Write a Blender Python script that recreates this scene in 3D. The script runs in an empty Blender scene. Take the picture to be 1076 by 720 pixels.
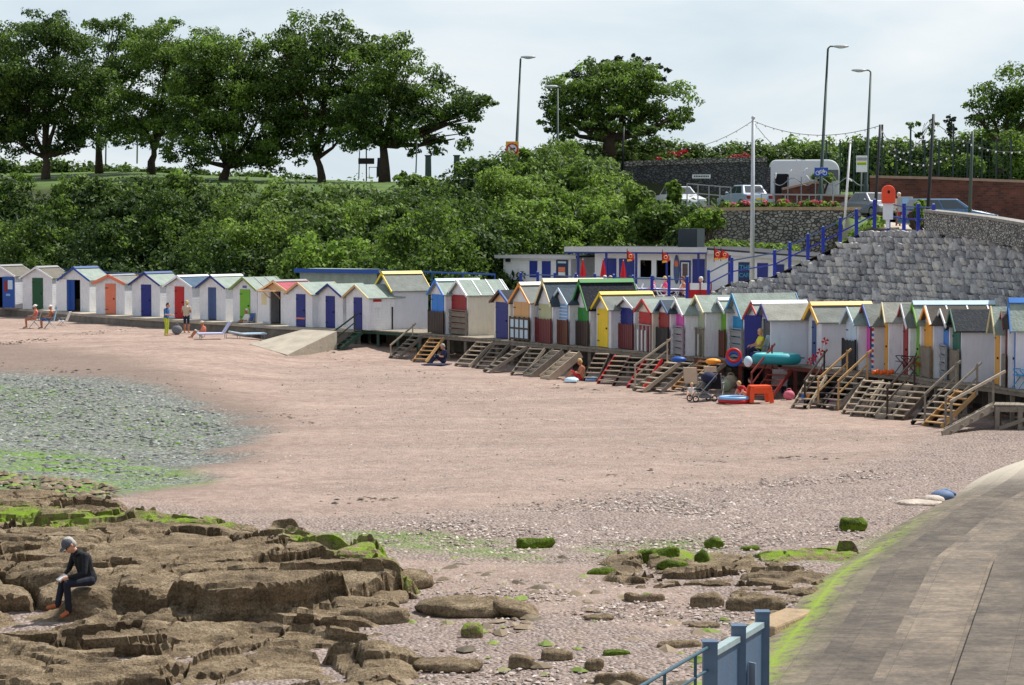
import bpy, math, random
import numpy as np
from mathutils import Vector, Matrix
random.seed(7)
R = math.radians
SC = bpy.context.scene
COL = SC.collection
EYE = 5.5; F = 2400.0; K = F/1700.0; CX = 538.0; CY = 360.0; HZ = 228.0
PITCH = math.atan((CY-HZ)/F)
CP, SP = math.cos(PITCH), math.sin(PITCH)

# ---------- placing: a picture position and a distance (or height) gives a world point
def ray(px, py):
    dx = (px-CX)/F; dy = (CY-py)/F
    return Vector((dx, CP+dy*SP, -SP+dy*CP))
def W(px, py, D):
    r = ray(px, py); t = D/r.y
    return Vector((r.x*t, D, EYE+r.z*t))
def G(px, py, z):
    r = ray(px, py); t = (z-EYE)/r.z
    return Vector((r.x*t, r.y*t, z))

ROWPX = [(-400,300),(-60,318),(0,322),(45,325),(100,330),(175,334.5),(245,338.5),(303,342.5),(364,345.5),(396,345.5),(452,349),(473,351),(519,354.5),(566,359),(605,361.5),
         (650,365.5),(692,369.5),(727,372.5),(765,375),(798,379),(848,383),(889,386.5),(929,389),(958,392),(987,396),(1001,399),(1044,403),(1063,405),(1200,425)]
ROW = [G(x, y, 0) for x, y in ROWPX]
RX = np.array([p.x for p in ROW]); RY = np.array([p.y for p in ROW])
def drow(px): return float(np.interp(px, [a for a, b in ROWPX], RY))
def row_dist(X, Y):
    """signed distance from the row of huts, positive towards the sea; numpy"""
    X = np.asarray(X, float); Y = np.asarray(Y, float)
    best = np.full(X.shape, 1e9); sgn = np.ones(X.shape)
    for i in range(len(RX)-1):
        ax, ay, bx, by = RX[i], RY[i], RX[i+1], RY[i+1]
        ex, ey = bx-ax, by-ay; L = ex*ex+ey*ey
        t = np.clip(((X-ax)*ex+(Y-ay)*ey)/L, 0, 1)
        dx, dy = X-(ax+t*ex), Y-(ay+t*ey)
        d = np.sqrt(dx*dx+dy*dy)
        c = ex*dy-ey*dx
        m = d < best
        best = np.where(m, d, best); sgn = np.where(m, np.where(c > 0, -1.0, 1.0), sgn)
    return best*sgn
def sand_z(X, Y):
    X = np.asarray(X, float); Y = np.asarray(Y, float)
    d = row_dist(X, Y)
    k = np.clip((X+15)/6.0, 0, 1); k = k*k*(3-2*k)
    base = -0.5+(-0.6)*k
    dd = np.clip(d, 0, 85)
    bump = .42*np.exp(-(((X+8.2)/3.3)**2+((Y-112.5)/3.4)**2))
    return base-0.0118*dd-(1-k)*.55*np.clip((d-8)/40, 0, 1)+bump
def S(px, py):
    """where the view through (px,py) meets the sand"""
    z = -1.1
    for _ in range(12):
        p = G(px, py, z); z = float(sand_z(np.array([p.x]), np.array([p.y]))[0])
    return Vector((p.x, p.y, z))

# ---------- numpy noise
def _h(ix, iy, s):
    n = (ix.astype(np.int64)*374761393 + iy.astype(np.int64)*668265263 + s*982451653) & 0xffffffff
    n = ((n ^ (n >> 13))*1274126177) & 0xffffffff
    n = (n ^ (n >> 16)) & 0xffffffff
    n = (n*2246822519) & 0xffffffff
    n = n ^ (n >> 15)
    return (n & 0xffffff)/float(0xffffff)
def vn(x, y, s=0):
    ix = np.floor(x); iy = np.floor(y); fx = x-ix; fy = y-iy
    fx = fx*fx*(3-2*fx); fy = fy*fy*(3-2*fy)
    a = _h(ix, iy, s); b = _h(ix+1, iy, s); c = _h(ix, iy+1, s); d = _h(ix+1, iy+1, s)
    return (a*(1-fx)+b*fx)*(1-fy)+(c*(1-fx)+d*fx)*fy
def fbm(x, y, s=0, o=4):
    r = 0; a = .5; n = 0
    for i in range(o):
        r = r+a*vn(x, y, s+i*17); n += a; a *= .5; x = x*2.03+3.1; y = y*2.03+1.7
    return r/n
def voro(x, y, s=0, jit=.9):
    ix = np.floor(x); iy = np.floor(y)
    f1 = np.full(x.shape, 9.0); f2 = np.full(x.shape, 9.0)
    cx = np.zeros(x.shape); cy = np.zeros(x.shape); idd = np.zeros(x.shape)
    for i in (-1, 0, 1):
        for j in (-1, 0, 1):
            gx = ix+i; gy = iy+j
            px = gx+.5+(_h(gx, gy, s)-.5)*jit; py = gy+.5+(_h(gx, gy, s+5)-.5)*jit
            d = np.hypot(px-x, py-y)
            m = d < f1
            f2 = np.where(m, f1, np.minimum(f2, d))
            cx = np.where(m, px, cx); cy = np.where(m, py, cy); idd = np.where(m, _h(gx, gy, s+9), idd)
            f1 = np.where(m, d, f1)
    return f1, f2, cx, cy, idd
def inpoly(X, Y, P):
    r = np.zeros(X.shape, bool); n = len(P)
    for i in range(n):
        x1, y1 = P[i]; x2, y2 = P[(i+1) % n]
        if y1 == y2: continue
        c = ((y1 > Y) != (y2 > Y)) & (X < (x2-x1)*(Y-y1)/(y2-y1)+x1)
        r ^= c
    return r
def polydist(X, Y, P):
    """signed distance, positive inside"""
    best = np.full(X.shape, 1e9); n = len(P)
    for i in range(n):
        ax, ay = P[i]; bx, by = P[(i+1) % n]; ex, ey = bx-ax, by-ay
        t = np.clip(((X-ax)*ex+(Y-ay)*ey)/(ex*ex+ey*ey+1e-9), 0, 1)
        best = np.minimum(best, np.hypot(X-ax-t*ex, Y-ay-t*ey))
    return np.where(inpoly(X, Y, P), best, -best)
def sstep(a, b, x):
    t = np.clip((x-a)/(b-a), 0, 1); return t*t*(3-2*t)

# ---------- materials
def C(r, g, b):
    f = lambda v: (v/255/12.92) if v/255 <= .04045 else ((v/255+.055)/1.055)**2.4
    return (f(r), f(g), f(b), 1)
MATS = {}
def nt(m):
    m.use_nodes = True
    t = m.node_tree; t.nodes.clear()
    return t, t.nodes.new, t.links.new
def paint(key, col, rough=.6, var=.18, scale=3.0, bump=.0, bscale=20, metal=0.0, boards=0, spec=.4, dirt=0.0, bdir='Z'):
    """weathered surface: colour varies with noise, optional board lines cut as bump"""
    if key in MATS: return MATS[key]
    m = bpy.data.materials.new(key); t, N, L = nt(m)
    out = N('ShaderNodeOutputMaterial'); b = N('ShaderNodeBsdfPrincipled'); L(b.outputs[0], out.inputs[0])
    tc = N('ShaderNodeTexCoord')
    n = N('ShaderNodeTexNoise'); n.inputs['Scale'].default_value = scale; n.inputs['Detail'].default_value = 6; n.inputs['Roughness'].default_value = .6
    L(tc.outputs['Object'], n.inputs['Vector'])
    cr = N('ShaderNodeValToRGB'); L(n.outputs[0], cr.inputs[0])
    cr.color_ramp.elements[0].position = .3; cr.color_ramp.elements[1].position = .72
    lo = [c*(1-var) for c in col[:3]]; hi = [min(1, c*(1+var*.6)) for c in col[:3]]
    cr.color_ramp.elements[0].color = (*lo, 1); cr.color_ramp.elements[1].color = (*hi, 1)
    last = cr.outputs[0]
    if dirt:
        mp = N('ShaderNodeMapping'); mp.inputs['Scale'].default_value = (9, 9, 1.2); L(tc.outputs['Object'], mp.inputs[0])
        n2 = N('ShaderNodeTexNoise'); n2.inputs['Scale'].default_value = 1.6; n2.inputs['Detail'].default_value = 5; L(mp.outputs[0], n2.inputs['Vector'])
        r2 = N('ShaderNodeValToRGB'); r2.color_ramp.elements[0].position = .5; r2.color_ramp.elements[1].position = .78; L(n2.outputs[0], r2.inputs[0])
        mx = N('ShaderNodeMix'); mx.data_type = 'RGBA'; mx.inputs[7].default_value = (.19, .16, .11, 1)
        ml = N('ShaderNodeMath'); ml.operation = 'MULTIPLY'; ml.inputs[1].default_value = dirt; L(r2.outputs[0], ml.inputs[0])
        L(ml.outputs[0], mx.inputs[0]); L(last, mx.inputs[6]); last = mx.outputs[2]
    L(last, b.inputs['Base Color'])
    b.inputs['Roughness'].default_value = rough; b.inputs['Metallic'].default_value = metal
    b.inputs['Specular IOR Level'].default_value = spec
    h = None
    if boards:
        wv = N('ShaderNodeTexWave'); wv.wave_profile = 'SAW'; wv.bands_direction = bdir; wv.inputs['Scale'].default_value = boards
        L(tc.outputs['Object'], wv.inputs['Vector']); h = wv.outputs['Fac']
        bp = N('ShaderNodeBump'); bp.inputs['Strength'].default_value = .55; bp.inputs['Distance'].default_value = .03; L(h, bp.inputs['Height'])
        L(bp.outputs[0], b.inputs['Normal'])
    elif bump:
        n3 = N('ShaderNodeTexNoise'); n3.inputs['Scale'].default_value = bscale; n3.inputs['Detail'].default_value = 5; L(tc.outputs['Object'], n3.inputs['Vector'])
        bp = N('ShaderNodeBump'); bp.inputs['Strength'].default_value = bump; bp.inputs['Distance'].default_value = .05; L(n3.outputs[0], bp.inputs['Height'])
        L(bp.outputs[0], b.inputs['Normal'])
    MATS[key] = m
    return m
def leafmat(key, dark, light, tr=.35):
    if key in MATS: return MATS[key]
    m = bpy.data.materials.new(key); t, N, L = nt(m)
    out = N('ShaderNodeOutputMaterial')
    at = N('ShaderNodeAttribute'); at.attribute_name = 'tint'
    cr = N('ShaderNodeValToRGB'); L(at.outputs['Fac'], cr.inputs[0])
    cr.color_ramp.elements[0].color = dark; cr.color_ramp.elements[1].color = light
    d = N('ShaderNodeBsdfPrincipled'); d.inputs['Roughness'].default_value = .55; d.inputs['Specular IOR Level'].default_value = .35; L(cr.outputs[0], d.inputs['Base Color'])
    tl = N('ShaderNodeBsdfTranslucent'); L(cr.outputs[0], tl.inputs[0])
    mx = N('ShaderNodeMixShader'); mx.inputs[0].default_value = tr; L(d.outputs[0], mx.inputs[1]); L(tl.outputs[0], mx.inputs[2]); L(mx.outputs[0], out.inputs[0])
    MATS[key] = m
    return m
def glass(key='window_glass', col=(.03, .04, .05, 1), rough=.08):
    if key in MATS: return MATS[key]
    m = bpy.data.materials.new(key); t, N, L = nt(m)
    out = N('ShaderNodeOutputMaterial'); b = N('ShaderNodeBsdfPrincipled'); L(b.outputs[0], out.inputs[0])
    b.inputs['Base Color'].default_value = col; b.inputs['Roughness'].default_value = rough; b.inputs['Specular IOR Level'].default_value = .9
    MATS[key] = m
    return m

# ---------- mesh building
def tag(o, label=None, cat=None, group=None, kind=None):
    if label: o['label'] = label
    if cat: o['category'] = cat
    if group: o['group'] = group
    if kind: o['kind'] = kind
    return o
def empty(name, loc, rz=0.0, label=None, cat=None, group=None):
    o = bpy.data.objects.new(name, None); COL.objects.link(o)
    o.location = loc; o.rotation_euler = (0, 0, rz); o.empty_display_size = .2
    return tag(o, label, cat, group)
class MB:
    def __init__(s): s.v = []; s.f = []; s.m = []
    def add(s, vs, fs, mi=0):
        b = len(s.v); s.v += [tuple(v) for v in vs]
        for f in fs: s.f.append(tuple(b+i for i in f)); s.m.append(mi)
        return s
    def box(s, c, size, M=None, mi=0, taper=1.0):
        x, y, z = size[0]/2, size[1]/2, size[2]/2
        vs = [Vector((a*x*(taper if k > 0 else 1), b*y*(taper if k > 0 else 1), k*z)) for k in (-1, 1) for a, b in ((-1, -1), (1, -1), (1, 1), (-1, 1))]
        if M is not None: vs = [M @ v for v in vs]
        vs = [v+Vector(c) for v in vs]
        return s.add(vs, [(3, 2, 1, 0), (4, 5, 6, 7), (0, 1, 5, 4), (1, 2, 6, 5), (2, 3, 7, 6), (3, 0, 4, 7)], mi)
    def bb(s, x0, x1, y0, y1, z0, z1, mi=0): return s.box(((x0+x1)/2, (y0+y1)/2, (z0+z1)/2), (abs(x1-x0), abs(y1-y0), abs(z1-z0)), mi=mi)
    def bar(s, a, b, w, h=None, up=(0, 0, 1), mi=0):
        """rectangular bar from a to b: w across, h in the up sense"""
        a = Vector(a); b = Vector(b); h = h or w; d = b-a; L = d.length
        if L < 1e-6: return s
        d.normalize(); u = Vector(up)
        if abs(d.dot(u)) > .98: u = Vector((1, 0, 0))
        sd = d.cross(u).normalized(); u = sd.cross(d).normalized()
        M = Matrix((sd, d, u)).transposed()
        return s.box((a+b)/2, (w, L, h), M, mi)
    def tube(s, pts, r, n=8, mi=0, cap=True):
        pts = [Vector(p) for p in pts]
        rs = r if isinstance(r, (list, tuple)) else [r]*len(pts)
        vs = []; fs = []
        for i, p in enumerate(pts):
            d = (pts[min(i+1, len(pts)-1)]-pts[max(i-1, 0)])
            if d.length < 1e-9: d = Vector((0, 0, 1))
            d.normalize(); u = Vector((0, 0, 1)) if abs(d.z) < .9 else Vector((1, 0, 0))
            a = d.cross(u).normalized(); b = d.cross(a).normalized()
            for k in range(n):
                t = 2*math.pi*k/n; vs.append(p+(a*math.cos(t)+b*math.sin(t))*rs[i])
        for i in range(len(pts)-1):
            for k in range(n):
                k2 = (k+1) % n; fs.append((i*n+k, i*n+k2, (i+1)*n+k2, (i+1)*n+k))
        if cap:
            fs.append(tuple(range(n-1, -1, -1))); fs.append(tuple((len(pts)-1)*n+k for k in range(n)))
        return s.add(vs, fs, mi)
    def sph(s, c, r, n=12, k=7, mi=0, M=None):
        r = r if isinstance(r, (tuple, list)) else (r, r, r); c = Vector(c)
        vs = []; fs = []
        for i in range(1, k):
            ph = math.pi*i/k
            for j in range(n):
                th = 2*math.pi*j/n; v = Vector((r[0]*math.sin(ph)*math.cos(th), r[1]*math.sin(ph)*math.sin(th), r[2]*math.cos(ph)))
                if M is not None: v = M @ v
                vs.append(c+v)
        t = Vector((0, 0, r[2])); bt = Vector((0, 0, -r[2]))
        if M is not None: t = M @ t; bt = M @ bt
        vs += [c+t, c+bt]; T = len(vs)-2; B = T+1
        for i in range(k-2):
            for j in range(n):
                j2 = (j+1) % n; fs.append((i*n+j, (i+1)*n+j, (i+1)*n+j2, i*n+j2))
        for j in range(n):
            j2 = (j+1) % n; fs.append((T, j, j2)); fs.append((B, (k-2)*n+j2, (k-2)*n+j))
        return s.add(vs, fs, mi)
    def prism(s, poly, y0, y1, mi=0, axis='y'):
        """poly of (a,b) extruded along an axis: y -> (a,t,b), x -> (t,a,b), z -> (a,b,t)"""
        f = {'y': lambda a, b, t: (a, t, b), 'x': lambda a, b, t: (t, a, b), 'z': lambda a, b, t: (a, b, t)}[axis]
        n = len(poly); vs = [f(a, b, y0) for a, b in poly]+[f(a, b, y1) for a, b in poly]
        fs = [tuple(range(n)), tuple(range(2*n-1, n-1, -1))]+[(i, n+i, n+(i+1) % n, (i+1) % n) for i in range(n)]
        return s.add(vs, fs, mi)
    def torus(s, c, R0, r0, n=28, k=10, mi=0, M=None):
        vs = []; fs = []; c = Vector(c)
        for i in range(n):
            a = 2*math.pi*i/n
            for j in range(k):
                b = 2*math.pi*j/k; v = Vector(((R0+r0*math.cos(b))*math.cos(a), (R0+r0*math.cos(b))*math.sin(a), r0*math.sin(b)))
                if M is not None: v = M @ v
                vs.append(c+v)
        for i in range(n):
            for j in range(k):
                fs.append((i*k+j, ((i+1) % n)*k+j, ((i+1) % n)*k+(j+1) % k, i*k+(j+1) % k))
        return s.add(vs, fs, mi)
    def build(s, name, mats, parent=None, off=None, smooth=False, bevel=0, inv=None):
        vs = s.v
        if inv is not None: vs = [tuple(inv @ Vector(v)) for v in vs]
        elif off is not None: vs = [(v[0]-off[0], v[1]-off[1], v[2]-off[2]) for v in vs]
        me = bpy.data.meshes.new(name); me.from_pydata(vs, [], s.f); 
        if not isinstance(mats, (list, tuple)): mats = [mats]
        for m in mats: me.materials.append(m)
        if len(mats) > 1: me.polygons.foreach_set('material_index', s.m)
        fix_normals(me)
        if smooth: me.polygons.foreach_set('use_smooth', [True]*len(me.polygons))
        me.update()
        o = bpy.data.objects.new(name, me); COL.objects.link(o)
        if parent is not None: o.parent = parent
        if bevel:
            b = o.modifiers.new('edge', 'BEVEL'); b.width = bevel; b.segments = 2; b.limit_method = 'ANGLE'
        return o
def fix_normals(me):
    import bmesh
    bm = bmesh.new(); bm.from_mesh(me); bmesh.ops.recalc_face_normals(bm, faces=bm.faces); bm.to_mesh(me); bm.free()
def npmesh(name, V, Fc, mats, parent=None, attrs=None, smooth=False, matidx=None, uv=None):
    """V (n,3), Fc (m,k) arrays"""
    me = bpy.data.meshes.new(name); V = np.asarray(V, np.float32); Fc = np.asarray(Fc, np.int32); k = Fc.shape[1]
    me.vertices.add(len(V)); me.vertices.foreach_set('co', V.ravel())
    me.loops.add(Fc.size); me.loops.foreach_set('vertex_index', Fc.ravel())
    me.polygons.add(len(Fc)); me.polygons.foreach_set('loop_start', np.arange(0, Fc.size, k, dtype=np.int32))
    if attrs:
        for an, av in attrs.items():
            a = me.attributes.new(an, 'FLOAT', 'POINT'); a.data.foreach_set('value', np.asarray(av, np.float32))
    for m in (mats if isinstance(mats, (list, tuple)) else [mats]): me.materials.append(m)
    if matidx is not None: me.polygons.foreach_set('material_index', np.asarray(matidx, np.int32))
    me.update(calc_edges=True); me.validate()
    if uv is not None:
        ul = me.uv_layers.new(name='UVMap'); ul.data.foreach_set('uv', np.asarray(uv, np.float32)[Fc.ravel()].ravel())
    me.polygons.foreach_set('use_smooth', [smooth]*len(me.polygons))
    o = bpy.data.objects.new(name, me); COL.objects.link(o)
    if parent is not None: o.parent = parent
    return o
def grid_faces(nx, ny):
    i = np.arange(nx-1)[None, :]; j = np.arange(ny-1)[:, None]
    a = j*nx+i
    return np.stack([a, a+1, a+nx+1, a+nx], -1).reshape(-1, 4)
def wpoly(pts, z): return [(G(x, y, z).x, G(x, y, z).y) for x, y in pts]
# ================= camera, world, sun
cam = bpy.data.cameras.new('camera'); co = bpy.data.objects.new('camera', cam); COL.objects.link(co)
co.location = (0, 0, EYE); co.rotation_euler = (R(90)-PITCH, 0, 0)
cam.sensor_width = 36; cam.lens = 36*F/1076; cam.clip_end = 3000; cam.clip_start = .1
SC.camera = co
w = bpy.data.worlds.new("World"); SC.world = w; w.use_nodes = True
t = w.node_tree; t.nodes.clear(); N = t.nodes.new; L = t.links.new
SUN_AZ = math.atan2(.857, .514)   # from +Y towards +X
SUN_EL = R(57)
out = N('ShaderNodeOutputWorld'); bg = N('ShaderNodeBackground'); L(bg.outputs[0], out.inputs[0])
sky = N('ShaderNodeTexSky'); sky.sky_type = 'NISHITA'; sky.sun_disc = False; sky.sun_elevation = SUN_EL; sky.sun_rotation = SUN_AZ
sky.air_density = 1.0; sky.dust_density = 1.2; sky.ozone_density = 1.5
tc = N('ShaderNodeTexCoord'); mp = N('ShaderNodeMapping'); mp.inputs['Scale'].default_value = (3.4, 3.4, 9.5); mp.inputs['Location'].default_value = (2.35, .4, .3); L(tc.outputs['Generated'], mp.inputs[0])
n1 = N('ShaderNodeTexNoise'); n1.inputs['Scale'].default_value = 1.5; n1.inputs['Detail'].default_value = 7; n1.inputs['Roughness'].default_value = .5; n1.inputs['Distortion'].default_value = .3; L(mp.outputs[0], n1.inputs['Vector'])
cr = N('ShaderNodeValToRGB'); cr.color_ramp.elements[0].position = .33; cr.color_ramp.elements[1].position = .66; L(n1.outputs[0], cr.inputs[0])
cr.color_ramp.elements[0].color = (6.0, 7.4, 8.7, 1); cr.color_ramp.elements[1].color = (10.9, 11.0, 11.1, 1)
e = cr.color_ramp.elements.new(.49); e.color = (8.2, 9.2, 9.9, 1)
mx = N('ShaderNodeMix'); mx.data_type = 'RGBA'; sxy = N('ShaderNodeSeparateXYZ'); L(tc.outputs['Generated'], sxy.inputs[0]); mr = N('ShaderNodeMapRange'); mr.inputs[1].default_value = .1; mr.inputs[2].default_value = .6; mr.inputs[3].default_value = .88; mr.inputs[4].default_value = .42; L(sxy.outputs[2], mr.inputs[0]); L(mr.outputs[0], mx.inputs[0]); L(sky.outputs[0], mx.inputs[6]); L(cr.outputs[0], mx.inputs[7])
L(mx.outputs[2], bg.inputs[0]); bg.inputs[1].default_value = .078
sl = bpy.data.lights.new('sun', 'SUN'); sl.energy = 4.9; sl.angle = R(.55); sl.color = (1, .955, .88)
so = bpy.data.objects.new('sun', sl); COL.objects.link(so)
sd = Vector((math.cos(SUN_EL)*math.sin(SUN_AZ), math.cos(SUN_EL)*math.cos(SUN_AZ), math.sin(SUN_EL)))
so.rotation_euler = sd.to_track_quat('Z', 'Y').to_euler(); so.location = (30, 20, 60)
SC.view_settings.view_transform = 'Standard'; SC.view_settings.look = 'None'; SC.view_settings.gamma = 1; SC.view_settings.exposure = 0.3
SC.render.engine = 'CYCLES'

# ================= the beach
def sand_material():
    m = bpy.data.materials.new('beach_sand'); t, N, L = nt(m)
    out = N('ShaderNodeOutputMaterial'); b = N('ShaderNodeBsdfPrincipled'); L(b.outputs[0], out.inputs[0]); b.inputs['Specular IOR Level'].default_value = .2
    tc = N('ShaderNodeTexCoord')
    def noise(scale, det=6, rough=.6, vec=None, dist=0):
        n = N('ShaderNodeTexNoise'); n.inputs['Scale'].default_value = scale; n.inputs['Detail'].default_value = det; n.inputs['Roughness'].default_value = rough; n.inputs['Distortion'].default_value = dist
        L(vec or tc.outputs['Object'], n.inputs['Vector']); return n.outputs[0]
    def ramp(src, stops):
        c = N('ShaderNodeValToRGB'); L(src, c.inputs[0]); el = c.color_ramp.elements
        el[0].position, el[0].color = stops[0]; el[1].position, el[1].color = stops[-1]
        for p, col in stops[1:-1]: e = el.new(p); e.color = col
        return c.outputs[0]
    def mix(fac, a, c, mode='MIX'):
        x = N('ShaderNodeMix'); x.data_type = 'RGBA'; x.blend_type = mode
        if isinstance(fac, float): x.inputs[0].default_value = fac
        else: L(fac, x.inputs[0])
        for s_, i in ((a, 6), (c, 7)):
            if isinstance(s_, tuple): x.inputs[i].default_value = s_
            else: L(s_, x.inputs[i])
        return x.outputs[2]
    def attr(nm):
        a = N('ShaderNodeAttribute'); a.attribute_name = nm; return a.outputs['Fac']
    # dry pink sand
    mpg = N('ShaderNodeMapping'); mpg.inputs['Scale'].default_value = (.25, 1, 1); mpg.inputs['Rotation'].default_value = (0, 0, .35); L(tc.outputs['Object'], mpg.inputs[0])
    sand = ramp(noise(.55, 8, .65, mpg.outputs[0]), [(.3, C(131, 110, 98)), (.5, C(155, 132, 119)), (.72, C(175, 152, 138))])
    sand = mix(.28, sand, ramp(noise(2.2, 9, .78), [(.38, (.14, .1, .085, 1)), (.62, (.62, .5, .44, 1))]))
    # shingle: cell colours
    v = N('ShaderNodeTexVoronoi'); v.inputs['Scale'].default_value = 13; L(tc.outputs['Object'], v.inputs['Vector'])
    peb = ramp(v.outputs['Color'], [(.1, C(84, 76, 74)), (.45, C(140, 127, 121)), (.75, C(162, 148, 140)), (.95, C(208, 200, 194))])
    v2 = N('ShaderNodeTexVoronoi'); v2.inputs['Scale'].default_value = 26; L(tc.outputs['Object'], v2.inputs['Vector'])
    peb2 = ramp(v2.outputs['Color'], [(.1, C(98, 86, 80)), (.5, C(152, 132, 122)), (.9, C(190, 176, 168))])
    peb = mix(.5, peb, peb2)
    g = attr('gravel'); gn = N('ShaderNodeMath'); gn.operation = 'ADD'; L(g, gn.inputs[0])
    ms = N('ShaderNodeMath'); ms.operation = 'MULTIPLY_ADD'; ms.inputs[1].default_value = 1.3; ms.inputs[2].default_value = -.65; L(noise(1.3, 7, .7), ms.inputs[0]); L(ms.outputs[0], gn.inputs[1]); gn.use_clamp = True
    col = mix(gn.outputs[0], sand, peb)
    col = mix(attr('damp'), col, mix(.75, col, C(118, 103, 94)))
    wetc = ramp(v.outputs['Color'], [(.1, C(66, 70, 70)), (.45, C(106, 110, 107)), (.7, C(128, 130, 122)), (.95, C(172, 172, 162))])
    wetn = attr('wet'); wn = N('ShaderNodeMath'); wn.operation = 'ADD'; wn.use_clamp = True; L(wetn, wn.inputs[0])
    ms2 = N('ShaderNodeMath'); ms2.operation = 'MULTIPLY_ADD'; ms2.inputs[1].default_value = .7; ms2.inputs[2].default_value = -.35; L(noise(.8, 6, .65, mpg.outputs[0]), ms2.inputs[0]); L(ms2.outputs[0], wn.inputs[1])
    wsel = N('ShaderNodeMath'); wsel.operation = 'MULTIPLY'; L(wn.outputs[0], wsel.inputs[0]); 
    wcl = ramp(wetn, [(.02, (0, 0, 0, 1)), (.2, (1, 1, 1, 1))]); L(wcl, wsel.inputs[1])
    col = mix(wsel.outputs[0], col, wetc)
    ag = attr('algae'); an = N('ShaderNodeMath'); an.operation = 'MULTIPLY'; L(ag, an.inputs[0])
    L(ramp(noise(1.7, 8, .72, mpg.outputs[0]), [(.42, (0, 0, 0, 1)), (.58, (1, 1, 1, 1))]), an.inputs[1])
    col = mix(an.outputs[0], col, ramp(noise(9, 4), [(.3, C(66, 98, 40)), (.7, C(128, 160, 66))]))
    L(col, b.inputs['Base Color'])
    b.inputs['Roughness'].default_value = .85
    hs = noise(2.4, 9, .72); vv = N('ShaderNodeMath'); vv.operation = 'MULTIPLY'; L(v.outputs['Distance'], vv.inputs[0]); L(gn.outputs[0], vv.inputs[1])
    ad = N('ShaderNodeMath'); ad.operation = 'SUBTRACT'; L(hs, ad.inputs[0]); L(vv.outputs[0], ad.inputs[1])
    bp = N('ShaderNodeBump'); bp.inputs['Strength'].default_value = .8; bp.inputs['Distance'].default_value = .15; L(ad.outputs[0], bp.inputs['Height']); L(bp.outputs[0], b.inputs['Normal'])
    return m
xs = np.arange(-62, 44, .3); ys = np.concatenate([np.arange(10, 84, .3), np.arange(84, 185, .6)])
X, Y = np.meshgrid(xs, ys)
d = row_dist(X, Y)
Z = sand_z(X, Y)
Z += (fbm(X*.5, Y*.5, 3)-.5)*.12*sstep(1, 8, d)+(fbm(X*1.6, Y*1.6, 8, 3)-.5)*.07*sstep(.5, 3, d)
WET = wpoly([(-120, 402), (0, 402), (80, 406), (160, 418), (215, 430), (258, 442), (280, 454), (262, 468), (238, 486), (215, 505), (180, 514), (120, 520), (60, 530), (-160, 540)], -1.5)
wet = sstep(-.8, 1.2, polydist(X, Y, WET)+(fbm(X*.35, Y*.8, 21)-.5)*2.6)
ALG = wpoly([(-120, 478), (0, 478), (80, 480), (150, 485), (210, 497), (225, 512), (130, 519), (60, 535), (-160, 540)], -1.5)
alg = sstep(-.6, 1.0, polydist(X, Y, ALG))
ALG2 = wpoly([(-120, 412), (0, 414), (40, 419), (80, 424), (40, 430), (-120, 430)], -1.5)
alg = np.maximum(alg, sstep(-.5, .8, polydist(X, Y, ALG2))*.6)
ALG3 = wpoly([(60, 425), (230, 440), (235, 470), (150, 480), (-100, 470), (-100, 430)], -1.5)
alg = np.maximum(alg, sstep(-1, 2, polydist(X, Y, ALG3))*.16)
for pts in ([(330, 572), (460, 570), (560, 590), (560, 606), (470, 596), (340, 585)], [(610, 590), (740, 578), (770, 600), (640, 606)], [(780, 600), (900, 590), (950, 570), (960, 580), (900, 610)]):
    alg = np.maximum(alg, sstep(-.5, .5, polydist(X, Y, wpoly(pts, -1.7)))*.8)
Z -= .12*wet
GRV = wpoly([(100, 527), (330, 545), (500, 540), (700, 520), (850, 505), (980, 470), (1200, 440), (1300, 800), (-300, 900), (-100, 560)], -1.6)
grv = sstep(-1.5, 2.5, polydist(X, Y, GRV)+(fbm(X*.3, Y*.6, 31)-.5)*3)*.78
GR2 = wpoly([(330, 600), (500, 605), (640, 610), (760, 650), (700, 680), (480, 640)], -1.7)
grv = np.where(inpoly(X, Y, GR2), grv*.45, grv)
MID = wpoly([(280, 395), (420, 392), (700, 430), (960, 462), (1300, 470), (1300, 520), (800, 545), (300, 548), (230, 500), (290, 470), (310, 430)], -1.5)
grv = np.maximum(grv, .32*sstep(-3, 4, polydist(X, Y, MID)+(fbm(X*.15, Y*.4, 33)-.5)*5))
DMP = wpoly([(-120, 372), (0, 376), (100, 384), (200, 402), (275, 424), (312, 450), (290, 480), (235, 505), (215, 520), (120, 524), (-160, 545)], -1.5)
damp = sstep(-1.0, 2.5, polydist(X, Y, DMP)+(fbm(X*.2, Y*.5, 35)-.5)*3)
V = np.stack([X, Y, Z], -1).reshape(-1, 3)
beach = npmesh('beach', V, grid_faces(len(xs), len(ys)), sand_material(), smooth=True, attrs={'gravel': grv.ravel(), 'wet': wet.ravel(), 'algae': alg.ravel(), 'damp': damp.ravel()})
tag(beach, 'pink sand and grey shingle beach of the cove', kind='structure')
# ground sheet reaching far out, under everything
mb = MB(); mb.add([(-900, -300, -3.2), (900, -300, -3.2), (900, 1200, -3.2), (-900, 1200, -3.2)], [(0, 1, 2, 3)])
tag(mb.build('ground', paint('far_ground', C(150, 130, 110), .9)), kind='structure')

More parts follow.
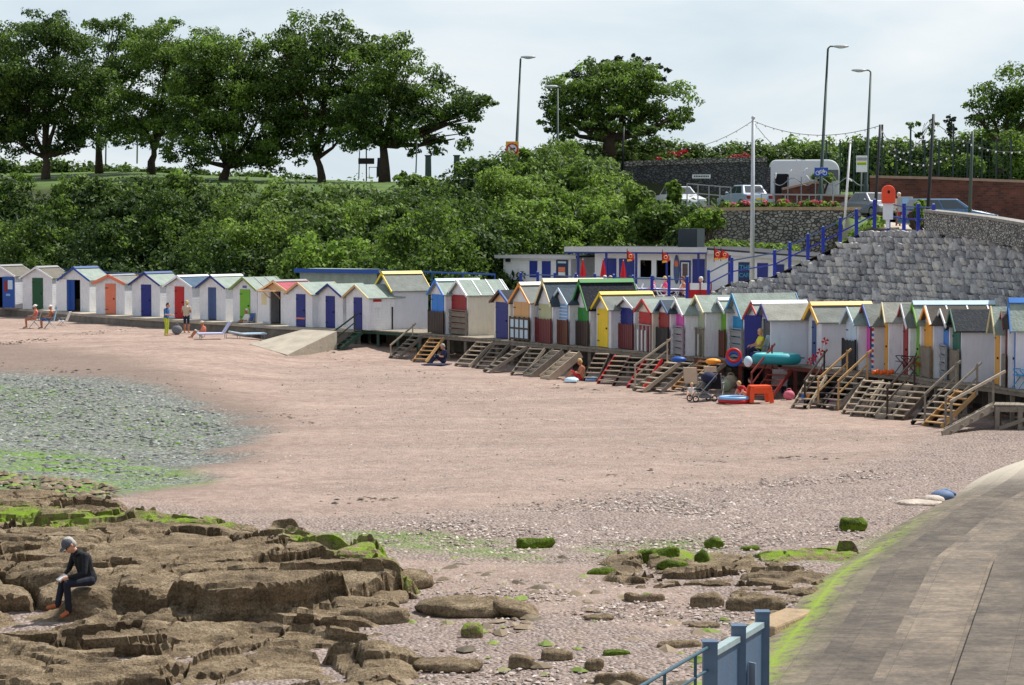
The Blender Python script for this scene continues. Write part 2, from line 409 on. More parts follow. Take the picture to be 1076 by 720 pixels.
# ================= promenade slab and sea wall under the left huts, bank behind
conc = paint('promenade_concrete', C(176, 166, 150), .85, .25, 1.5, .3, 8, dirt=.35)
walld = paint('sea_wall_concrete', C(120, 114, 106), .9, .35, 2.5, .4, 10, dirt=.5)
def row_frame(px):
    i = np.interp(px, [a for a, b in ROWPX], range(len(ROWPX)))
    x = np.interp(i, range(len(RX)), RX); y = np.interp(i, range(len(RX)), RY)
    i2 = min(len(RX)-1.001, i+.6); i1 = max(0, i-.6)
    tx = np.interp(i2, range(len(RX)), RX)-np.interp(i1, range(len(RX)), RX); ty = np.interp(i2, range(len(RX)), RY)-np.interp(i1, range(len(RX)), RY)
    l = math.hypot(tx, ty); tx /= l; ty /= l
    return Vector((x, y, 0)), Vector((tx, ty, 0)), Vector((ty, -tx, 0))   # point, along (right/near), out towards sea
def strip(name, pxs, secs, mats):
    """cross-sections: list of (out, z, mat) along the row"""
    mb = MB(); n = len(secs)
    for k, px in enumerate(pxs):
        p, a, o = row_frame(px)
        if o.y > 0: o = -o
        for (q, z) in secs(px): mb.v.append(tuple(p+o*q+Vector((0, 0, z))))
    for k in range(len(pxs)-1):
        for j in range(n_sec-1):
            mb.f.append((k*n_sec+j, (k+1)*n_sec+j, (k+1)*n_sec+j+1, k*n_sec+j+1)); mb.m.append(mats[j])
    return mb
def strip2(name, pxs, secf, matidx, mats, parent=None):
    mb = MB(); n = len(secf(pxs[0]))
    for px in pxs:
        p, a, o = row_frame(px)
        for (q, z) in secf(px): mb.v.append(tuple(p+o*q+Vector((0, 0, z))))
    for k in range(len(pxs)-1):
        for j in range(n-1):
            mb.f.append((k*n+j, (k+1)*n+j, (k+1)*n+j+1, k*n+j+1)); mb.m.append(matidx[j])
    return mb.build(name, mats, parent)
left = list(range(-300, 392, 12))
pr = strip2('promenade', left, lambda px: [(.62, -1.8), (.62, -.14), (.72, -.14), (.72, -.012), (-5.5, -.012)] if px > 135 else [(.45, -1.8), (.45, -.14), (.45, -.13), (.45, -.012), (-5.5, -.012)], [0, 1, 1, 1], [walld, conc])
tag(pr, kind='structure')
rt = [385]+list(range(392, 1190, 12))
pr2 = strip2('sea_wall', rt, lambda px: [(-2.35, -1.9), (-2.35, -.25), (-2.2, -.25), (-2.2, -.1), (-5.2, -.1)], [0, 1, 1, 1], [walld, conc])
tag(pr2, 'grey concrete sea wall running behind the posts of the decks', 'sea wall'); 
# concrete ramp from the promenade down to the sand
rp = [G(303, 344, 0.0), G(392, 348.5, 0.0)]
mb = MB(); a0 = G(318, 346.5, -.012); a1 = G(354, 348.2, -.012); s0 = S(262, 362); s1 = S(302, 368); mid = G(386, 356, -.5)
def dn(p, z=-2.2): return (p.x, p.y, z)
top = [(a0.x, a0.y, .0), (a1.x, a1.y, .0), (s1.x, s1.y, s1.z+.04), (s0.x, s0.y, s0.z+.03)]
bot = [(x, y, -2.4) for x, y, z in top]
mb.add(top+bot, [(0, 1, 2), (0, 2, 3)]+[(i, 4+i, 4+(i+1) % 4, (i+1) % 4) for i in range(4)])
tag(mb.build('beach_ramp', conc), kind='structure')

# ---- bank / plateau terrain behind
cols = [
 (-700, [(0, 0), (119, 0), (129, 7.5), (180, 10), (400, 12)]),
 (-300, [(0, 0), (117, 0), (127, 7.5), (180, 10), (400, 12)]),
 (0, [(0, 0), (104, 0), (113, 7.6), (125, 8.6), (150, 10), (400, 11)]),
 (150, [(0, 0), (97, 0), (107, 7.4), (120, 8.6), (150, 10), (400, 11)]),
 (300, [(0, 0), (90, 0), (99, 5.5), (106, 7.5), (125, 8.4), (160, 9.2), (400, 10)]),
 (440, [(0, 0), (82, 0), (90, 3), (102, 7.2), (110, 7.9), (160, 8.4), (400, 8.6)]),
 (520, [(0, -.1), (77, -.1), (78, 1.2), (88, 1.4), (97, 6), (105, 8), (150, 8.4), (400, 8.5)]),
 (600, [(0, -.1), (74, -.1), (74.6, 1.3), (90, 1.4), (98, 6), (112, 9.6), (120, 10), (400, 10)]),
 (660, [(0, -.1), (72, -.1), (72.6, 1.38), (90, 1.4), (97, 4.6), (103, 5.9), (109, 6), (112, 8.9), (130, 9.5), (400, 10)]),
 (705, [(0, -.1), (71, -.1), (71.6, 1.38), (89, 1.4), (93, 4.6), (97, 5.75), (109, 5.8), (112, 8.8), (130, 9.5), (400, 10)]),
 (760, [(0, -.1), (70.4, -.1), (71, 1.38), (88.1, 1.4), (88.6, 5.7), (109, 5.8), (112, 8.6), (150, 9.5), (400, 10)]),
 (850, [(0, -.1), (67.4, -.1), (67.9, 1.38), (88.1, 1.4), (88.6, 5.7), (106, 5.8), (114, 7), (150, 9), (400, 10)]),
 (890, [(0, -.1), (65.3, -.1), (66.4, 3.6), (80, 4.2), (88.6, 5.7), (106, 5.8), (114, 7), (150, 9), (400, 10)]),
 (920, [(0, -.1), (63.7, -.1), (65.2, 4.8), (80, 5.0), (89, 5.2), (101, 5.3), (114, 7), (150, 9), (400, 10)]),
 (980, [(0, -.1), (60.6, -.1), (62.8, 4.75), (80, 4.9), (90, 4.95), (100, 5.0), (101, 6.6), (120, 7.5), (150, 9), (400, 10)]),
 (1080, [(0, -.1), (56, -.1), (58.3, 4.4), (80, 4.8), (90, 4.95), (100, 5.0), (101, 6.6), (120, 7.5), (150, 9.5), (400, 10)]),
 (1500, [(0, -.1), (46, -.1), (48, 4.2), (80, 4.8), (90, 4.95), (100, 5.0), (101, 6.6), (120, 7.5), (150, 9.5), (400, 10)])]
cols = [(c, [(D*K, z) for D, z in pf]) for c, pf in cols]
Dst = np.array(sorted(set([round(a, 2) for a in np.concatenate([np.arange(50*K, 130*K, .6), np.arange(130*K, 400*K, 10)])])))
pxs = np.arange(-700, 1501, 10.0)
tab = np.array([[np.interp(dd, [a for a, b in prof], [b for a, b in prof]) for dd in Dst] for _, prof in cols])
HT = np.array([[np.interp(px, [c[0] for c in cols], tab[:, j]) for px in pxs] for j in range(len(Dst))])
def land_z(px, D): 
    col = np.array([np.interp(px, pxs, HT[j]) for j in range(len(Dst))]); return float(np.interp(D, Dst, col))
PX, DD = np.meshgrid(pxs, Dst)
XX = (PX-CX)/F*DD
rd = row_dist(XX, DD)
ZZ = HT+(fbm(XX*.3, DD*.22, 5)-.5)*.25*(HT > 2)
keep = rd < -2.6
Fc = grid_faces(len(pxs), len(Dst)); kf = keep.ravel()[Fc].all(1)
def bank_mat():
    m = bpy.data.materials.new('grass_bank'); t, N, L = nt(m)
    out = N('ShaderNodeOutputMaterial'); b = N('ShaderNodeBsdfPrincipled'); L(b.outputs[0], out.inputs[0]); b.inputs['Roughness'].default_value = .9
    tc = N('ShaderNodeTexCoord'); n = N('ShaderNodeTexNoise'); n.inputs['Scale'].default_value = .8; n.inputs['Detail'].default_value = 8; L(tc.outputs['Object'], n.inputs['Vector'])
    c = N('ShaderNodeValToRGB'); L(n.outputs[0], c.inputs[0]); c.color_ramp.elements[0].position = .3; c.color_ramp.elements[1].position = .7
    c.color_ramp.elements[0].color = C(58, 82, 28); c.color_ramp.elements[1].color = C(84, 108, 38)
    geo = N('ShaderNodeNewGeometry'); sx = N('ShaderNodeSeparateXYZ'); L(geo.outputs['Normal'], sx.inputs[0])
    r2 = N('ShaderNodeValToRGB'); r2.color_ramp.elements[0].position = .9; r2.color_ramp.elements[1].position = .97; L(sx.outputs[2], r2.inputs[0])
    mx = N('ShaderNodeMix'); mx.data_type = 'RGBA'; L(r2.outputs[0], mx.inputs[0]); mx.inputs[6].default_value = C(58, 62, 34); L(c.outputs[0], mx.inputs[7])
    L(mx.outputs[2], b.inputs['Base Color'])
    return m
bank = npmesh('hillside', np.stack([XX, DD, ZZ], -1).reshape(-1, 3), Fc[kf], bank_mat(), smooth=True)
tag(bank, kind='structure')
# ================= rock outcrops (bedrock terrain with dipping slabs)
def rock_mat(key, c0, c1, c2, algae=True):
    m = bpy.data.materials.new(key); t, N, L = nt(m)
    out = N('ShaderNodeOutputMaterial'); b = N('ShaderNodeBsdfPrincipled'); L(b.outputs[0], out.inputs[0]); b.inputs['Roughness'].default_value = .85; b.inputs['Specular IOR Level'].default_value = .25
    tc = N('ShaderNodeTexCoord')
    mp = N('ShaderNodeMapping'); mp.inputs['Scale'].default_value = (.8, 1.6, 3); mp.inputs['Rotation'].default_value = (0, 0, .2); L(tc.outputs['Object'], mp.inputs[0])
    n = N('ShaderNodeTexNoise'); n.inputs['Scale'].default_value = 1.4; n.inputs['Detail'].default_value = 9; n.inputs['Roughness'].default_value = .68; L(mp.outputs[0], n.inputs['Vector'])
    c = N('ShaderNodeValToRGB'); L(n.outputs[0], c.inputs[0]); el = c.color_ramp.elements
    el[0].position = .3; el[0].color = c0; el[1].position = .7; el[1].color = c2; e = el.new(.5); e.color = c1
    n2 = N('ShaderNodeTexNoise'); n2.inputs['Scale'].default_value = 24; n2.inputs['Detail'].default_value = 5; n2.inputs['Roughness'].default_value = .7; L(tc.outputs['Object'], n2.inputs['Vector'])
    r2 = N('ShaderNodeValToRGB'); r2.color_ramp.elements[0].position = .35; r2.color_ramp.elements[0].color = (.3, .28, .26, 1); r2.color_ramp.elements[1].position = .65; r2.color_ramp.elements[1].color = (1.15, 1.15, 1.12, 1); L(n2.outputs[0], r2.inputs[0])
    mx = N('ShaderNodeMix'); mx.data_type = 'RGBA'; mx.blend_type = 'MULTIPLY'; mx.inputs[0].default_value = .85; L(c.outputs[0], mx.inputs[6]); L(r2.outputs[0], mx.inputs[7]); last = mx.outputs[2]
    if algae:
        a = N('ShaderNodeAttribute'); a.attribute_name = 'algae'
        n3 = N('ShaderNodeTexNoise'); n3.inputs['Scale'].default_value = 3.5; n3.inputs['Detail'].default_value = 8; n3.inputs['Roughness'].default_value = .7; L(tc.outputs['Object'], n3.inputs['Vector'])
        r3 = N('ShaderNodeValToRGB'); r3.color_ramp.elements[0].position = .43; r3.color_ramp.elements[1].position = .56; L(n3.outputs[0], r3.inputs[0])
        ml = N('ShaderNodeMath'); ml.operation = 'MULTIPLY'; L(a.outputs['Fac'], ml.inputs[0]); L(r3.outputs[0], ml.inputs[1])
        m2 = N('ShaderNodeMix'); m2.data_type = 'RGBA'; L(ml.outputs[0], m2.inputs[0]); L(last, m2.inputs[6]); m2.inputs[7].default_value = C(118, 146, 30); last = m2.outputs[2]
    L(last, b.inputs['Base Color'])
    ad = N('ShaderNodeMath'); ad.operation = 'MULTIPLY_ADD'; L(n.outputs[0], ad.inputs[0]); ad.inputs[1].default_value = 1.6; L(n2.outputs[0], ad.inputs[2])
    bp = N('ShaderNodeBump'); bp.inputs['Strength'].default_value = .9; bp.inputs['Distance'].default_value = .05; L(ad.outputs[0], bp.inputs['Height']); L(bp.outputs[0], b.inputs['Normal'])
    MATS[key] = m
    return m
ROCK = rock_mat('brown_rock', C(84, 72, 58), C(138, 120, 96), C(176, 158, 132))
WEED = rock_mat('weed_rock', C(58, 62, 24), C(94, 116, 26), C(136, 166, 36), False)
STONE = rock_mat('shore_stone', C(96, 84, 68), C(134, 118, 96), C(158, 142, 120))

def strata(X, Y, base, s, ang=.1, su=3.0, sv=1.15, amp=.26):
    Y = Y/K
    wx = (fbm(X*.35, Y*.35, s+1)-.5)*2.4; wy = (fbm(X*.3+9, Y*.5, s+2)-.5)*1.3
    U = (X+wx)*math.cos(ang)+(Y+wy)*math.sin(ang); Vv = -(X+wx)*math.sin(ang)+(Y+wy)*math.cos(ang)
    f1, f2, cx, cy, r = voro(U/su, Vv/sv, s)
    dv = np.clip(Vv/sv-cy, -.7, .7)
    h = base+amp*(r-.5)*1.05+amp*1.4*dv
    e = f2-f1
    h -= (1-sstep(.0, .045, e))*.3+(1-sstep(.0, .22, e))*.06
    g1, g2, gx, gy, q = voro(U/su*1.9+3, Vv/sv*2.6+7, s+40)
    gd = np.clip(Vv/sv*2.6+7-gy, -.7, .7)
    h += (q-.5)*.08+.1*gd; h -= (1-sstep(0, .06, g2-g1))*.09
    w2 = fbm(U*.5, Vv*2.4, s+50, 3)
    am = .35+1.3*sstep(.3, .7, fbm(U*.45+5, Vv*.8, s+52, 2))
    for fr_, a_, sd_ in ((1.15, .12, 3), (2.6, .045, 4)):
        saw = (Vv*fr_+w2*(1.6+fr_*.5)+sd_*.37+(q-.5)*.5) % 1.0
        h += -(sstep(0, 1, saw)*.4+saw*.6-.5)*a_*am
    h += (fbm(X*1.1, Y*1.5, s+60, 5)-.5)*.15+(fbm(X*7, Y*6, s+61, 4)-.5)*.045
    return h
def outcrop(name, P, x0, x1, y0, y1, basef, seed, edge=.9, algp=[], res=.05, label=None, **kw):
    xs = np.arange(x0, x1, res); ys = np.arange(y0*K, y1*K, res*K)
    X, Y = np.meshgrid(xs, ys)
    sd_ = polydist(X, Y, P)+(fbm(X*.8, Y*.8, seed+70)-.5)*1.1
    h = strata(X, Y, basef(X, Y), seed, **kw)
    sz = sand_z(X, Y)
    h = np.where(True, h, h)
    k = sstep(-edge*.5, edge*.5, sd_)
    Z = (sz-.35)*(1-k)+h*k
    if name == 'rock_outcrop':
        for (qx, qy, qz, rr) in FLAT:
            g = np.exp(-(((X-qx)/rr)**2+((Y-qy)/(rr*.9))**2)**2); Z = Z*(1-g)+(qz+(Z-basef(X, Y))*.06)*g
    alg = np.zeros(X.shape)
    for p in algp: alg = np.maximum(alg, sstep(-.35, .35, polydist(X, Y, p)))
    keep = (sd_ > -edge*1.2) & (Z > sz-.33)
    Fc = grid_faces(len(xs), len(ys)); kf = keep.ravel()[Fc].any(1)
    Yo = Y.copy(); sh = np.zeros(Z.shape); nw = 8
    for j_ in range(1, nw):
        dz_ = np.zeros(Z.shape); dz_[:-j_] = Z[j_:]-Z[:-j_]; sh = np.maximum(sh, np.maximum(0, dz_-.07)*(1-j_/nw))
    Y = Y+np.minimum(1.1*sh, .34)
    o = npmesh(name, np.stack([X, Y, Z], -1).reshape(-1, 3), Fc[kf], ROCK, smooth=False, attrs={'algae': alg.ravel()})
    tag(o, label, kind='structure'); OUT[name] = (xs, ys, Z)
    return o
OUT = {}
MAN = G(92, 617, -.98); FOOT = G(60, 643, -1.42)
FLAT = [(FOOT.x-.25, FOOT.y-.9, -1.62, 1.0), (FOOT.x, FOOT.y+.1, -1.5, .6), (MAN.x, MAN.y+.15, -1.0, .5)]
E1 = [G(x, y, -1.0) for x, y in [(-80, 612), (60, 614), (130, 617), (200, 625), (250, 628), (300, 622), (370, 612), (440, 596)]]
e1x = [p.x for p in E1]; e1y = [p.y for p in E1]
def base_out(X, Y):
    ye = np.interp(X, e1x, e1y)+(fbm(X*.9, X*0+2, 77)-.5)*.5
    up = -1.04-.012*(Y-28*K); lo = -1.5-.0*Y
    k = sstep(-.08, .08, Y-ye)
    far = sstep(33*K, 38*K, Y)*-.15
    return lo*(1-k)+(up+far)*k
OP = wpoly([(-260, 512), (0, 512), (60, 517), (120, 527), (165, 536), (225, 545), (285, 566), (345, 574), (400, 590), (440, 606), (436, 640), (420, 655), (440, 690), (430, 735), (-200, 790)], -1.3)
AL = [wpoly(p, -1.1) for p in ([(-50, 527), (30, 526), (70, 530), (60, 545), (-50, 548)], [(70, 536), (140, 532), (150, 545), (80, 552)], [(120, 530), (200, 533), (255, 546), (240, 556), (190, 552), (130, 545)], [(30, 547), (90, 547), (90, 556), (30, 556)], [(330, 576), (440, 578), (470, 600), (420, 604), (350, 590)], [(300, 566), (380, 570), (370, 582), (310, 580)])]
outcrop('rock_outcrop', OP, -16.5, 1.0, 22.0, 42.5, base_out, 11, algp=AL, label='brown layered rock shelf with deep cracks in front of the beach')
LP = wpoly([(610, 600), (690, 590), (770, 597), (880, 588), (905, 596), (880, 615), (850, 645), (760, 642), (690, 630), (630, 618)], -1.6)
outcrop('low_ledge', LP, 1.0, 10.5, 27.5, 36.5, lambda X, Y: sand_z(X, Y)+.03, 23, edge=.6, amp=.11, algp=[wpoly([(680, 585), (760, 590), (740, 602), (670, 600)], -1.6), wpoly([(780, 590), (900, 583), (905, 600), (800, 602)], -1.6)], label='low ledge of brown rock half sunk in the shingle')

# ---- separate slabs and boulders
def slab(px0, px1, ytop, ybot, mat, label, group=None, name='rock_slab', hgt=.3, tilt=0, yaw=0, weedtop=False, seed=1):
    """flat stone whose near base edge lies on the sand at ybot"""
    a = S(px0, ybot); b = S(px1, ybot); wd = (b-a).length; c = (a+b)/2
    s = F/c.y
    far = S((px0+px1)/2, ytop+hgt*s)
    dp = max(.25, min(wd*.8, (far-c).length))
    loc = c+Vector((0, dp/2, 0)); loc.z = float(sand_z(np.array([loc.x]), np.array([loc.y]))[0])
    n1, n2 = 40, 20
    th = np.linspace(0, 2*np.pi, n1, endpoint=False); ph = np.linspace(.02, np.pi-.02, n2)
    T, Pp = np.meshgrid(th, ph); hgt = hgt*.8
    e = .42
    sg = lambda v, p: np.sign(v)*np.abs(v)**p
    if mat is WEED: e = .78
    x = sg(np.cos(T), .78)*np.sin(Pp)**e*wd/2; y = sg(np.sin(T), .78)*np.sin(Pp)**e*dp/2; z = sg(np.cos(Pp), .7 if mat is not WEED else .95)*hgt*.6
    nz = (fbm(x*2.3+seed*7, y*2.3+z*3, seed, 5)-.5); nz2 = (fbm(x*7+seed, y*7+z*6, seed+3, 4)-.5)
    x += nz*.5*min(1, wd/2); y += (fbm(x*1.9+4, z*4+seed, seed+8)-.5)*.3*min(1, dp); z += nz*(.55 if mat is WEED else .3)*hgt/.3*np.clip(z/hgt+.4, 0, 1)+nz2*.07
    z += tilt*x
    V = np.stack([x, y, z+hgt*.3], -1).reshape(-1, 3)
    j = np.arange(n2-1)[:, None]; i = np.arange(n1)[None, :]
    Fc = np.stack([j*n1+i, (j+1)*n1+i, (j+1)*n1+(i+1) % n1, j*n1+(i+1) % n1], -1).reshape(-1, 4)
    o = npmesh(name, V, Fc, mat, smooth=True, attrs={'algae': np.where(V[:, 2] > hgt*.5, 1.0, 0) if weedtop else np.zeros(len(V))})
    # close the poles
    import bmesh
    bm = bmesh.new(); bm.from_mesh(o.data); bmesh.ops.holes_fill(bm, edges=[e_ for e_ in bm.edges if len(e_.link_faces) == 1], sides=0); bmesh.ops.recalc_face_normals(bm, faces=bm.faces); bm.to_mesh(o.data); bm.free()
    o.location = loc; o.rotation_euler = (0, 0, yaw)
    tag(o, label, 'rock', group)
    return o
slab(438, 534, 614, 650, ROCK, 'broad flat brown slab at the right end of the rock shelf', hgt=.34, seed=2)
sl1 = slab(515, 572, 617, 649, ROCK, 'narrow dark slab leaning off the right end of the broad flat slab', hgt=.24, tilt=-.3, seed=3)
slab(363, 452, 592, 620, ROCK, 'thick brown block lying just behind the broad flat slab', hgt=.36, seed=4)
slab(352, 430, 633, 656, ROCK, 'rounded brown slab in front of the dark gap in the rock shelf', hgt=.3, seed=5)
slab(372, 428, 612, 636, ROCK, 'middle brown block between two larger slabs at the shelf end', hgt=.2, seed=6)
slab(484, 508, 653, 672, ROCK, 'small dark green-topped boulder alone below the broad flat slab', hgt=.28, weedtop=True, seed=7)
slab(534, 562, 684, 702, ROCK, 'dark angular stone near the bottom centre of the beach', hgt=.22, seed=8)
slab(568, 602, 680, 694, ROCK, 'pointed grey-brown stone with a sloping top near the bottom centre', hgt=.2, seed=9)
slab(436, 506, 684, 706, ROCK, 'long low brown stone at the right foot of the rock shelf', hgt=.2, seed=10)
slab(540, 582, 564, 576, WEED, 'flat boulder covered in bright green weed alone on the shingle', 'weed boulders on the shingle', 'weed_boulder', .26, seed=11)
slab(665, 712, 574, 591, WEED, 'largest weed-covered boulder at the left of the low ledge', 'weed boulders on the shingle', 'weed_boulder', .34, seed=12)
slab(690, 725, 586, 599, WEED, 'green weed boulder touching the front of the largest one', 'weed boulders on the shingle', 'weed_boulder', .24, seed=13)
slab(729, 746, 583, 593, WEED, 'small round weed boulder just right of the touching pair', 'weed boulders on the shingle', 'weed_boulder', .22, seed=14)
slab(740, 761, 565, 576, WEED, 'dark humped weed boulder standing farthest up the shingle', 'weed boulders on the shingle', 'weed_boulder', .26, seed=15)
slab(779, 799, 572, 578, WEED, 'low sliver of green weed rock right of the humped boulder', 'weed boulders on the shingle', 'weed_boulder', .13, seed=16)
slab(882, 914, 543, 557, WEED, 'blocky weed-topped boulder near the stepped slipway', 'weed boulders on the shingle', 'weed_boulder', .34, seed=17)
slab(617, 650, 597, 604, WEED, 'thin green weed-covered rock left of the low ledge', 'weed boulders on the shingle', 'weed_boulder', .12, seed=18)
slab(762, 828, 623, 642, ROCK, 'long brown block at the front of the low ledge by the slipway', hgt=.33, tilt=.06, seed=19)
slab(725, 762, 620, 638, ROCK, 'brown block left of the long one at the front of the low ledge', hgt=.26, seed=20)
slab(655, 700, 622, 632, ROCK, 'dark split block under the left edge of the low ledge', hgt=.2, seed=21)
slab(725, 758, 652, 660, ROCK, 'thin dark slab lying on the shingle behind the blue railing', hgt=.12, seed=22)
slab(690, 736, 672, 682, ROCK, 'low buff slab on the shingle above the handrail', hgt=.13, seed=23)
slab(633, 662, 680, 690, WEED, 'thin green-edged stone left of the handrail', hgt=.12, seed=24)
slab(614, 634, 695, 704, ROCK, 'dark stone at the bottom edge left of the handrail', hgt=.18, seed=25)
slab(620, 690, 704, 720, ROCK, 'long flat slab at the bottom edge beside the handrail', hgt=.2, seed=26)
slab(614, 646, 646, 652, ROCK, 'thin pinkish slab on the shingle below the low ledge', hgt=.1, seed=27)

# ---- loose stones, too many to count
def scatter(name, n, poly, z, smin, smax, mat, seed, label, flat=.5, power=2.0, zoff=0.0, keepf=None):
    rg = np.random.default_rng(seed)
    P = np.array(poly); x0, y0 = P.min(0); x1, y1 = P.max(0)
    x = rg.uniform(x0, x1, n*6); y = rg.uniform(y0, y1, n*6); k = inpoly(x, y, poly)
    if keepf is not None: k &= keepf(x, y, rg)
    x = x[k][:n]; y = y[k][:n]; n = len(x)
    s = smin+(smax-smin)*rg.random(n)**power
    zz = sand_z(x, y)-.12*0+zoff
    base = np.array([(1, 0, 0), (.45, .8, .1), (-.55, .75, 0), (-1, 0, .05), (-.5, -.8, 0), (.5, -.75, .05), (.35, .1, .8), (-.3, .15, .85), (.05, -.35, .75), (0, 0, -.6)])
    fs = np.array([(0, 1, 6), (1, 2, 7), (1, 7, 6), (2, 3, 7), (3, 4, 8), (3, 8, 7), (4, 5, 8), (5, 0, 6), (5, 6, 8), (6, 7, 8), (1, 0, 9), (2, 1, 9), (3, 2, 9), (4, 3, 9), (5, 4, 9), (0, 5, 9)])
    a = rg.uniform(0, 6.28, n); el = rg.uniform(.55, 1, n)
    B = base[None]*(1+rg.uniform(-.25, .25, (n, 10, 1)))
    bx = B[..., 0]*s[:, None]; by = B[..., 1]*(s*el)[:, None]; bz = B[..., 2]*(s*flat*rg.uniform(.6, 1.2, n))[:, None]
    vx = bx*np.cos(a)[:, None]-by*np.sin(a)[:, None]+x[:, None]; vy = bx*np.sin(a)[:, None]+by*np.cos(a)[:, None]+y[:, None]; vz = bz+zz[:, None]
    V = np.stack([vx, vy, vz], -1).reshape(-1, 3)
    Fc = (fs[None]+np.arange(n)[:, None, None]*10).reshape(-1, 3)
    tint = np.repeat(rg.random(n), 10)
    o = npmesh(name, V, Fc, mat, smooth=False, attrs={'tint': tint})
    tag(o, label, kind='stuff'); return o
def tintmat(key, stops):
    m = bpy.data.materials.new(key); t, N, L = nt(m)
    out = N('ShaderNodeOutputMaterial'); b = N('ShaderNodeBsdfPrincipled'); L(b.outputs[0], out.inputs[0]); b.inputs['Roughness'].default_value = .75
    at = N('ShaderNodeAttribute'); at.attribute_name = 'tint'; c = N('ShaderNodeValToRGB'); L(at.outputs['Fac'], c.inputs[0]); el = c.color_ramp.elements
    el[0].position, el[0].color = stops[0]; el[1].position, el[1].color = stops[-1]
    for p, cc in stops[1:-1]: e = el.new(p); e.color = cc
    L(c.outputs[0], b.inputs['Base Color']); MATS[key] = m; return m
PEB = tintmat('pebble', [(0, C(96, 86, 82)), (.35, C(146, 130, 120)), (.65, C(172, 154, 144)), (.9, C(184, 170, 160)), (1, C(200, 190, 182))])
RUB = tintmat('rubble', [(0, C(84, 74, 58)), (.4, C(118, 102, 80)), (.8, C(140, 122, 100)), (.82, C(98, 116, 40)), (1, C(120, 138, 50))])
WETS = tintmat('wet_stone', [(0, C(60, 60, 58)), (.3, C(100, 104, 102)), (.6, C(132, 136, 132)), (.82, C(140, 144, 138)), (.84, C(172, 174, 168)), (.87, C(172, 174, 168)), (.88, C(74, 104, 40)), (1, C(120, 156, 60))])
gp = wpoly([(330, 552), (500, 545), (700, 525), (880, 505), (1000, 505), (960, 545), (850, 640), (800, 740), (420, 760), (440, 620), (360, 575)], -1.65)
scatter('shingle', 24000, gp, 0, .012, .07, PEB, 1, 'loose grey and pink pebbles of the shingle', power=3.4, keepf=lambda x, y, g_: g_.random(len(x)) < sstep(.3, .62, fbm(x*.35, y*.4, 51))*.9*sstep(-1, 5, polydist(x, y, gp))+.04)
gp2 = wpoly([(450, 600), (640, 600), (700, 640), (820, 650), (800, 740), (420, 760), (430, 640)], -1.7)
scatter('rubble', 260, gp2, 0, .05, .26, RUB, 2, 'scattered flat brown stones between shelf and slipway', flat=.35, power=2.5)
wp = wpoly([(-200, 405), (60, 410), (170, 425), (245, 440), (235, 490), (200, 512), (80, 520), (-250, 530)], -1.5)
scatter('cobbles', 14000, wp, 0, .015, .12, WETS, 3, 'wet cobbles and weed clumps on the tidal flat', flat=.4, power=3.2, zoff=-.11)
WRK = tintmat('wrack', [(0, C(40, 30, 24)), (.6, C(74, 58, 44)), (1, C(110, 92, 74))])
for i_, (ln_, n_) in enumerate((([(-20, 372), (50, 367), (120, 359), (175, 352), (182, 354), (125, 363), (50, 371), (-20, 376)], 420), ([(330, 372), (480, 398), (600, 408), (700, 418), (700, 421), (590, 412), (470, 402), (330, 376)], 240), ([(0, 390), (160, 402), (270, 424), (330, 440), (330, 444), (262, 429), (150, 406), (0, 394)], 420), ([(350, 518), (520, 506), (720, 484), (900, 478), (900, 483), (720, 490), (520, 512), (350, 525)], 420))):
    scatter('strandline', n_, wpoly(ln_, -1.25), 0, .02, .12, WRK, 40+i_, ('thin dark strandline near the left sea wall', 'faint strandline in front of the steps', 'dark wrack line round the tidal flat', 'broken strandline above the shingle')[i_], flat=.25, power=2)
bp_ = wpoly([(-250, 500), (20, 500), (110, 505), (130, 520), (60, 530), (-250, 520)], -1.4)
scatter('weedy_rubble', 900, bp_, 0, .05, .24, RUB, 4, 'broken weedy stones behind the rock shelf', flat=.4, zoff=-.05)
xp = wpoly([(300, 372), (1000, 470), (1000, 520), (700, 530), (300, 540), (200, 400)], -1.3)
scatter('sand_pebbles', 3500, xp, 0, .012, .06, PEB, 5, 'small stones strewn over the upper sand', power=3)
# ================= beach huts
WHITE = paint('white_boards', C(226, 228, 234), .55, .09, 2, boards=2.3, dirt=.3)
WHITEP = paint('white_paint', C(230, 231, 234), .5, .06, 3, dirt=.12)
CREAM = paint('cream_boards', C(228, 220, 204), .55, .08, 2, boards=2.3, dirt=.18)
SHADEW = paint('shaded_white_panel', C(206, 207, 216), .6, .08, 2, dirt=.12)  # shade on the white huts' side walls put into the paint colour
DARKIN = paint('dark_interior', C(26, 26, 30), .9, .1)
FLOORW = paint('hut_floor', C(110, 96, 80), .8, .2)
METAL = paint('dark_iron', C(40, 40, 44), .5, .1, metal=.6)
def rm(key, c, v=.22): return paint('felt_'+key, C(*c), .92, v, 2.5, .5, 12, dirt=.25)
ROOFS = dict(brown=rm('brown', (112, 108, 100)), pale=rm('pale', (146, 158, 150)), grey=rm('grey', (124, 128, 124)), slate=rm('slate', (62, 76, 88)), dark=rm('dark', (42, 48, 56)), navy=rm('navy', (16, 24, 38)),
             blue=rm('blue', (74, 96, 118)), red=rm('red', (166, 86, 96)), olive=rm('olive', (150, 150, 142)), drk=rm('brownstreak', (84, 78, 72)))
def pc(name, rgb, boards=0, **k): return paint(name, C(*rgb), .45, .08, 3, boards=boards, dirt=.1, **k)
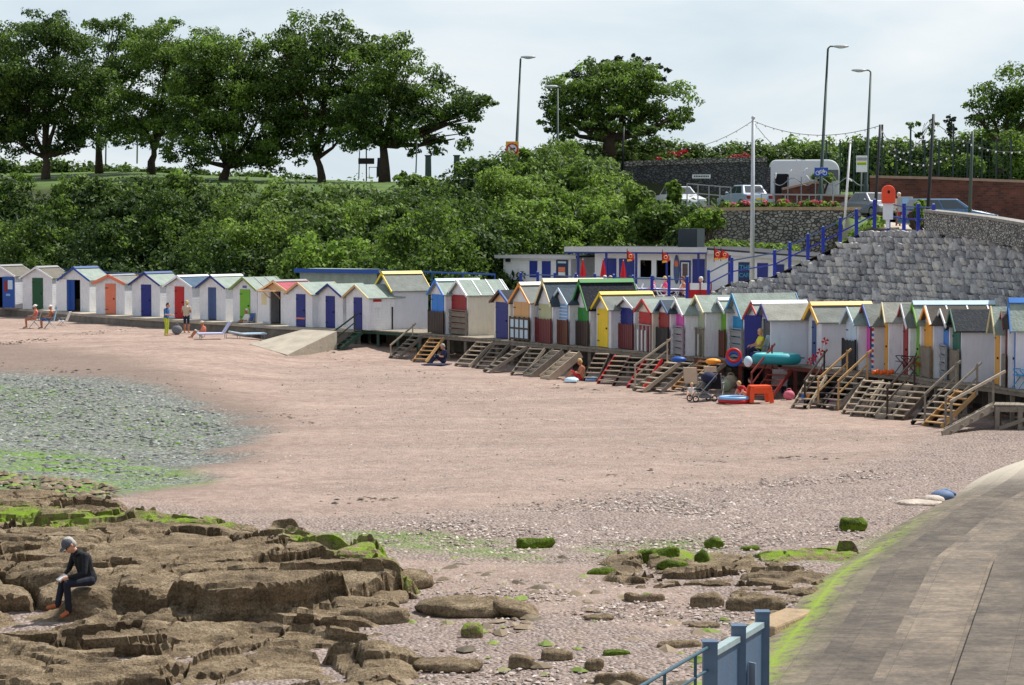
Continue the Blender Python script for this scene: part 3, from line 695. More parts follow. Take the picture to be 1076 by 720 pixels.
PC = dict(white=WHITEP, green=pc('green_paint', (6, 78, 46)), blue=pc('blue_paint', (22, 78, 160)), navy=pc('navy_paint', (14, 32, 122)), salmon=pc('salmon_paint', (224, 124, 92)),
          red=pc('red_paint', (184, 16, 22)), slate=pc('slate_blue_paint', (74, 96, 142)), lime=pc('lime_paint', (112, 176, 40)), olive=pc('olive_paint', (124, 150, 62)), peach=pc('peach_paint', (232, 190, 140)),
          orange=pc('orange_paint', (236, 150, 44)), yellow=pc('yellow_paint', (240, 204, 30)), mustard=pc('mustard_paint', (200, 166, 46)), sky=pc('bright_blue_paint', (22, 122, 214)), darkred=pc('dark_red_paint', (146, 20, 26)),
          tan=pc('tan_paint', (206, 160, 104)), cream=pc('cream_trim', (226, 212, 168)), pale_olive=pc('pale_olive_paint', (176, 182, 140)), lightblue=pc('light_blue_paint', (130, 174, 218)), kelly=pc('leaf_green_paint', (30, 130, 44)),
          magenta=pc('magenta_paint', (208, 74, 168)), sage=pc('sage_paint', (170, 180, 150)), cyan=pc('cyan_paint', (26, 142, 196)), purple=pc('purple_paint', (56, 52, 130)), lilac=pc('lilac_paint', (150, 150, 200)),
          gold=pc('golden_paint', (240, 178, 40)), ice=pc('ice_blue_paint', (190, 212, 228)), maroon=pc('maroon_paint', (104, 26, 34)), dgreen=pc('dark_green_paint', (14, 92, 74)), amber=pc('amber_paint', (222, 158, 44)),
          cornflower=pc('cornflower_paint', (66, 128, 210)), black=pc('black_paint', (22, 24, 30)), brown=pc('brown_stain', (98, 52, 34)), dbrown=pc('dark_brown_stain', (54, 36, 30)), grey=pc('grey_paint', (150, 152, 154)),
          wgrey=paint('weathered_grey_timber', C(136, 126, 114), .85, .25, 4, .5, 30), ginger=pc('ginger_stain', (176, 90, 40)))
TIMBER = PC['wgrey']
def board_pattern(w_, h_, n, axis): pass
NH = 0
HUTS = []
def hut(desc, xl, xr, yf, xa, ya, ye, wall=WHITE, gable=None, roof='pale', trim='white', door=None, board=None, gate=None, w=None, d=2.0, ridge=None, battens=None, side=None,
        opening=None, leaf=None, curtain=None, stripes=False, oh=.16, ohs=.12, trimw=.1, door_fr=(.33, .69), door_top=None, extra=None, lm=0):
    A = G(xl, yf, 0.0)
    s = F/A.y; wpx = (xr-xl)/s
    if w is None: w = float(np.interp(xl, [0, 350, 420, 640, 800, 1060], [2.1, 1.95, 1.75, 1.6, 1.35, 1.25]))
    az = math.atan((xl-CX)/F)
    c = max(.1, min(.98, wpx/w*math.cos(az)))
    yaw = az+math.acos(c)
    root = empty('beach_hut', A, -yaw, desc, 'beach hut', 'beach huts along the shore')
    mid = A+Vector((math.cos(yaw), -math.sin(yaw), 0))*(w/2)
    za = EYE-(ya-HZ)*mid.y/F*1.0; ze = EYE-(ye-HZ)*mid.y/F
    za = max(2.0, za-.05); ze = max(1.4, min(ze, za-.35))+.02
    gable = gable or wall; t_ = .05
    # openings
    dx0, dx1 = w*door_fr[0], w*door_fr[1]
    if board: dx0, dx1 = w*.06, w*.9
    dz = door_top if door_top else min(ze-.02, 1.88)
    if board: dz = ze-.04
    mats = [wall, gable, side or wall]
    mb = MB()
    mb.bb(0, t_, 0, d, .0, ze, 2); mb.bb(w-t_, w, 0, d, 0, ze, 2)
    mb.bb(t_, dx0, 0, t_, 0, ze, 0); mb.bb(dx1, w-t_, 0, t_, 0, ze, 0); mb.bb(dx0, dx1, 0, t_, dz, ze, 0); mb.bb(t_, w-t_, d-t_, d, 0, ze, 0)
    for y0 in (0, d-t_): mb.prism([(0, ze), (w, ze), (w/2, za-.02)], y0, y0+t_, 1)
    mb.build('wall', mats, root)
    mb = MB(); mb.bb(t_, w-t_, t_, d-t_, 0, .03); mb.build('floor', FLOORW, root)
    # roof
    sl = (za-ze)/(w/2)
    rf = MB(); th = .045
    xo = ohs
    for sgn in (-1, 1):
        pts = [(w/2, za), (w/2+sgn*(w/2+xo), ze-sl*xo), (w/2+sgn*(w/2+xo), ze-sl*xo+th), (w/2, za+th)]
        rf.prism(pts, -oh, d+.12)
    ro = rf.build('roof', ROOFS[roof], root)
    if battens:
        bm_ = MB(); nb = battens[1]
        for k in range(nb):
            yy = -oh+.02+(d+oh)*k/(nb-1) if nb > 1 else d/2
            for sgn in (-1, 1):
                bm_.bar((w/2, yy, za+th+.012), (w/2+sgn*(w/2+xo), yy, ze-sl*xo+th+.012), .05, .03)
        bm_.build('roof_batten', PC[battens[0]], ro)
    if ridge:
        bm_ = MB()
        for sgn in (-1, 1): bm_.bar((w/2+sgn*.08, -oh-.01, za+th+.0), (w/2+sgn*.08, d+.13, za+th+.0), .2, .035, up=(sgn*sl, 0, 1))
        bm_.build('ridge_cap', PC[ridge], ro)
    # barge boards
    tl = trim if isinstance(trim, tuple) else (trim, trim)
    for sgn, tc_ in ((-1, tl[0]), (1, tl[1])):
        bm_ = MB(); yy = -oh-.02
        bm_.bar((w/2-sgn*.015, yy, za+.02), (w/2+sgn*(w/2+xo+.02), yy, ze-sl*(xo+.02)+.02), .035, trimw)
        bm_.build('bargeboard', PC[tc_], root)
        bm_ = MB(); bm_.bar((w/2, d+.14, za+.02), (w/2+sgn*(w/2+xo), d+.14, ze-sl*xo+.02), .03, trimw*.8); bm_.build('rear_bargeboard', PC[tc_], root)
    # doors
    def doorleaf(x0, x1, z0, z1, matn, parent, y=.0, handle=True, lines=0):
        m = MB(); m.bb(x0+.01, x1-.01, y-.03, y+.012, z0, z1)
        for q in range(lines): 
            zz = z0+(z1-z0)*(q+.5)/lines; m.bb(x0+.015, x1-.015, y-.04, y-.028, zz-.012, zz+.012)
        dd_ = m.build('door', PC[matn], parent)
        if handle:
            m = MB(); m.bb(x1-.14, x1-.07, y-.075, y-.03, (z0+z1)*.5-.04, (z0+z1)*.5+.03); m.build('handle', METAL, dd_)
            for zz in (z0+.25, z1-.25):
                m = MB(); m.bb(x0+.0, x0+.22, y-.042, y-.028, zz-.02, zz+.02); m.build('hinge', METAL, dd_)
        return dd_
    if door: doorleaf(dx0, dx1, .02, dz, door, root, lines=5 if 'navy door' in desc and xl > 500 else 0)
    if board:
        m_ = (dx0+dx1)/2
        doorleaf(dx0, m_, .02, dz, board, root, lines=0); doorleaf(m_, dx1, .02, dz, board, root, handle=False)
        if board in ('lightblue', 'navy', 'red'):
            m = MB()
            for q in range(7): m.bb(dx0+.02, dx1-.02, -.055, -.032, dz-.14*(q+1), dz-.14*(q+1)+.03)
            m.build('shutter_slats', PC['white' if board == 'lightblue' else board], root)
    if opening:   # near-black panel stands in for the unlit depth of the room
        m = MB(); m.bb(t_+.01, w-t_-.01, d*.55, d*.55+.03, .03, ze-.02); m.build('dark_room_panel', DARKIN, root)
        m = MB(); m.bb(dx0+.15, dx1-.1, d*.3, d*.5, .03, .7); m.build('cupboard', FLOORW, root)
    if curtain:
        m = MB(); x0 = dx0+.01; wd = (dx1-dx0)*curtain[1]; pts = []
        n = 14
        vs = [(x0+wd*i/n, .0+.03*math.sin(i*1.9), z) for z in (.06, dz-.02) for i in range(n+1)]
        m.add(vs, [(i, i+1, n+2+i, n+1+i) for i in range(n)]); o = m.build('curtain', PC[curtain[0]], root)
        so_ = o.modifiers.new('t', 'SOLIDIFY'); so_.thickness = .01
    if leaf:   # a door leaf swung outwards: (hinge side, angle, material, width)
        side_, ang, mt, lw, win = leaf
        hx = dx0 if side_ < 0 else dx1
        c_, s_ = math.cos(R(ang)), math.sin(R(ang))
        m = MB(); e_ = Vector((hx+side_*lw*c_, -lw*s_, 0))
        a_ = Vector((hx, -.03, .02)); 
        m.bar((a_.x, a_.y, .95), (e_.x, e_.y, .95), .035, dz)
        o = m.build('door', mt if not isinstance(mt, str) else PC[mt], root)
        if win:
            m = MB(); pa = a_.lerp(e_, .25); pb = a_.lerp(e_, .7)
            m.bar((pa.x, pa.y, 1.25), (pb.x, pb.y, 1.25), .05, .55); m.build('window', PC['cream'], o)
    if stripes:
        for q in range(10):
            z0 = .1+q*.19
            for x0, x1 in ((.02, dx0-.02), (dx1+.02, w-.02)):
                if z0 < ze-.1: m = MB(); m.bb(x0, x1, -.012, -.002, z0, z0+.1); m.build('stripe', PC['blue' if q % 2 == 0 else 'red'], root)
        m = MB(); hw = w/2
        for q, cc in enumerate(('red', 'blue', 'red')):
            m = MB(); z0 = ze+.05+q*.24; ww = (za-z0-.15)/sl*.92
            if ww > .1: m.prism([(hw-ww, z0), (hw+ww, z0), (hw+ww*.75, z0+.1), (hw-ww*.75, z0+.1)], -.014, -.002); m.build('stripe', PC[cc], root)
    if gate:
        kind, mt = gate; g = MB(); y0 = -.14; gh = 1.08
        x0, x1 = -.02, w+.02
        if mt == 'white_panel':
            g2 = MB()
            for q in range(5): g.bb(x0+(x1-x0)*q/4-.045, x0+(x1-x0)*q/4+.045, y0-.03, y0+.03, .0, gh)
            for zz in (.1, .56, 1.0): g.bb(x0, x1, y0-.028, y0+.028, zz-.04, zz+.04)
            go = g.build('gate', PC['dbrown'], root)
            g2.bb(x0+.03, x1-.03, y0-.01, y0+.01, .06, gh-.06); g2.build('infill_panel', PC['ice'], go)
        elif kind == 'v':
            n = 9
            for q in range(n):
                xx = x0+(x1-x0)*(q+.5)/n; g.bb(xx-(x1-x0)/n*.42, xx+(x1-x0)/n*.42, y0-.012, y0+.012, .02, gh-.02-(.0 if q % 2 else .03))
            for zz in (.2, .9): g.bb(x0, x1, y0+.013, y0+.045, zz-.04, zz+.04)
            g.bb(x0-.04, x0+.03, y0-.02, y0+.05, 0, gh+.02); g.bb(x1-.03, x1+.04, y0-.02, y0+.05, 0, gh+.02)
            g.build('gate', PC[mt], root)
        elif kind == 'h':
            for q in range(4): g.bb(x0, x1, y0-.012, y0+.012, .05+q*.27, .27+q*.27)
            for q in range(4): g.bb(x0, x1, y0-.05, y0-.013, .235+q*.27, .275+q*.27)
            for xx in (x0, x1): g.bb(xx-.04, xx+.04, y0-.03, y0+.04, 0, gh+.06)
            g.bb(x0-.06, x1+.06, y0-.05, y0+.04, gh+.06, gh+.1)
            g.build('gate', PC[mt], root)
        elif kind == 'p':   # posts with white pickets between
            for q in range(5): xx = x0+(x1-x0)*q/4; g.bb(xx-.05, xx+.05, y0-.02, y0+.02, 0, gh)
            g.bb(x0-.06, x1+.06, y0-.05, y0+.04, gh, gh+.045)
            go = g.build('gate', PC[mt], root)
            for q in range(3):
                k = MB(); xx = x0+(x1-x0)*(q+.72)/4; k.bb(xx-.06, xx+.06, y0-.012, y0+.012, .03, gh-.2); k.build('picket', PC['white'], go)
    if extra: extra(root, w, d, ze, za, dx0, dx1, dz)
    HUTS.append((root, w, d, yaw, xl))
    return root
def poster(root, w, d, ze, za, dx0, dx1, dz):
    pass
# ---- left terrace on the promenade, seen from far left to right
def mb_sign(root, w, d, ze, za, dx0, dx1, dz):
    m = MB(); m.bb(w/2-.16, w/2+.16, -.03, -.01, ze+.05, ze+.17); m.build('nameplate', PC['slate'], root)
def hut1x(root, w, d, ze, za, dx0, dx1, dz):
    m = MB(); m.bb(w-.86, w-.02, -.09, -.05, .03, 1.9); o = m.build('door', PC['blue'], root)
    m = MB(); m.bb(w-.72, w-.5, -.1, -.091, 1.0, 1.65); m.build('red_poster', PC['darkred'], o)
    m = MB(); m.bb(w-.46, w-.12, -.1, -.091, 1.15, 1.7); m.build('white_poster', PC['ice'], o)
    m = MB(); m.bb(w-.6, w-.3, -.1, -.091, .75, .88); m.build('small_notice', PC['lightblue'], o)
hut('white hut at the far left edge with a blue door folded open', -14, 16, 323.6, 0, 279, 290, roof='brown', trim='white', opening=True, door_fr=(.4, .62), ridge='grey', extra=hut1x)
hut('white hut with dark green door and brown felt roof at the left end', 24, 55, 324.6, 41, 280.5, 292, roof='brown', trim='white', door='green', ridge='grey')
hut('white hut with bright blue bargeboards and a blue curtain in its open doorway', 64, 94, 327, 79, 281, 294, roof='pale', trim='blue', opening=True, curtain=('blue', .55), door_fr=(.22, .68), leaf=(-1, 6, WHITEP, .72, False), ridge='slate')
hut('white hut with salmon orange door and matching thick bargeboards', 101, 131, 329.8, 115.5, 289, 298, roof='grey', trim='salmon', door='salmon', trimw=.17, ridge='grey')
hut('white hut with navy door and navy bargeboards left of the red-doored hut', 139, 168, 331.8, 154, 286.5, 299, roof='pale', trim='navy', door='navy', ridge='slate')
hut('white hut with plain red door behind the two standing people', 175, 202, 334, 188, 290, 301, roof='blue', trim='white', door='red', ridge='white')
hut('white hut with slate blue curtain in the doorway and blue bargeboards', 210, 237, 335.8, 223, 289.5, 302, roof='pale', trim='navy', opening=True, curtain=('slate', .97), ridge='white', door_fr=(.32, .64))
hut('white hut with lime green door, olive bargeboards and a small nameplate', 245, 270, 338, 257, 291, 304, roof='pale', trim='olive', door='lime', extra=mb_sign, battens=('grey', 4), door_fr=(.3, .72))
def awn(root, w, d, ze, za, dx0, dx1, dz):
    m = MB(); m.bb(dx0-.5, dx1+.05, -.55, -.16, ze-.02, ze+.03); m.build('porch_canopy', PC['peach'], root)
    for xx in (dx0, dx1): m = MB(); m.bar((xx, -.02, ze-.4), (xx, -.5, ze-.03), .03); m.build('bracket', PC['tan'], root)
hut('white hut with faded red roof, peach gable and open windowed door', 276, 303, 340, 289, 295, 306, roof='red', gable=PC['peach'], trim='peach', opening=True, leaf=(-1, 8, WHITEP, .82, True), door_fr=(.3, .7), extra=awn, ridge='grey')
def ostripe(root, w, d, ze, za, dx0, dx1, dz):
    m = MB(); m.bb(dx0+.02, dx1-.02, -.045, -.03, .38, .46); m.build('kick_bar', PC['salmon'], root)
hut('white hut with navy door crossed low down by an orange bar, orange bargeboards', 303, 328, 342.6, 315, 296.5, 309, roof='pale', trim=('tan', 'peach'), door='navy', extra=ostripe, door_fr=(.34, .72))
hut('white hut with navy door and navy bargeboards right of the orange-barred door', 334, 360, 343.8, 347.5, 298, 311, roof='pale', trim='navy', door='navy')
def smallsign(root, w, d, ze, za, dx0, dx1, dz):
    m = MB(); m.bb(w+.01, w+.03, .2, .7, ze-.5, ze-.1); o = m.build('notice', WHITEP, root); 
    m = MB(); m.bb(w+.031, w+.04, .2, .7, ze-.22, ze-.1); m.build('notice_header', PC['red'], o)
hut('white hut with navy door behind the green steps, tan and cream bargeboards', 364, 388, 345.6, 375, 299, 312.5, roof='pale', trim=('tan', 'cream'), door='navy', extra=smallsign)
# ---- huts on the raised deck
hut('tall white hut with yellow-edged roof, mustard upper door and black gate', 396, 414, 344.5, 404, 286.5, 304.5, roof='grey', trim='yellow', board='mustard', gate=('v', 'black'), ridge='yellow', d=1.9, oh=.2, side=SHADEW)
hut('white hut with bright blue upper door and bright blue bargeboards', 453, 468, 349.5, 460, 294, 309, roof='pale', trim='sky', board='sky', gate=('v', 'dbrown'), battens=('grey', 3), ridge='ice')
hut('long hut with sun-toned cream side, dark red upper door and white roof battens', 474, 492, 351, 482.5, 294, 309.5, wall=WHITE, side=CREAM, roof='pale', trim='white', board='darkred', gate=('h', 'wgrey'), battens=('white', 4), d=2.1)  # cream side colour stands in for sunlight on white boards
hut('small cream hut with full navy door and one blue bargeboard', 519, 536, 354.8, 526, 304.5, 317.5, wall=CREAM, gable=PC['peach'], roof='dark', trim=('brown', 'blue'), door='navy', door_fr=(.14, .86), battens=('slate', 3))
hut('white hut with tan upper door, orange bargeboards and white-panelled gate', 539, 558, 357.4, 549.5, 298, 317, roof='grey', trim='orange', board='tan', gate=('v', 'white_panel'), ridge='cream')
hut('white hut with pale olive upper door, cream bargeboards and maroon gate', 566, 581, 359.3, 573.5, 294.5, 319, roof='slate', trim='cream', board='pale_olive', gate=('v', 'maroon'), ridge='cream', d=2.6)
hut('white hut with light blue slatted upper door and reddish brown gate', 582, 598.5, 360.4, 591, 302.5, 318.5, roof='slate', trim='ice', board='lightblue', gate=('v', 'brown'))
hut('white hut with leaf green upper door and green-edged navy roof', 605, 620, 361.8, 612, 295, 323, roof='navy', trim='kelly', board='kelly', gate=('v', 'dbrown'), ridge='kelly', d=2.2, oh=.2)
hut('white hut with full yellow door and yellow bargeboards', 626.5, 642, 364, 634, 308, 324.5, roof='grey', trim='yellow', door='yellow', door_fr=(.12, .82), ridge='yellow', d=2.1, oh=.2)
hut('white hut with navy slatted upper door, maroon gate and plain grey roof', 650.5, 667, 365.6, 659, 312, 323, roof='grey', trim='white', board='navy', gate=('v', 'maroon'))
hut('cream hut with red slatted upper door and red bargeboards', 671, 686, 368.3, 679, 314, 327.5, wall=CREAM, roof='pale', trim='red', board='red', gate=('p', 'grey'))
hut('white hut with brick red upper door, black gate and dark slate roof', 692, 704.5, 370.3, 699, 315, 328, roof='slate', trim='slate', board='darkred', gate=('v', 'black'))
hut('white hut with magenta upper door and white bargeboards', 707.5, 720, 371.8, 714.5, 314.5, 329.5, roof='pale', trim='white', board='magenta', gate=('h', 'grey'))
hut('white hut with tall sage upper door and picket gate', 727.5, 741.5, 372.8, 734, 310, 326.5, roof='pale', trim='cream', board='sage', gate=('p', 'wgrey'), d=2.2)
hut('white hut with pale lime upper door and brown slatted gate', 751.5, 764, 373.5, 758, 314, 327, roof='pale', trim='white', board='lime', gate=('v', 'brown'), ridge='white')
hut('hut with cyan bargeboards and a bright blue upper door', 766, 782, 375, 773, 308, 332, roof='pale', trim='cyan', board='cyan', gate=('h', 'grey'), d=2.4, oh=.2)
hut('narrow white hut with red bargeboards wedged against the purple hut', 786, 800, 378, 795, 317.5, 334, roof='pale', trim='red', board='red', gate=('v', 'wgrey'), ridge='white')
hut('purple gabled hut with navy door swung open and long shade-toned side', 799, 810, 381, 805, 319, 335, wall=WHITE, gable=PC['lilac'], roof='olive', trim='purple', opening=True, leaf=(-1, 55, 'navy', .7, False), side=SHADEW, d=2.35, door_fr=(.15, .9), ridge='olive' if False else None)
hut('white clapboard hut with golden bargeboards and slate blue door', 849, 863, 383, 857.5, 319, 337, roof='grey', trim='gold', door='slate', door_fr=(.32, .62), ridge='gold', side=SHADEW, d=2.1, oh=.2, trimw=.14)
hut('hut with ice blue gable, pale blue door and black gate', 889, 901.5, 386.7, 895, 322.5, 339.5, gable=PC['ice'], roof='pale', trim='ice', board='ice', gate=('v', 'black'), oh=.2)
def towel(root, w, d, ze, za, dx0, dx1, dz):
    m = MB(); n = 10; 
    vs = [(dx0+.1+(dx1-dx0)*.85*i/n, -.09+.03*math.sin(i*1.4), z) for z in (.5, dz-.1) for i in range(n+1)]
    m.add(vs, [(i, i+1, n+2+i, n+1+i) for i in range(n)], 0); o = m.build('hanging_towel', PC['magenta'], root); so_ = o.modifiers.new('t', 'SOLIDIFY'); so_.thickness = .015
hut('red, white and blue striped hut with a coloured towel at its door', 905.5, 918, 387.6, 911.5, 319, 340, roof='grey', trim=('darkred', 'blue'), opening=True, door_fr=(.3, .8), stripes=True, side=SHADEW, extra=towel, d=2.2, oh=.2)
hut('narrow-fronted hut with amber door and white clapboard side', 928.5, 934, 389.6, 931, 317.5, 336.5, roof='olive', trim='cream', door='amber', door_fr=(.25, .8), leaf=None, d=2.2)
hut('white hut with dark red door and red and white bargeboards', 946, 956, 391.5, 951.5, 319, 341, roof='grey', trim=('darkred', 'white'), door='darkred', door_fr=(.35, .8))
hut('white hut with lime door and lime bargeboards', 958.5, 967.5, 392.6, 964, 318, 339, roof='pale', trim='lime', door='lime', door_fr=(.35, .8), d=2.6, ridge='ice')
hut('white hut with amber door, orange bargeboards and grey slatted gate', 971, 980.5, 395, 976, 321.5, 339.3, roof='drk', trim='orange', board='amber', gate=('v', 'wgrey'), battens=('white', 4))
hut('white hut with cornflower blue double door and grey plank gate', 987, 997.5, 396.4, 993, 324.5, 341, roof='drk', trim='white', board='cornflower', gate=('h', 'grey'))
hut('hut with dark green door and bargeboards and a long blank side', 1001, 1010, 399, 1003.5, 325, 345.5, roof='dark', trim='dgreen', board='dgreen', gate=('v', 'wgrey'), side=SHADEW, d=2.0, oh=.24)
hut('white hut with tall thin amber door and cream bargeboards', 1044.5, 1051.5, 403, 1048, 322, 347.5, roof='pale', trim='cream', door='amber', door_fr=(.2, .8), oh=.22)
hut('narrow white hut with maroon door and streaked brown roof', 1054.5, 1059, 404.5, 1057, 327, 343, roof='drk', trim='maroon', door='maroon', door_fr=(.3, .8), gate=('v', 'wgrey'))
hut('hut cut by the right edge with light blue ridge and blue door edge', 1063.5, 1067.5, 405.6, 1065, 315.5, 344, roof='pale', trim='cornflower', door='cornflower', side=SHADEW, ridge='cornflower', d=2.4, oh=.2, w=1.3)

# ================= decks
deckw = paint('deck_timber', C(150, 140, 124), .85, .3, 5, .5, 30)
dpx = [391]+list(range(396, 1070, 13))+[1075, 1090, 1110]
def deck(label, px0, px1, postmat, step=1.35):
    pxs_ = np.linspace(px0, px1, max(3, int((px1-px0)/12)+1))
    P = []
    for px in pxs_:
        p, a, o = row_frame(px)
        if o.y > 0: o = -o
        P.append((p, a, o))
    root = empty('raised_deck', P[0][0]+Vector((0, 0, -1.1)), 0, label, 'deck', 'timber decks carrying the huts')
    off = root.location
    mb = MB()
    # boards across
    L_ = 0; 
    tot = sum((P[i+1][0]-P[i][0]).length for i in range(len(P)-1)); nb = int(tot/.16)
    cum = [0]
    for i in range(len(P)-1): cum.append(cum[-1]+(P[i+1][0]-P[i][0]).length)
    def at(s_):
        i = min(len(P)-2, max(0, int(np.searchsorted(cum, s_))-1)); t_ = (s_-cum[i])/max(1e-6, cum[i+1]-cum[i])
        return P[i][0].lerp(P[i+1][0], t_), P[i][1].lerp(P[i+1][1], t_).normalized(), P[i][2].lerp(P[i+1][2], t_).normalized()
    for k in range(nb):
        p, a, o = at((k+.5)*tot/nb); e = .82+random.uniform(-.03, .03)
        mb.bar(p+o*e+Vector((0, 0, -.034)), p-o*2.3+Vector((0, 0, -.034)), .15, .05)
    mb.build('boards', deckw, root, off)
    for q, dz_ in ((.74, -.13), (-.5, -.13), (-1.9, -.13)):
        m = MB()
        for i in range(len(P)-1): m.bar(P[i][0]+P[i][2]*q+Vector((0, 0, dz_)), P[i+1][0]+P[i+1][2]*q+Vector((0, 0, dz_)), .07, .15)
        m.build('beam', postmat, root, off)
    n = max(2, int(tot/step))
    for k in range(n+1):
        p, a, o = at(min(tot-.05, max(.05, k*tot/n)))
        for q in (.66, -1.2):
            b_ = p+o*q; zs = float(sand_z(np.array([b_.x]), np.array([b_.y]))[0])-.15
            m = MB(); m.bar((b_.x, b_.y, zs), (b_.x, b_.y, -.2), .13, .13); m.build('post', postmat, root, off)
    return root
greenp = pc('deck_green_paint', (38, 74, 60))
deck('green-painted end section of timber deck below the yellow-edged hut', 378, 452, greenp)
deck('grey timber deck below the huts from the blue door to the green-roofed one', 453, 612, TIMBER)
deck('dark timber deck below the huts from the yellow to the magenta door', 613, 745, PC['wgrey'])
deck('timber deck with red-painted edge below the purple and golden huts', 746, 880, pc('oxide_red_paint', (120, 46, 40)))
deck('pale grey timber deck below the striped and clapboard huts', 881, 985, TIMBER)
deck('weathered timber deck at the right end below the dark green and amber huts', 986, 1110, TIMBER)

# ================= steps
def steps(label, tx, ty, fx, fy, width=.72, mat=TIMBER, n=6, tread=None, rail=None, solid=False, treadmat=None):
    T = G(tx-5, ty, 0.0)-Vector((0, 0, .03)); lat = (tx-5-fx)*T.y/F; dep = math.sqrt(max(.5, 1.45**2-lat*lat))
    Fp = W(fx, fy, T.y-dep); Fp.z = min(Fp.z, float(sand_z(np.array([Fp.x]), np.array([Fp.y]))[0])+.04)
    root = empty('steps', (Fp.x, Fp.y, Fp.z), 0, label, 'steps', 'flights of timber steps up to the huts'); off = root.location
    h = Vector((T.x-Fp.x, T.y-Fp.y, 0)); side = Vector((-h.y, h.x, 0)).normalized()
    if side.x < 0: side = -side
    for sgn in (0, 1):
        m = MB(); o = side*(width*sgn)
        if not solid: m.bar(Fp+o+Vector((0, 0, -.02)), T+o+Vector((0, 0, -.06)), .05, .14)
        else:
            d = T-Fp; mm = []
            m.bar(Fp+o, T+o-Vector((0, 0, .1)), .05, .3)
        m.build('stringer', mat, root, off)
    for k in range(n):
        t_ = (k+.6)/n; p = Fp.lerp(T, t_); hd = h.normalized()
        m = MB(); c = p+side*(width/2)
        m.bar(c-side*(width/2-.01)+Vector((0, 0, -.0)), c+side*(width/2-.01), .24, .04, up=(0, 0, 1))
        m.build('tread', treadmat or mat, root, off)
        if solid:
            m = MB(); q = c-hd*.1; m.bar(q-side*(width/2+.02)-Vector((0, 0, .1)), q+side*(width/2+.02)-Vector((0, 0, .1)), .2, .15); m.build('block', mat, root, off)
    if rail:
        rm_, both, rh = rail
        for sgn in ((0, 1) if both else (0,)):
            o = side*(width*sgn-(.05 if sgn == 0 else -.05))
            m = MB(); m.bar(Fp.lerp(T, .06)+o+Vector((0, 0, rh)), T+h.normalized()*.15+o+Vector((0, 0, rh)), .045, .07); m.build('handrail', rm_, root, off)
            for t_ in (.08, .97):
                p = Fp.lerp(T, t_)+o; m = MB(); m.bar(p+Vector((0, 0, -.1)), p+Vector((0, 0, rh)), .06, .06); m.build('rail_post', rm_, root, off)
            if both == 'mid' or rh > .8:
                m = MB(); m.bar(Fp.lerp(T, .08)+o+Vector((0, 0, rh*.5)), T+o+Vector((0, 0, rh*.5)), .035, .05); m.build('mid_rail', rm_, root, off)
    return root
pale = paint('pale_timber', C(176, 160, 140), .8, .2, 4, .4, 30); gold = paint('new_timber', C(190, 150, 100), .7, .2, 4, .3, 30); dk = paint('dark_timber', C(64, 50, 44), .8, .2, 4, .4, 30)
dkg = pc('steps_green', (30, 66, 52)); redw = pc('red_steps_paint', (176, 30, 34)); oxr = MATS['oxide_red_paint']; blk = paint('black_timber', C(34, 34, 38), .8, .2)
steps('dark green steps with a handrail at the left end of the deck', 379, 347, 346, 371, mat=dkg, rail=(dkg, False, .85))
steps('grey-brown steps with a single handrail below the yellow-edged hut', 440, 350.5, 409, 376, mat=PC['wgrey'], rail=(pale, False, .5))
steps('new golden timber steps left of the person sitting under the deck', 458, 353, 434, 378.5, mat=gold)
steps('wide pale steps right of the person sitting under the deck', 508, 357, 478, 383.5, mat=pale, width=.95)
steps('grey steps below the small cream hut with the navy door', 527, 359, 500, 386, mat=TIMBER)
steps('long shallow grey steps below the hut with the tan upper door', 552, 362, 508, 389, mat=TIMBER, n=7)
steps('brown steps below the hut with the pale olive upper door', 563, 364, 537, 390, mat=PC['wgrey'])
steps('solid stepped grey blocks below the hut with the light blue upper door', 588, 366, 551, 392, mat=TIMBER, solid=True)
steps('solid grey steps just left of the sunbather on the sand', 606, 368, 569, 394, mat=pale, solid=True)
steps('dark ladder-like steps right behind the sunbather on the sand', 632, 369, 613, 389, mat=dk, treadmat=pale, width=.6)
steps('bright red steps below the hut with the yellow door', 652, 371.5, 628, 395, mat=redw, treadmat=pale)
steps('dark brown steps below the hut with the navy slatted door', 668, 373, 644, 397.5, mat=dk, treadmat=TIMBER)
steps('red steps behind the pale handrail below the black gate', 684, 375, 659, 400, mat=redw, treadmat=pale)
steps('pale steps with a heavy pale handrail below the magenta-doored hut', 708, 378, 665, 402.5, mat=pale, rail=(pale, False, .85), width=.8)
steps('grey steps just right of the pale handrail', 723, 378.5, 684, 404.5, mat=TIMBER)
steps('golden brown ladder steps below the sage-doored hut', 742, 377, 706, 406, mat=gold, treadmat=gold, n=7)
steps('grey steps behind the beige folding chairs', 756, 379, 716, 407, mat=TIMBER, treadmat=pale)
steps('oxide red steps with a red handrail beside the inflatable boat', 818, 385, 789, 413, mat=oxr, rail=(oxr, False, .85), width=.8)
steps('pale ladder steps behind the seated person right of the orange table', 857, 392, 832, 417, mat=pale, width=.6)
steps('dark brown steps with a black handrail below the golden-edged hut', 873, 392, 845, 419, mat=dk, rail=(dk, False, .85))
steps('grey board-sided steps with two golden handrails', 897, 393, 858, 420, mat=TIMBER, rail=(gold, True, .9), width=.9)
steps('pale steps at the left below the striped hut', 914, 397, 885, 424, mat=pale)
steps('grey-brown steps at the right below the striped hut', 924, 399, 894, 426, mat=TIMBER, treadmat=pale)
steps('grey ladder steps below the amber-doored clapboard hut', 940, 400, 910, 430, mat=TIMBER, treadmat=pale)
steps('solid brown box-sided steps below the hut with the dark red door', 957, 401, 921, 432, mat=PC['wgrey'], solid=True, treadmat=pale)
steps('black-sided steps with a thin dark handrail below the lime-doored hut', 968, 402, 931, 434, mat=dk, treadmat=pale, rail=(dk, False, .9))
steps('black steps just left of the golden pair at the right', 994, 406, 958, 439, mat=blk, treadmat=pale)
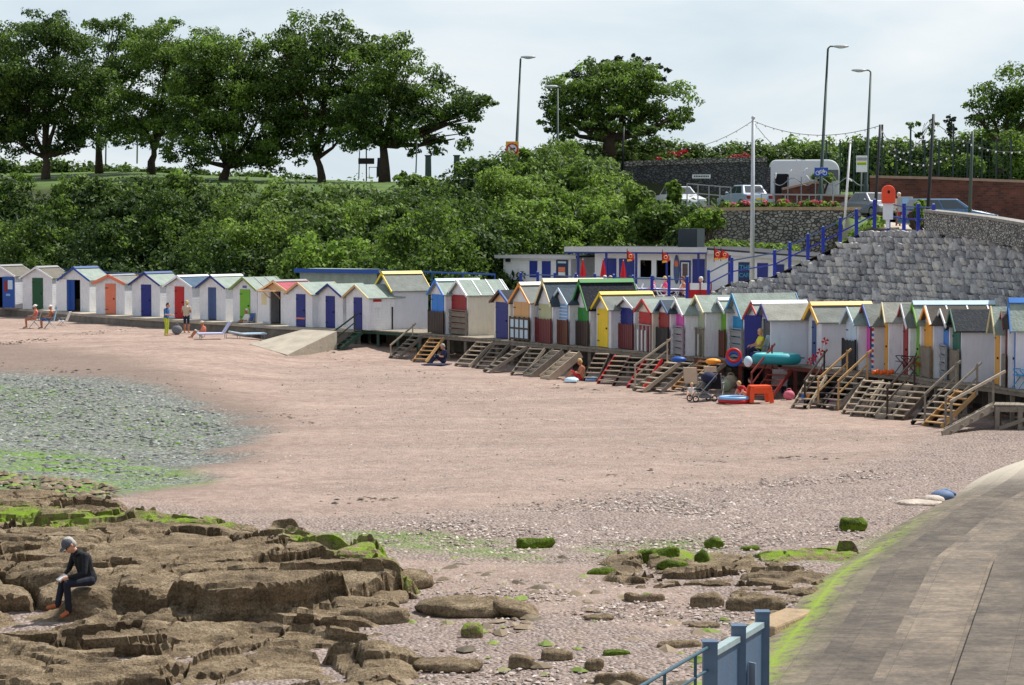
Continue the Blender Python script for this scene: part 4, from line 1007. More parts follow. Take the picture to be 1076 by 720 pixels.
steps('golden steps with grey handrails below the long blank-sided hut', 1012, 408, 970, 443, mat=gold, rail=(TIMBER, True, .9), width=.8)
# big near flight with its own landing
landz = -.38
def landing():
    a = G(1044, 426, landz); root = empty('landing_stage', (a.x, a.y, -1.2), 0, 'low grey timber landing on braced posts at the right edge', 'landing'); off = root.location
    b = Vector((a.x+2.6, a.y-.7, landz)); dirn = (b-a).normalized(); sd_ = Vector((-dirn.y, dirn.x, 0))
    m = MB()
    for k in range(16): p = a+dirn*(k*.16+.08); m.bar(p, p+sd_*1.1, .15, .05)
    m.build('boards', TIMBER, root, off)
    for q in (0.03, 1.07):
        m = MB(); m.bar(a+sd_*q-Vector((0, 0, .12)), b+sd_*q-Vector((0, 0, .12)), .06, .16); m.build('beam', TIMBER, root, off)
    for t_ in (.04, .3, .9):
        for q in (.03, 1.07):
            p = a.lerp(b, t_)+sd_*q; z = float(sand_z(np.array([p.x]), np.array([p.y]))[0])-.1; m = MB(); m.bar((p.x, p.y, z), (p.x, p.y, landz-.04), .14, .14); m.build('post', TIMBER, root, off)
    m = MB(); p = a.lerp(b, .06); q_ = a.lerp(b, .6); m.bar((p.x, p.y-.05, -1.1), (q_.x, q_.y-.05, landz-.15), .05, .12); m.build('brace', TIMBER, root, off)
    m = MB(); m.bar((p.x+.5, p.y-.12, -1.2), (q_.x+.5, q_.y-.12, landz-.15), .05, .12); m.build('brace', TIMBER, root, off)
    return a, sd_
la, lsd = landing()
Fp = S(990, 457); root = empty('steps', Fp, 0, 'broad grey flight with a wooden handrail nearest the camera at the right', 'steps', 'flights of timber steps up to the huts'); off = root.location
for q in (0, 1):
    m = MB(); m.bar(Fp+lsd*q, la+lsd*q+Vector((0, 0, -.06)), .05, .24); m.build('stringer', TIMBER, root, off)
for k in range(5):
    p = Fp.lerp(la, (k+.6)/5); m = MB(); m.bar(p+lsd*.02, p+lsd*.98, .26, .04); m.build('tread', TIMBER, root, off)
m = MB(); m.bar(Fp.lerp(la, .1)+lsd*1.05+Vector((0, 0, .85)), la+lsd*1.05+Vector((.3, 0, 1.0)), .05, .08); m.build('handrail', pale, root, off)
for t_ in (.12, .95):
    p = Fp.lerp(la, t_)+lsd*1.05; m = MB(); m.bar(p-Vector((0, 0, .2)), p+Vector((0, 0, .87)), .07, .07); m.build('rail_post', TIMBER, root, off)
# loose timbers under it
m = MB(); a_ = S(1008, 446); b_ = S(1046, 449); m.bar(a_+Vector((0, 0, .3)), b_+Vector((0, 0, .3)), .06, .1); 
for p in (a_, b_): m.bar(p-Vector((0, 0, .1)), p+Vector((0, 0, .32)), .08, .08)
tag(m.build('ground_beam', TIMBER), 'low brown timber beam on stubs under the nearest steps', 'beam')
# ================= stepped stone slipway at the right
def slip_mat():
    m = bpy.data.materials.new('slipway_stone'); t, N, L = nt(m)
    out = N('ShaderNodeOutputMaterial'); b = N('ShaderNodeBsdfPrincipled'); L(b.outputs[0], out.inputs[0]); b.inputs['Roughness'].default_value = .8
    uv = N('ShaderNodeUVMap'); uv.uv_map = 'UVMap'
    br = N('ShaderNodeTexBrick'); L(uv.outputs[0], br.inputs['Vector']); br.inputs['Scale'].default_value = 1.0; br.inputs['Brick Width'].default_value = .62; br.inputs['Row Height'].default_value = .83; br.inputs['Bias'].default_value = -.1
    br.inputs['Mortar Size'].default_value = .006; br.inputs['Mortar Smooth'].default_value = .6; br.inputs['Color1'].default_value = C(126, 116, 104); br.inputs['Color2'].default_value = C(106, 98, 90); br.inputs['Mortar'].default_value = C(124, 114, 98)
    mp = N('ShaderNodeMapping'); mp.inputs['Scale'].default_value = (3.6, 1.5, 1); L(uv.outputs[0], mp.inputs[0])
    n = N('ShaderNodeTexNoise'); n.inputs['Scale'].default_value = 1.3; n.inputs['Detail'].default_value = 9; n.inputs['Roughness'].default_value = .7; L(mp.outputs[0], n.inputs['Vector'])
    c = N('ShaderNodeValToRGB'); L(n.outputs[0], c.inputs[0]); c.color_ramp.elements[0].position = .3; c.color_ramp.elements[0].color = (.5, .5, .52, 1); c.color_ramp.elements[1].position = .7; c.color_ramp.elements[1].color = (1.32, 1.24, 1.15, 1)
    mx = N('ShaderNodeMix'); mx.data_type = 'RGBA'; mx.blend_type = 'MULTIPLY'; mx.inputs[0].default_value = .85; L(br.outputs[0], mx.inputs[6]); L(c.outputs[0], mx.inputs[7])
    nb_ = N('ShaderNodeTexNoise'); nb_.inputs['Scale'].default_value = .55; nb_.inputs['Detail'].default_value = 7; nb_.inputs['Roughness'].default_value = .75; L(uv.outputs[0], nb_.inputs['Vector'])
    cb_ = N('ShaderNodeValToRGB'); L(nb_.outputs[0], cb_.inputs[0]); cb_.color_ramp.elements[0].position = .4; cb_.color_ramp.elements[0].color = (.55, .53, .52, 1); cb_.color_ramp.elements[1].position = .6; cb_.color_ramp.elements[1].color = (1.15, 1.12, 1.08, 1)
    mb_ = N('ShaderNodeMix'); mb_.data_type = 'RGBA'; mb_.blend_type = 'MULTIPLY'; mb_.inputs[0].default_value = 1; L(mx.outputs[2], mb_.inputs[6]); L(cb_.outputs[0], mb_.inputs[7]); mx = mb_
    a = N('ShaderNodeAttribute'); a.attribute_name = 'algae'
    n3 = N('ShaderNodeTexNoise'); n3.inputs['Scale'].default_value = 3.2; n3.inputs['Detail'].default_value = 10; n3.inputs['Roughness'].default_value = .72; L(uv.outputs[0], n3.inputs['Vector'])
    r3 = N('ShaderNodeValToRGB'); r3.color_ramp.elements[0].position = .45; r3.color_ramp.elements[1].position = .5; L(n3.outputs[0], r3.inputs[0])
    ml = N('ShaderNodeMath'); ml.operation = 'MULTIPLY'; L(a.outputs['Fac'], ml.inputs[0]); L(r3.outputs[0], ml.inputs[1])
    ad_ = N('ShaderNodeMath'); ad_.operation = 'MULTIPLY_ADD'; ad_.inputs[1].default_value = 2.2; ad_.inputs[2].default_value = -1.35; L(a.outputs['Fac'], ad_.inputs[0])
    mxx = N('ShaderNodeMath'); mxx.operation = 'MAXIMUM'; mxx.use_clamp = True; L(ml.outputs[0], mxx.inputs[0]); L(ad_.outputs[0], mxx.inputs[1])
    m2 = N('ShaderNodeMix'); m2.data_type = 'RGBA'; L(mxx.outputs[0], m2.inputs[0]); L(mx.outputs[2], m2.inputs[6]); m2.inputs[7].default_value = C(124, 146, 28)
    nf = N('ShaderNodeTexNoise'); nf.inputs['Scale'].default_value = 9; nf.inputs['Detail'].default_value = 9; nf.inputs['Roughness'].default_value = .8; L(uv.outputs[0], nf.inputs['Vector']); cf = N('ShaderNodeValToRGB'); L(nf.outputs[0], cf.inputs[0]); cf.color_ramp.elements[0].position = .38; cf.color_ramp.elements[0].color = (.55, .54, .53, 1); cf.color_ramp.elements[1].position = .62; cf.color_ramp.elements[1].color = (1.25, 1.24, 1.2, 1); mf = N('ShaderNodeMix'); mf.data_type = 'RGBA'; mf.blend_type = 'MULTIPLY'; mf.inputs[0].default_value = .75; L(mx.outputs[2], mf.inputs[6]); L(cf.outputs[0], mf.inputs[7]); mx = mf
    at_ = N('ShaderNodeAttribute'); at_.attribute_name = 'tone'; mt_ = N('ShaderNodeMix'); mt_.data_type = 'RGBA'; mt_.blend_type = 'MULTIPLY'; mt_.inputs[0].default_value = 1; L(mx.outputs[2], mt_.inputs[6]); L(at_.outputs['Fac'], mt_.inputs[7]); L(mt_.outputs[2], m2.inputs[6])
    a2 = N('ShaderNodeAttribute'); a2.attribute_name = 'pale'
    m3 = N('ShaderNodeMix'); m3.data_type = 'RGBA'; L(a2.outputs['Fac'], m3.inputs[0]); L(m2.outputs[2], m3.inputs[6]); m3.inputs[7].default_value = C(186, 176, 160)
    L(m3.outputs[2], b.inputs['Base Color'])
    sm = N('ShaderNodeMath'); sm.operation = 'MULTIPLY_ADD'; L(br.outputs['Fac'], sm.inputs[0]); sm.inputs[1].default_value = -.8; L(n.outputs[0], sm.inputs[2])
    bp = N('ShaderNodeBump'); bp.inputs['Strength'].default_value = .7; bp.inputs['Distance'].default_value = .04; L(sm.outputs[0], bp.inputs['Height']); L(bp.outputs[0], b.inputs['Normal'])
    return m
L0 = [S(x, y) for x, y in [(770, 790), (800, 684), (827, 650), (854, 615), (899, 586), (916, 573), (947, 551), (977, 536), (1008, 518.6), (1022, 507), (1040, 498), (1057, 491), (1076, 484)]]
sl_ = (L0[3]-L0[1]).normalized()
L0 = [L0[1]-sl_*16, L0[1]-sl_*8]+L0[1:]+[Vector((L0[-1].x+5, L0[-1].y+4, L0[-1].z))]
# resample
def resample(P, step):
    out = [P[0]]; 
    for i in range(len(P)-1):
        n = max(1, int((P[i+1]-P[i]).length/step))
        for k in range(1, n+1): out.append(P[i].lerp(P[i+1], k/n))
    return out
def smoothp(P, it=3):
    for _ in range(it): P = [P[0]]+[(P[i-1]+P[i]*2+P[i+1])/4 for i in range(1, len(P)-1)]+[P[-1]]
    return P
LP_ = smoothp(resample(L0, .35), 5)
secs = [(-.25, -.5), (0, .03), (.2, .08), (.42, .13), (.44, .21), (.8, .27), (1.25, .31), (1.26, .44), (2.25, .48), (2.26, .62), (3.4, .66), (3.41, .8), (4.6, .84), (4.61, .95), (8, 1.04), (16, 1.14)]
Vs = []; al = []; pa = []; tn = []; uvs = []; ln = 0
for i, p in enumerate(LP_):
    a = LP_[max(0, i-2)]; b_ = LP_[min(len(LP_)-1, i+2)]; tdir = (b_-a); tdir.z = 0; tdir.normalize(); nr = Vector((tdir.y, -tdir.x, 0))
    if i: ln += (p-LP_[i-1]).length
    fin = sstep(52.5, 57, p.y)
    for q, z in secs:
        jog = 0
        Vs.append(p+nr*(q+jog)+Vector((0, 0, z))); uvs.append((ln, q*1.0+.05))
        fade = 1-float(sstep(43, 54, p.y))*.95; 
        al.append(float(np.interp(q, [0, .15, .3, .44, .55, .68, .9], [.2, .4, .95, 1, .9, .3, 0]))*fade)
        tn.append([1.1, 1.1, 1.1, 1.1, .95, .95, .95, .68, .68, 1.0, 1.0, .72, .72, 1.05, 1.05, 1.05][min(15, secs.index((q, z)))])
        pa.append(float(sstep(53, 60, p.y))*.9 if q < 6 else float(sstep(57, 62, p.y))*.8)
slip = npmesh('slipway', [tuple(v) for v in Vs], grid_faces(len(secs), len(LP_)), slip_mat(), attrs={'algae': al, 'pale': pa, 'tone': tn}, uv=uvs)
tag(slip, kind='structure')
# ---- blue steel barrier and handrail at the bottom
BSTEEL = paint('blue_grey_steel_paint', C(82, 104, 128), .45, .12, 5, .1, 30, dirt=.15); 
tops = [W(801, 643, 20.4*K), W(776, 658, 19.7*K), W(746, 675, 18.95*K)]
zt = tops[1].z
for p in tops: p.z = zt
gz = -1.0
br_ = empty('barrier', (tops[0].x, tops[0].y, gz), 0, 'blue-grey steel barrier of solid panels between square posts at the bottom', 'barrier'); off = br_.location
for p in tops:
    m = MB(); m.bar((p.x, p.y, gz), p, .17, .17); m.bar(p, p+Vector((0, 0, .02)), .19, .19); m.build('post', BSTEEL, br_, off)
for i in (0, 1):
    a, b_ = tops[i], tops[i+1]; d_ = (b_-a).normalized(); a2 = a+d_*.1; b2 = b_-d_*.1
    m = MB(); m.bar((a2.x, a2.y, (zt-.16+gz+.1)/2), (b2.x, b2.y, (zt-.16+gz+.1)/2), .06, zt-.16-gz-.1); m.build('panel', BSTEEL, br_, off)
    m = MB(); m.bar(a2+Vector((0, 0, -.14)), b2+Vector((0, 0, -.14)), .12, .07); m.build('top_rail', paint('pale_rail', C(150, 168, 170), .5, .15, 6), br_, off)  # top rail paint is paler than the posts and panels
m = MB(); p = tops[1].lerp(tops[0], .3)+Vector((.08, -.05, -.9)); m.box(p, (.12, .02, .8), Matrix.Rotation(-.9, 3, 'Z')); m.build('pale_plate', paint('pale_plate', C(150, 160, 172), .5), br_, off)
hr = tops[2]; d_ = (tops[2]-tops[0]).normalized(); e_ = hr+d_*6.5
rl = empty('handrail', (hr.x, hr.y, gz), 0, 'thin dark blue-green handrail with uprights running down from the barrier', 'handrail'); off = rl.location
RAILM = paint('dark_teal_steel', C(52, 84, 98), .5, .15, 5)
for dz_, r_ in ((-.05, .022), (-.32, .016)):
    m = MB(); m.tube([hr+Vector((0, 0, dz_)), e_+Vector((0, 0, dz_))], r_, 8); m.build('rail', RAILM, rl, off)
for k in range(1, 12):
    p = hr+d_*(k*.56); m = MB(); tz = -.05 if k % 2 else -.32; m.bar((p.x, p.y, gz), p+Vector((0, 0, tz)), .035, .035); m.build('upright', RAILM, rl, off)
m = MB(); q0 = tops[0]-d_*.3; q1 = e_; sd_ = Vector((d_.y, -d_.x, 0)); 
m.bar(q0+Vector((0, 0, gz-.6-zt)), q1+Vector((0, 0, gz-.6-zt)), .7, 1.2); tag(m.build('landing_wall', conc), kind='structure')
m = MB(); p = S(815, 655); m.box(p+Vector((.05, -.3, .02)), (.6, 2.0, .3), Matrix.Rotation(-.5, 3, 'Z'), taper=.92); tag(m.build('sandstone_block', paint('sandstone', C(158, 136, 108), .85, .3, 3, .6, 12), bevel=.04), 'buff sandstone block at the foot of the slipway behind the barrier', 'stone')
# ---- litter of driftwood / rubble near the slipway edge
m = MB(); p = S(966, 529); m.sph(p, (.62, .4, .09), 14, 7); m.sph(p+Vector((.35, .2, .05)), (.3, .25, .13), 12, 6); m.sph(p+Vector((-.3, -.2, .03)), (.25, .3, .08), 10, 6); o = m.build('canvas_heap', paint('pale_canvas', C(190, 176, 162), .8, .3, 3, .9, 9), smooth=True); tag(o, 'crumpled pale canvas lying on the sand at the slipway edge', 'canvas')
m = MB(); p = S(990, 526); m.sph(p+Vector((0, 0, .1)), (.3, .25, .16), 12, 6); m.tube([p+Vector((-.2, 0, .15)), p+Vector((.1, .1, .24)), p+Vector((.35, .2, .12))], .05, 8); o = m.build('blue_bundle', paint('blue_grey_cloth', C(96, 116, 150), .7, .25, 4), smooth=True); tag(o, 'small blue and white bundle beside the pale canvas', 'bundle')

# ================= stone revetment
DARKST = paint('revetment_joint', C(66, 66, 70), .9, .3, 3)  # joint colour darkened to deepen the shadowed gaps between stones
T_ = [(9.0, 71.5, 1.9), (9.6, 70.4, 2.6), (11.1, 68.4, 2.95), (11.9, 67.7, 3.3), (12.4, 67.1, 3.7), (13, 66.7, 3.95), (13.6, 66.3, 4.35), (14.1, 65.9, 4.7), (14.7, 65.4, 5.05), (15.2, 64.9, 5.03), (16.1, 63, 4.95), (18.4, 58.0, 4.6), (22, 50.5, 4.3)]
T_ = [Vector((x, y*K, z)) for x, y, z in T_]
# X above was derived at the old distance; X stays (same scale), only depth stretches
nrm = Vector((-.86, -.5, 0))
def Tat(u):
    x = u*(len(T_)-1); i = min(len(T_)-2, int(x)); return T_[i].lerp(T_[i+1], x-i)
cumT = [0]
for i in range(len(T_)-1): cumT.append(cumT[-1]+(T_[i+1]-T_[i]).length)
def Ts(s_):
    i = min(len(T_)-2, max(0, int(np.searchsorted(cumT, s_))-1)); t_ = (s_-cumT[i])/(cumT[i+1]-cumT[i]); return T_[i].lerp(T_[i+1], t_)
def face(s_, z):
    p = Ts(s_); k = (p.z-z)*.5; return Vector((p.x, p.y, z))+nrm*k
# stones
rg = random.Random(5); m = MB(); totT = cumT[-1]
base8 = [(-1, -1), (1, -1), (1, 1), (-1, 1)]
zrow = .1; ri = 0
while zrow < 5.0:
    rh = .245+rg.uniform(-.02, .03); s_ = rg.uniform(0, .3)
    while s_ < totT-.4:
        big = rg.random() < .07
        wd = rg.uniform(.17, .4) if not big else rg.uniform(.4, .75)
        hh = rh*(1 if not big else 1.7)
        zc = zrow+hh/2
        pm = Ts(s_+wd/2)
        if zc < pm.z-.02:
            p = face(s_+wd/2, zc); q = face(s_+wd/2+.1, zc); al_ = (q-p).normalized(); upv = (face(s_+wd/2, zc+.1)-p).normalized(); n_ = al_.cross(upv).normalized()
            if n_.dot(nrm) < 0: n_ = -n_
            bul = rg.uniform(.14, .3); vs = []
            # rounded stone: outer ring on face, inner ring raised, top point
            for ring, (sc, ou) in enumerate(((.5, -.05), (.45, bul*.6), (.27, bul))):
                for k in range(8):
                    a = k*math.pi/4+math.pi/8; cx_, cy_ = math.cos(a), math.sin(a); sg = lambda v: math.copysign(abs(v)**.58, v)
                    vs.append(p+al_*(sg(cx_)*wd*sc*1.04+rg.uniform(-.012, .012))+upv*(sg(cy_)*hh*sc*1.04+rg.uniform(-.01, .01))+n_*(ou*(1.25 if cy_ > 0 else .8)+rg.uniform(-.03, .04)))
            fs = []
            for r_ in (0, 1):
                for k in range(8): fs.append((r_*8+k, r_*8+(k+1) % 8, (r_+1)*8+(k+1) % 8, (r_+1)*8+k))
            fs.append(tuple(range(16, 24)))
            m.add(vs, fs, rg.choice((0, 0, 1, 1, 2, 3)))
        s_ += wd
    zrow += rh; ri += 1
revroot = empty('stone_revetment', face(8, 0), 0, 'sloping grey revetment of rounded stone courses behind the right-hand huts', 'revetment')
SM = [paint('rev_stone_%d' % i, C(*c), .9, .32, 5, .5, 14) for i, c in enumerate(((190, 188, 188), (172, 171, 173), (208, 204, 198), (152, 152, 156)))]
m.build('stones', SM, revroot, revroot.location)
m = MB(); n = 60
for k in range(n+1):
    s_ = totT*k/n; p = Ts(s_); m.v += [tuple(face(s_, -.6)), tuple(face(s_, p.z-.03)), tuple(p-nrm*.8+Vector((0, 0, -.03))), tuple(Vector((p.x, p.y, -.6))-nrm*.8)]
for k in range(n):
    for j in range(3): m.f.append((k*4+j, (k+1)*4+j, (k+1)*4+j+1, k*4+j+1)); m.m.append(0)
m.build('backing', DARKST, revroot, revroot.location)
# upper wall of small stones
def stonewall_mat(key, c1, c2, cm, sc, strength=.9):
    m = bpy.data.materials.new(key); t, N, L = nt(m)
    out = N('ShaderNodeOutputMaterial'); b = N('ShaderNodeBsdfPrincipled'); L(b.outputs[0], out.inputs[0]); b.inputs['Roughness'].default_value = .9
    tc = N('ShaderNodeTexCoord'); mp = N('ShaderNodeMapping'); mp.inputs['Scale'].default_value = (sc, sc, sc*1.5); L(tc.outputs['Object'], mp.inputs[0])
    v = N('ShaderNodeTexVoronoi'); L(mp.outputs[0], v.inputs['Vector']); v.inputs['Scale'].default_value = 1
    v2 = N('ShaderNodeTexVoronoi'); v2.feature = 'DISTANCE_TO_EDGE'; L(mp.outputs[0], v2.inputs['Vector']); v2.inputs['Scale'].default_value = 1
    c = N('ShaderNodeValToRGB'); L(v.outputs['Color'], c.inputs[0]); c.color_ramp.elements[0].color = c1; c.color_ramp.elements[1].color = c2
    r = N('ShaderNodeValToRGB'); r.color_ramp.elements[0].position = .03; r.color_ramp.elements[1].position = .12; L(v2.outputs['Distance'], r.inputs[0])
    mx = N('ShaderNodeMix'); mx.data_type = 'RGBA'; L(r.outputs[0], mx.inputs[0]); mx.inputs[6].default_value = cm; L(c.outputs[0], mx.inputs[7]); L(mx.outputs[2], b.inputs['Base Color'])
    bp = N('ShaderNodeBump'); bp.inputs['Strength'].default_value = strength; bp.inputs['Distance'].default_value = .12; L(r.outputs[0], bp.inputs['Height']); L(bp.outputs[0], b.inputs['Normal'])
    MATS[key] = m; return m
SWM = stonewall_mat('small_stone_wall', C(118, 116, 114), C(188, 184, 176), C(92, 90, 88), 7)
SWD = stonewall_mat('dark_stone_wall', C(72, 72, 76), C(112, 110, 112), C(62, 62, 64), 4.2)
SWG = stonewall_mat('garden_stone_wall', C(112, 110, 106), C(180, 174, 164), C(76, 74, 70), 4.0)
def wall_line(name, pts, thick, mat, label, cat='wall', cope=None, bottom=None, copeh=.14):
    """pts: list of (top point, bottom z)"""
    base = pts[0][0]; root = empty(name, (base.x, base.y, pts[0][1]), 0, label, cat); off = root.location
    m = MB(); c_ = MB()
    for i in range(len(pts)-1):
        (a, za), (b_, zb) = pts[i], pts[i+1]; d_ = (b_-a); d_.z = 0; d_.normalize(); n_ = Vector((-d_.y, d_.x, 0))*thick
        vs = [Vector((a.x, a.y, za)), Vector((b_.x, b_.y, zb)), b_.copy(), a.copy()]
        vs += [v+n_ for v in vs]; m.add(vs, [(0, 1, 2, 3), (7, 6, 5, 4), (0, 4, 5, 1), (1, 5, 6, 2), (2, 6, 7, 3), (3, 7, 4, 0)])
        if cope: c_.bar(a+n_*.5+Vector((0, 0, copeh/2)), b_+n_*.5+Vector((0, 0, copeh/2)), thick+.12, copeh)
    m.build('masonry', mat, root, off)
    if cope: c_.build('coping', cope, root, off)
    return root
W2 = [(W(971, 223, 62.8*K), 4.9), (W(1005, 226.5, 61*K), 4.75), (W(1040, 231, 59*K), 4.6), (W(1076, 237, 57.3*K), 4.4), (W(1180, 250, 52*K), 4.0)]
wall_line('parapet_wall', W2, .5, SWM, 'pale grey parapet wall of small stones on top of the revetment', cope=paint('cope_stone', C(150, 146, 140), .9, .35, 6, .7, 14), copeh=.1)
# ramp path beside the revetment + blue posts
BLUE = PC['blue_post'] = pc('royal_blue_post', (22, 48, 160))
POSTS = [(547, 287, 77), (565, 286, 76.4), (583, 287, 75.8), (605, 288, 75), (625, 288, 74.6), (645, 289, 74.2), (665, 290, 73.8), (685, 290, 73.2), (703, 291, 72.8), (722, 291, 72.4), (744.5, 284, 72), (769, 271, 70.5), (814, 263, 68.5), (830, 255, 67.8), (849, 246, 67.2), (865, 238.5, 66.8), (883, 229, 66.4), (900, 220, 66), (919, 210, 65.5), (934, 211, 65), (950, 214, 64), (965, 214.5, 63.2), (981, 215, 62.5)]
pt = [W(x, y, D*K) for x, y, D in POSTS]
tr = empty('terrace_railing', (pt[0].x, pt[0].y, 1.4), 0, 'royal blue railing along the cafe terrace', 'railing'); off = tr.location
def mk_rail(root, P, base_h, mats_, w_=.13, rails=(-.12, -.6)):
    off = root.location
    for p in P:
        m = MB(); m.bar((p.x, p.y, p.z-base_h), p, w_, w_); m.build('post', mats_, root, off); 
        m = MB(); m.bar(p+Vector((0, 0, .0)), p+Vector((0, 0, .05)), w_*.6, w_*.6); m.build('post_cap', PC['ice'], root, off)
    for dz_ in rails:
        m = MB(); m.tube([p+Vector((0, 0, dz_)) for p in P], .032, 6); m.build('rail', PC['slate'] if dz_ > -.2 else mats_, root, off)
mk_rail(tr, pt[:10], 1.35, BLUE)
tr2 = empty('ramp_railing', (pt[10].x, pt[10].y, 1.6), 0, 'royal blue railing climbing beside the stone revetment', 'railing'); mk_rail(tr2, pt[10:19], 1.15, BLUE)
tr3 = empty('top_railing', (pt[18].x+.4, pt[18].y-.3, 5), 0, 'royal blue railing on top of the revetment under the life ring', 'railing'); mk_rail(tr3, pt[19:], 1.25, BLUE)
# path surface
m = MB(); pp = pt[10:19]; 
for p in pp: q = p+Vector((.5, .9, 0)); m.v += [(p.x-.15, p.y-.1, p.z-1.12), (q.x+.9, q.y+1.4, p.z-1.12), (q.x+.9, q.y+1.4, p.z-3.2)]
for k in range(len(pp)-1):
    for j in (0, 1): m.f.append((k*3+j, (k+1)*3+j, (k+1)*3+j+1, k*3+j+1)); m.m.append(0)
tag(m.build('ramp_path', conc), kind='structure')
# terrace paving
m = MB(); P4 = [W(510, 300, 78*K), W(760, 300, 70.8*K), W(860, 300, 88*K), W(510, 300, 90*K)]
m.add([(p.x, p.y, 1.44) for p in P4]+[(p.x, p.y, -.4) for p in P4], [(0, 1, 2, 3), (0, 4, 5, 1), (1, 5, 6, 2), (2, 6, 7, 3), (3, 7, 4, 0)]); tag(m.build('terrace', conc), kind='structure')

# ================= cafe
CAFW = paint('cafe_white', C(232, 235, 242), .6, .06, 2, dirt=.1); FASC = paint('roof_edge_grey', C(186, 188, 194), .6, .1, 3); ROOFD = paint('cafe_roof_felt', C(58, 60, 66), .9, .2)
CB = pc('cafe_blue', (24, 44, 134)); 
def frame_from(p0, p1):
    d_ = p1-p0; d_.z = 0; L_ = d_.length; return math.atan2(d_.y, d_.x), L_
# small shed
a = G(528, 312, 1.44); 
D1 = 86*K; A = W(529, 300, D1); A.z = 1.44; B = W(600, 300, 84.5*K); B.z = 1.44
rz, Ls = frame_from(A, B); s1 = F/D1
shed = empty('cafe_store', A, rz, 'white boarded flat-roofed store with two blue shutters left of the cafe', 'building')
hs = W(529, 270, D1).z-1.44
SB = paint('store_boards', C(220, 224, 232), .6, .06, 2, boards=1.6, dirt=.1)
m = MB(); m.bb(0, Ls, 0, 3.0, 0, hs); m.build('wall', SB, shed)
m = MB(); m.prism([(-.35, -.3), (Ls+.45, -.3), (Ls+.45, 3.3), (-.35, 3.3)], hs, hs+.09, axis='z'); ro = m.build('roof', ROOFD, shed)
m = MB(); m.bb(-.37, Ls+.47, -.33, -.3, hs-.06, hs+.1); m.build('roof_edge', FASC, ro)
def pxl(px): return (px-529)/(600-529)*Ls
for x0, x1 in ((557, 565), (570, 579)):
    m = MB(); m.bb(pxl(x0), pxl(x1), -.04, -.002, (F and (hs-(291-270)/s1)), hs-(274-270)/s1); m.build('shutter', CB, shed)
m = MB(); m.bb(pxl(585), pxl(597), -.05, -.002, hs-1.15, hs-.13); nb = m.build('notice_board', pc('dark_teal_board', (24, 50, 90)), shed)
m = MB(); m.bb(pxl(587), pxl(595.5), -.07, -.051, hs-.3, hs-.2); m.build('header', PC['ice'], nb)
m = MB(); m.bb(pxl(587.5), pxl(594.5), -.07, -.051, hs-.75, hs-.5); m.build('orange_poster', PC['salmon'], nb)
m = MB(); m.bb(pxl(587.5), pxl(594.5), -.07, -.051, hs-.98, hs-.77); m.build('white_poster', WHITEP, nb)
m = MB(); m.bb(Ls-.12, Ls-.05, -.03, -.0, 0, hs); m.build('corner_trim', WHITEP, shed)
m = MB(); m.box((.35, -.12, hs-.18), (.2, .2, .16)); m.build('lamp', METAL, shed)
# main building
D2 = 84*K; s2 = F/D2; A = W(625, 300, D2); A.z = 1.44; B = W(741, 300, 82.5*K); B.z = 1.44; rz, Lm = frame_from(A, B)
cafe = empty('cafe', A, rz, 'low white flat-roofed cafe with blue doors, open hatches and a blue door frame', 'cafe')
hc = 1.0*(W(640, 262, D2).z-1.44)
def cx(px): return (px-625)/(741-625)*Lm
def cz(py): return W(680, py, 83.2*K).z-1.44
hole = [(673, 685), (690, 703)]   # open hatches
m = MB(); zt_ = cz(273.5); zb_ = cz(291.5)
segs = [625, 673, 685, 690, 705, 741]
for i in range(5):
    x0, x1 = cx(segs[i]), cx(segs[i+1])
    if i in (1, 3): m.bb(x0, x1, 0, .12, 0, zb_); m.bb(x0, x1, 0, .12, zt_, hc)
    else: m.bb(x0, x1, 0, .12, 0, hc)
m.bb(0, .12, .12, 4, 0, hc); m.bb(Lm-.12, Lm, .12, 4, 0, hc); m.bb(.12, Lm-.12, 3.88, 4, 0, hc); m.build('wall', CAFW, cafe)
m = MB(); m.bb(cx(668), cx(708), 1.6, 1.65, 0, hc-.05); m.build('dark_hatch_panel', DARKIN, cafe)  # dimness of the kitchen behind the hatches put into a near-black sheet
m = MB(); m.prism([(cx(598), -.8), (Lm+.3, -.8), (Lm+.3, 4.3), (cx(598), 4.3)], hc, hc+.12, axis='z'); ro = m.build('roof', ROOFD, cafe)
m = MB(); m.bb(cx(598), Lm+.3, -.86, -.8, hc-.12, hc+.14); m.build('fascia', FASC, ro)
m = MB(); m.bb(cx(598), Lm+.3, -.855, -.79, hc-.2, hc-.125); m.build('blue_gutter', CB, ro)
for px in (612, 642, 673.5, 705.5, 738):
    m = MB(); m.bb(cx(px)-.05, cx(px)+.05, -.78, -.68, 0, hc-.12); m.build('column', CB, cafe)
for x0, x1, nm in ((634, 648, 'blue_door'), (651, 667, 'blue_door'), (728, 740.5, 'blue_door')):
    m = MB(); m.bb(cx(x0), cx(x1), -.05, -.003, .02, cz(272)); m.build(nm, CB, cafe)
m = MB(); m.bb(cx(715), cx(726), -.05, -.003, .02, cz(273.5)); o = m.build('door_frame', CB, cafe)
m = MB(); m.bb(cx(716.5), cx(724.5), -.07, -.052, .1, cz(275.5)); o2 = m.build('door', WHITEP, cafe)
m = MB(); m.bb(cx(717.8), cx(723.2), -.085, -.071, .5, cz(276.8)); m.build('window', glass(), o2)
m = MB(); m.sph((cx(711.5), -.05, cz(283)), (.16, .04, .75), 12, 8); o = m.build('surfboard', PC['slate'], cafe, smooth=True)
m = MB(); m.sph((cx(711.5), -.08, cz(277)), (.12, .03, .18), 10, 6); m.build('badge', PC['salmon'], o, smooth=True)
m = MB(); m.bb(cx(672), cx(706), -.22, -.002, zb_-.04, zb_+.0); m.build('counter', PC['ice'], cafe)
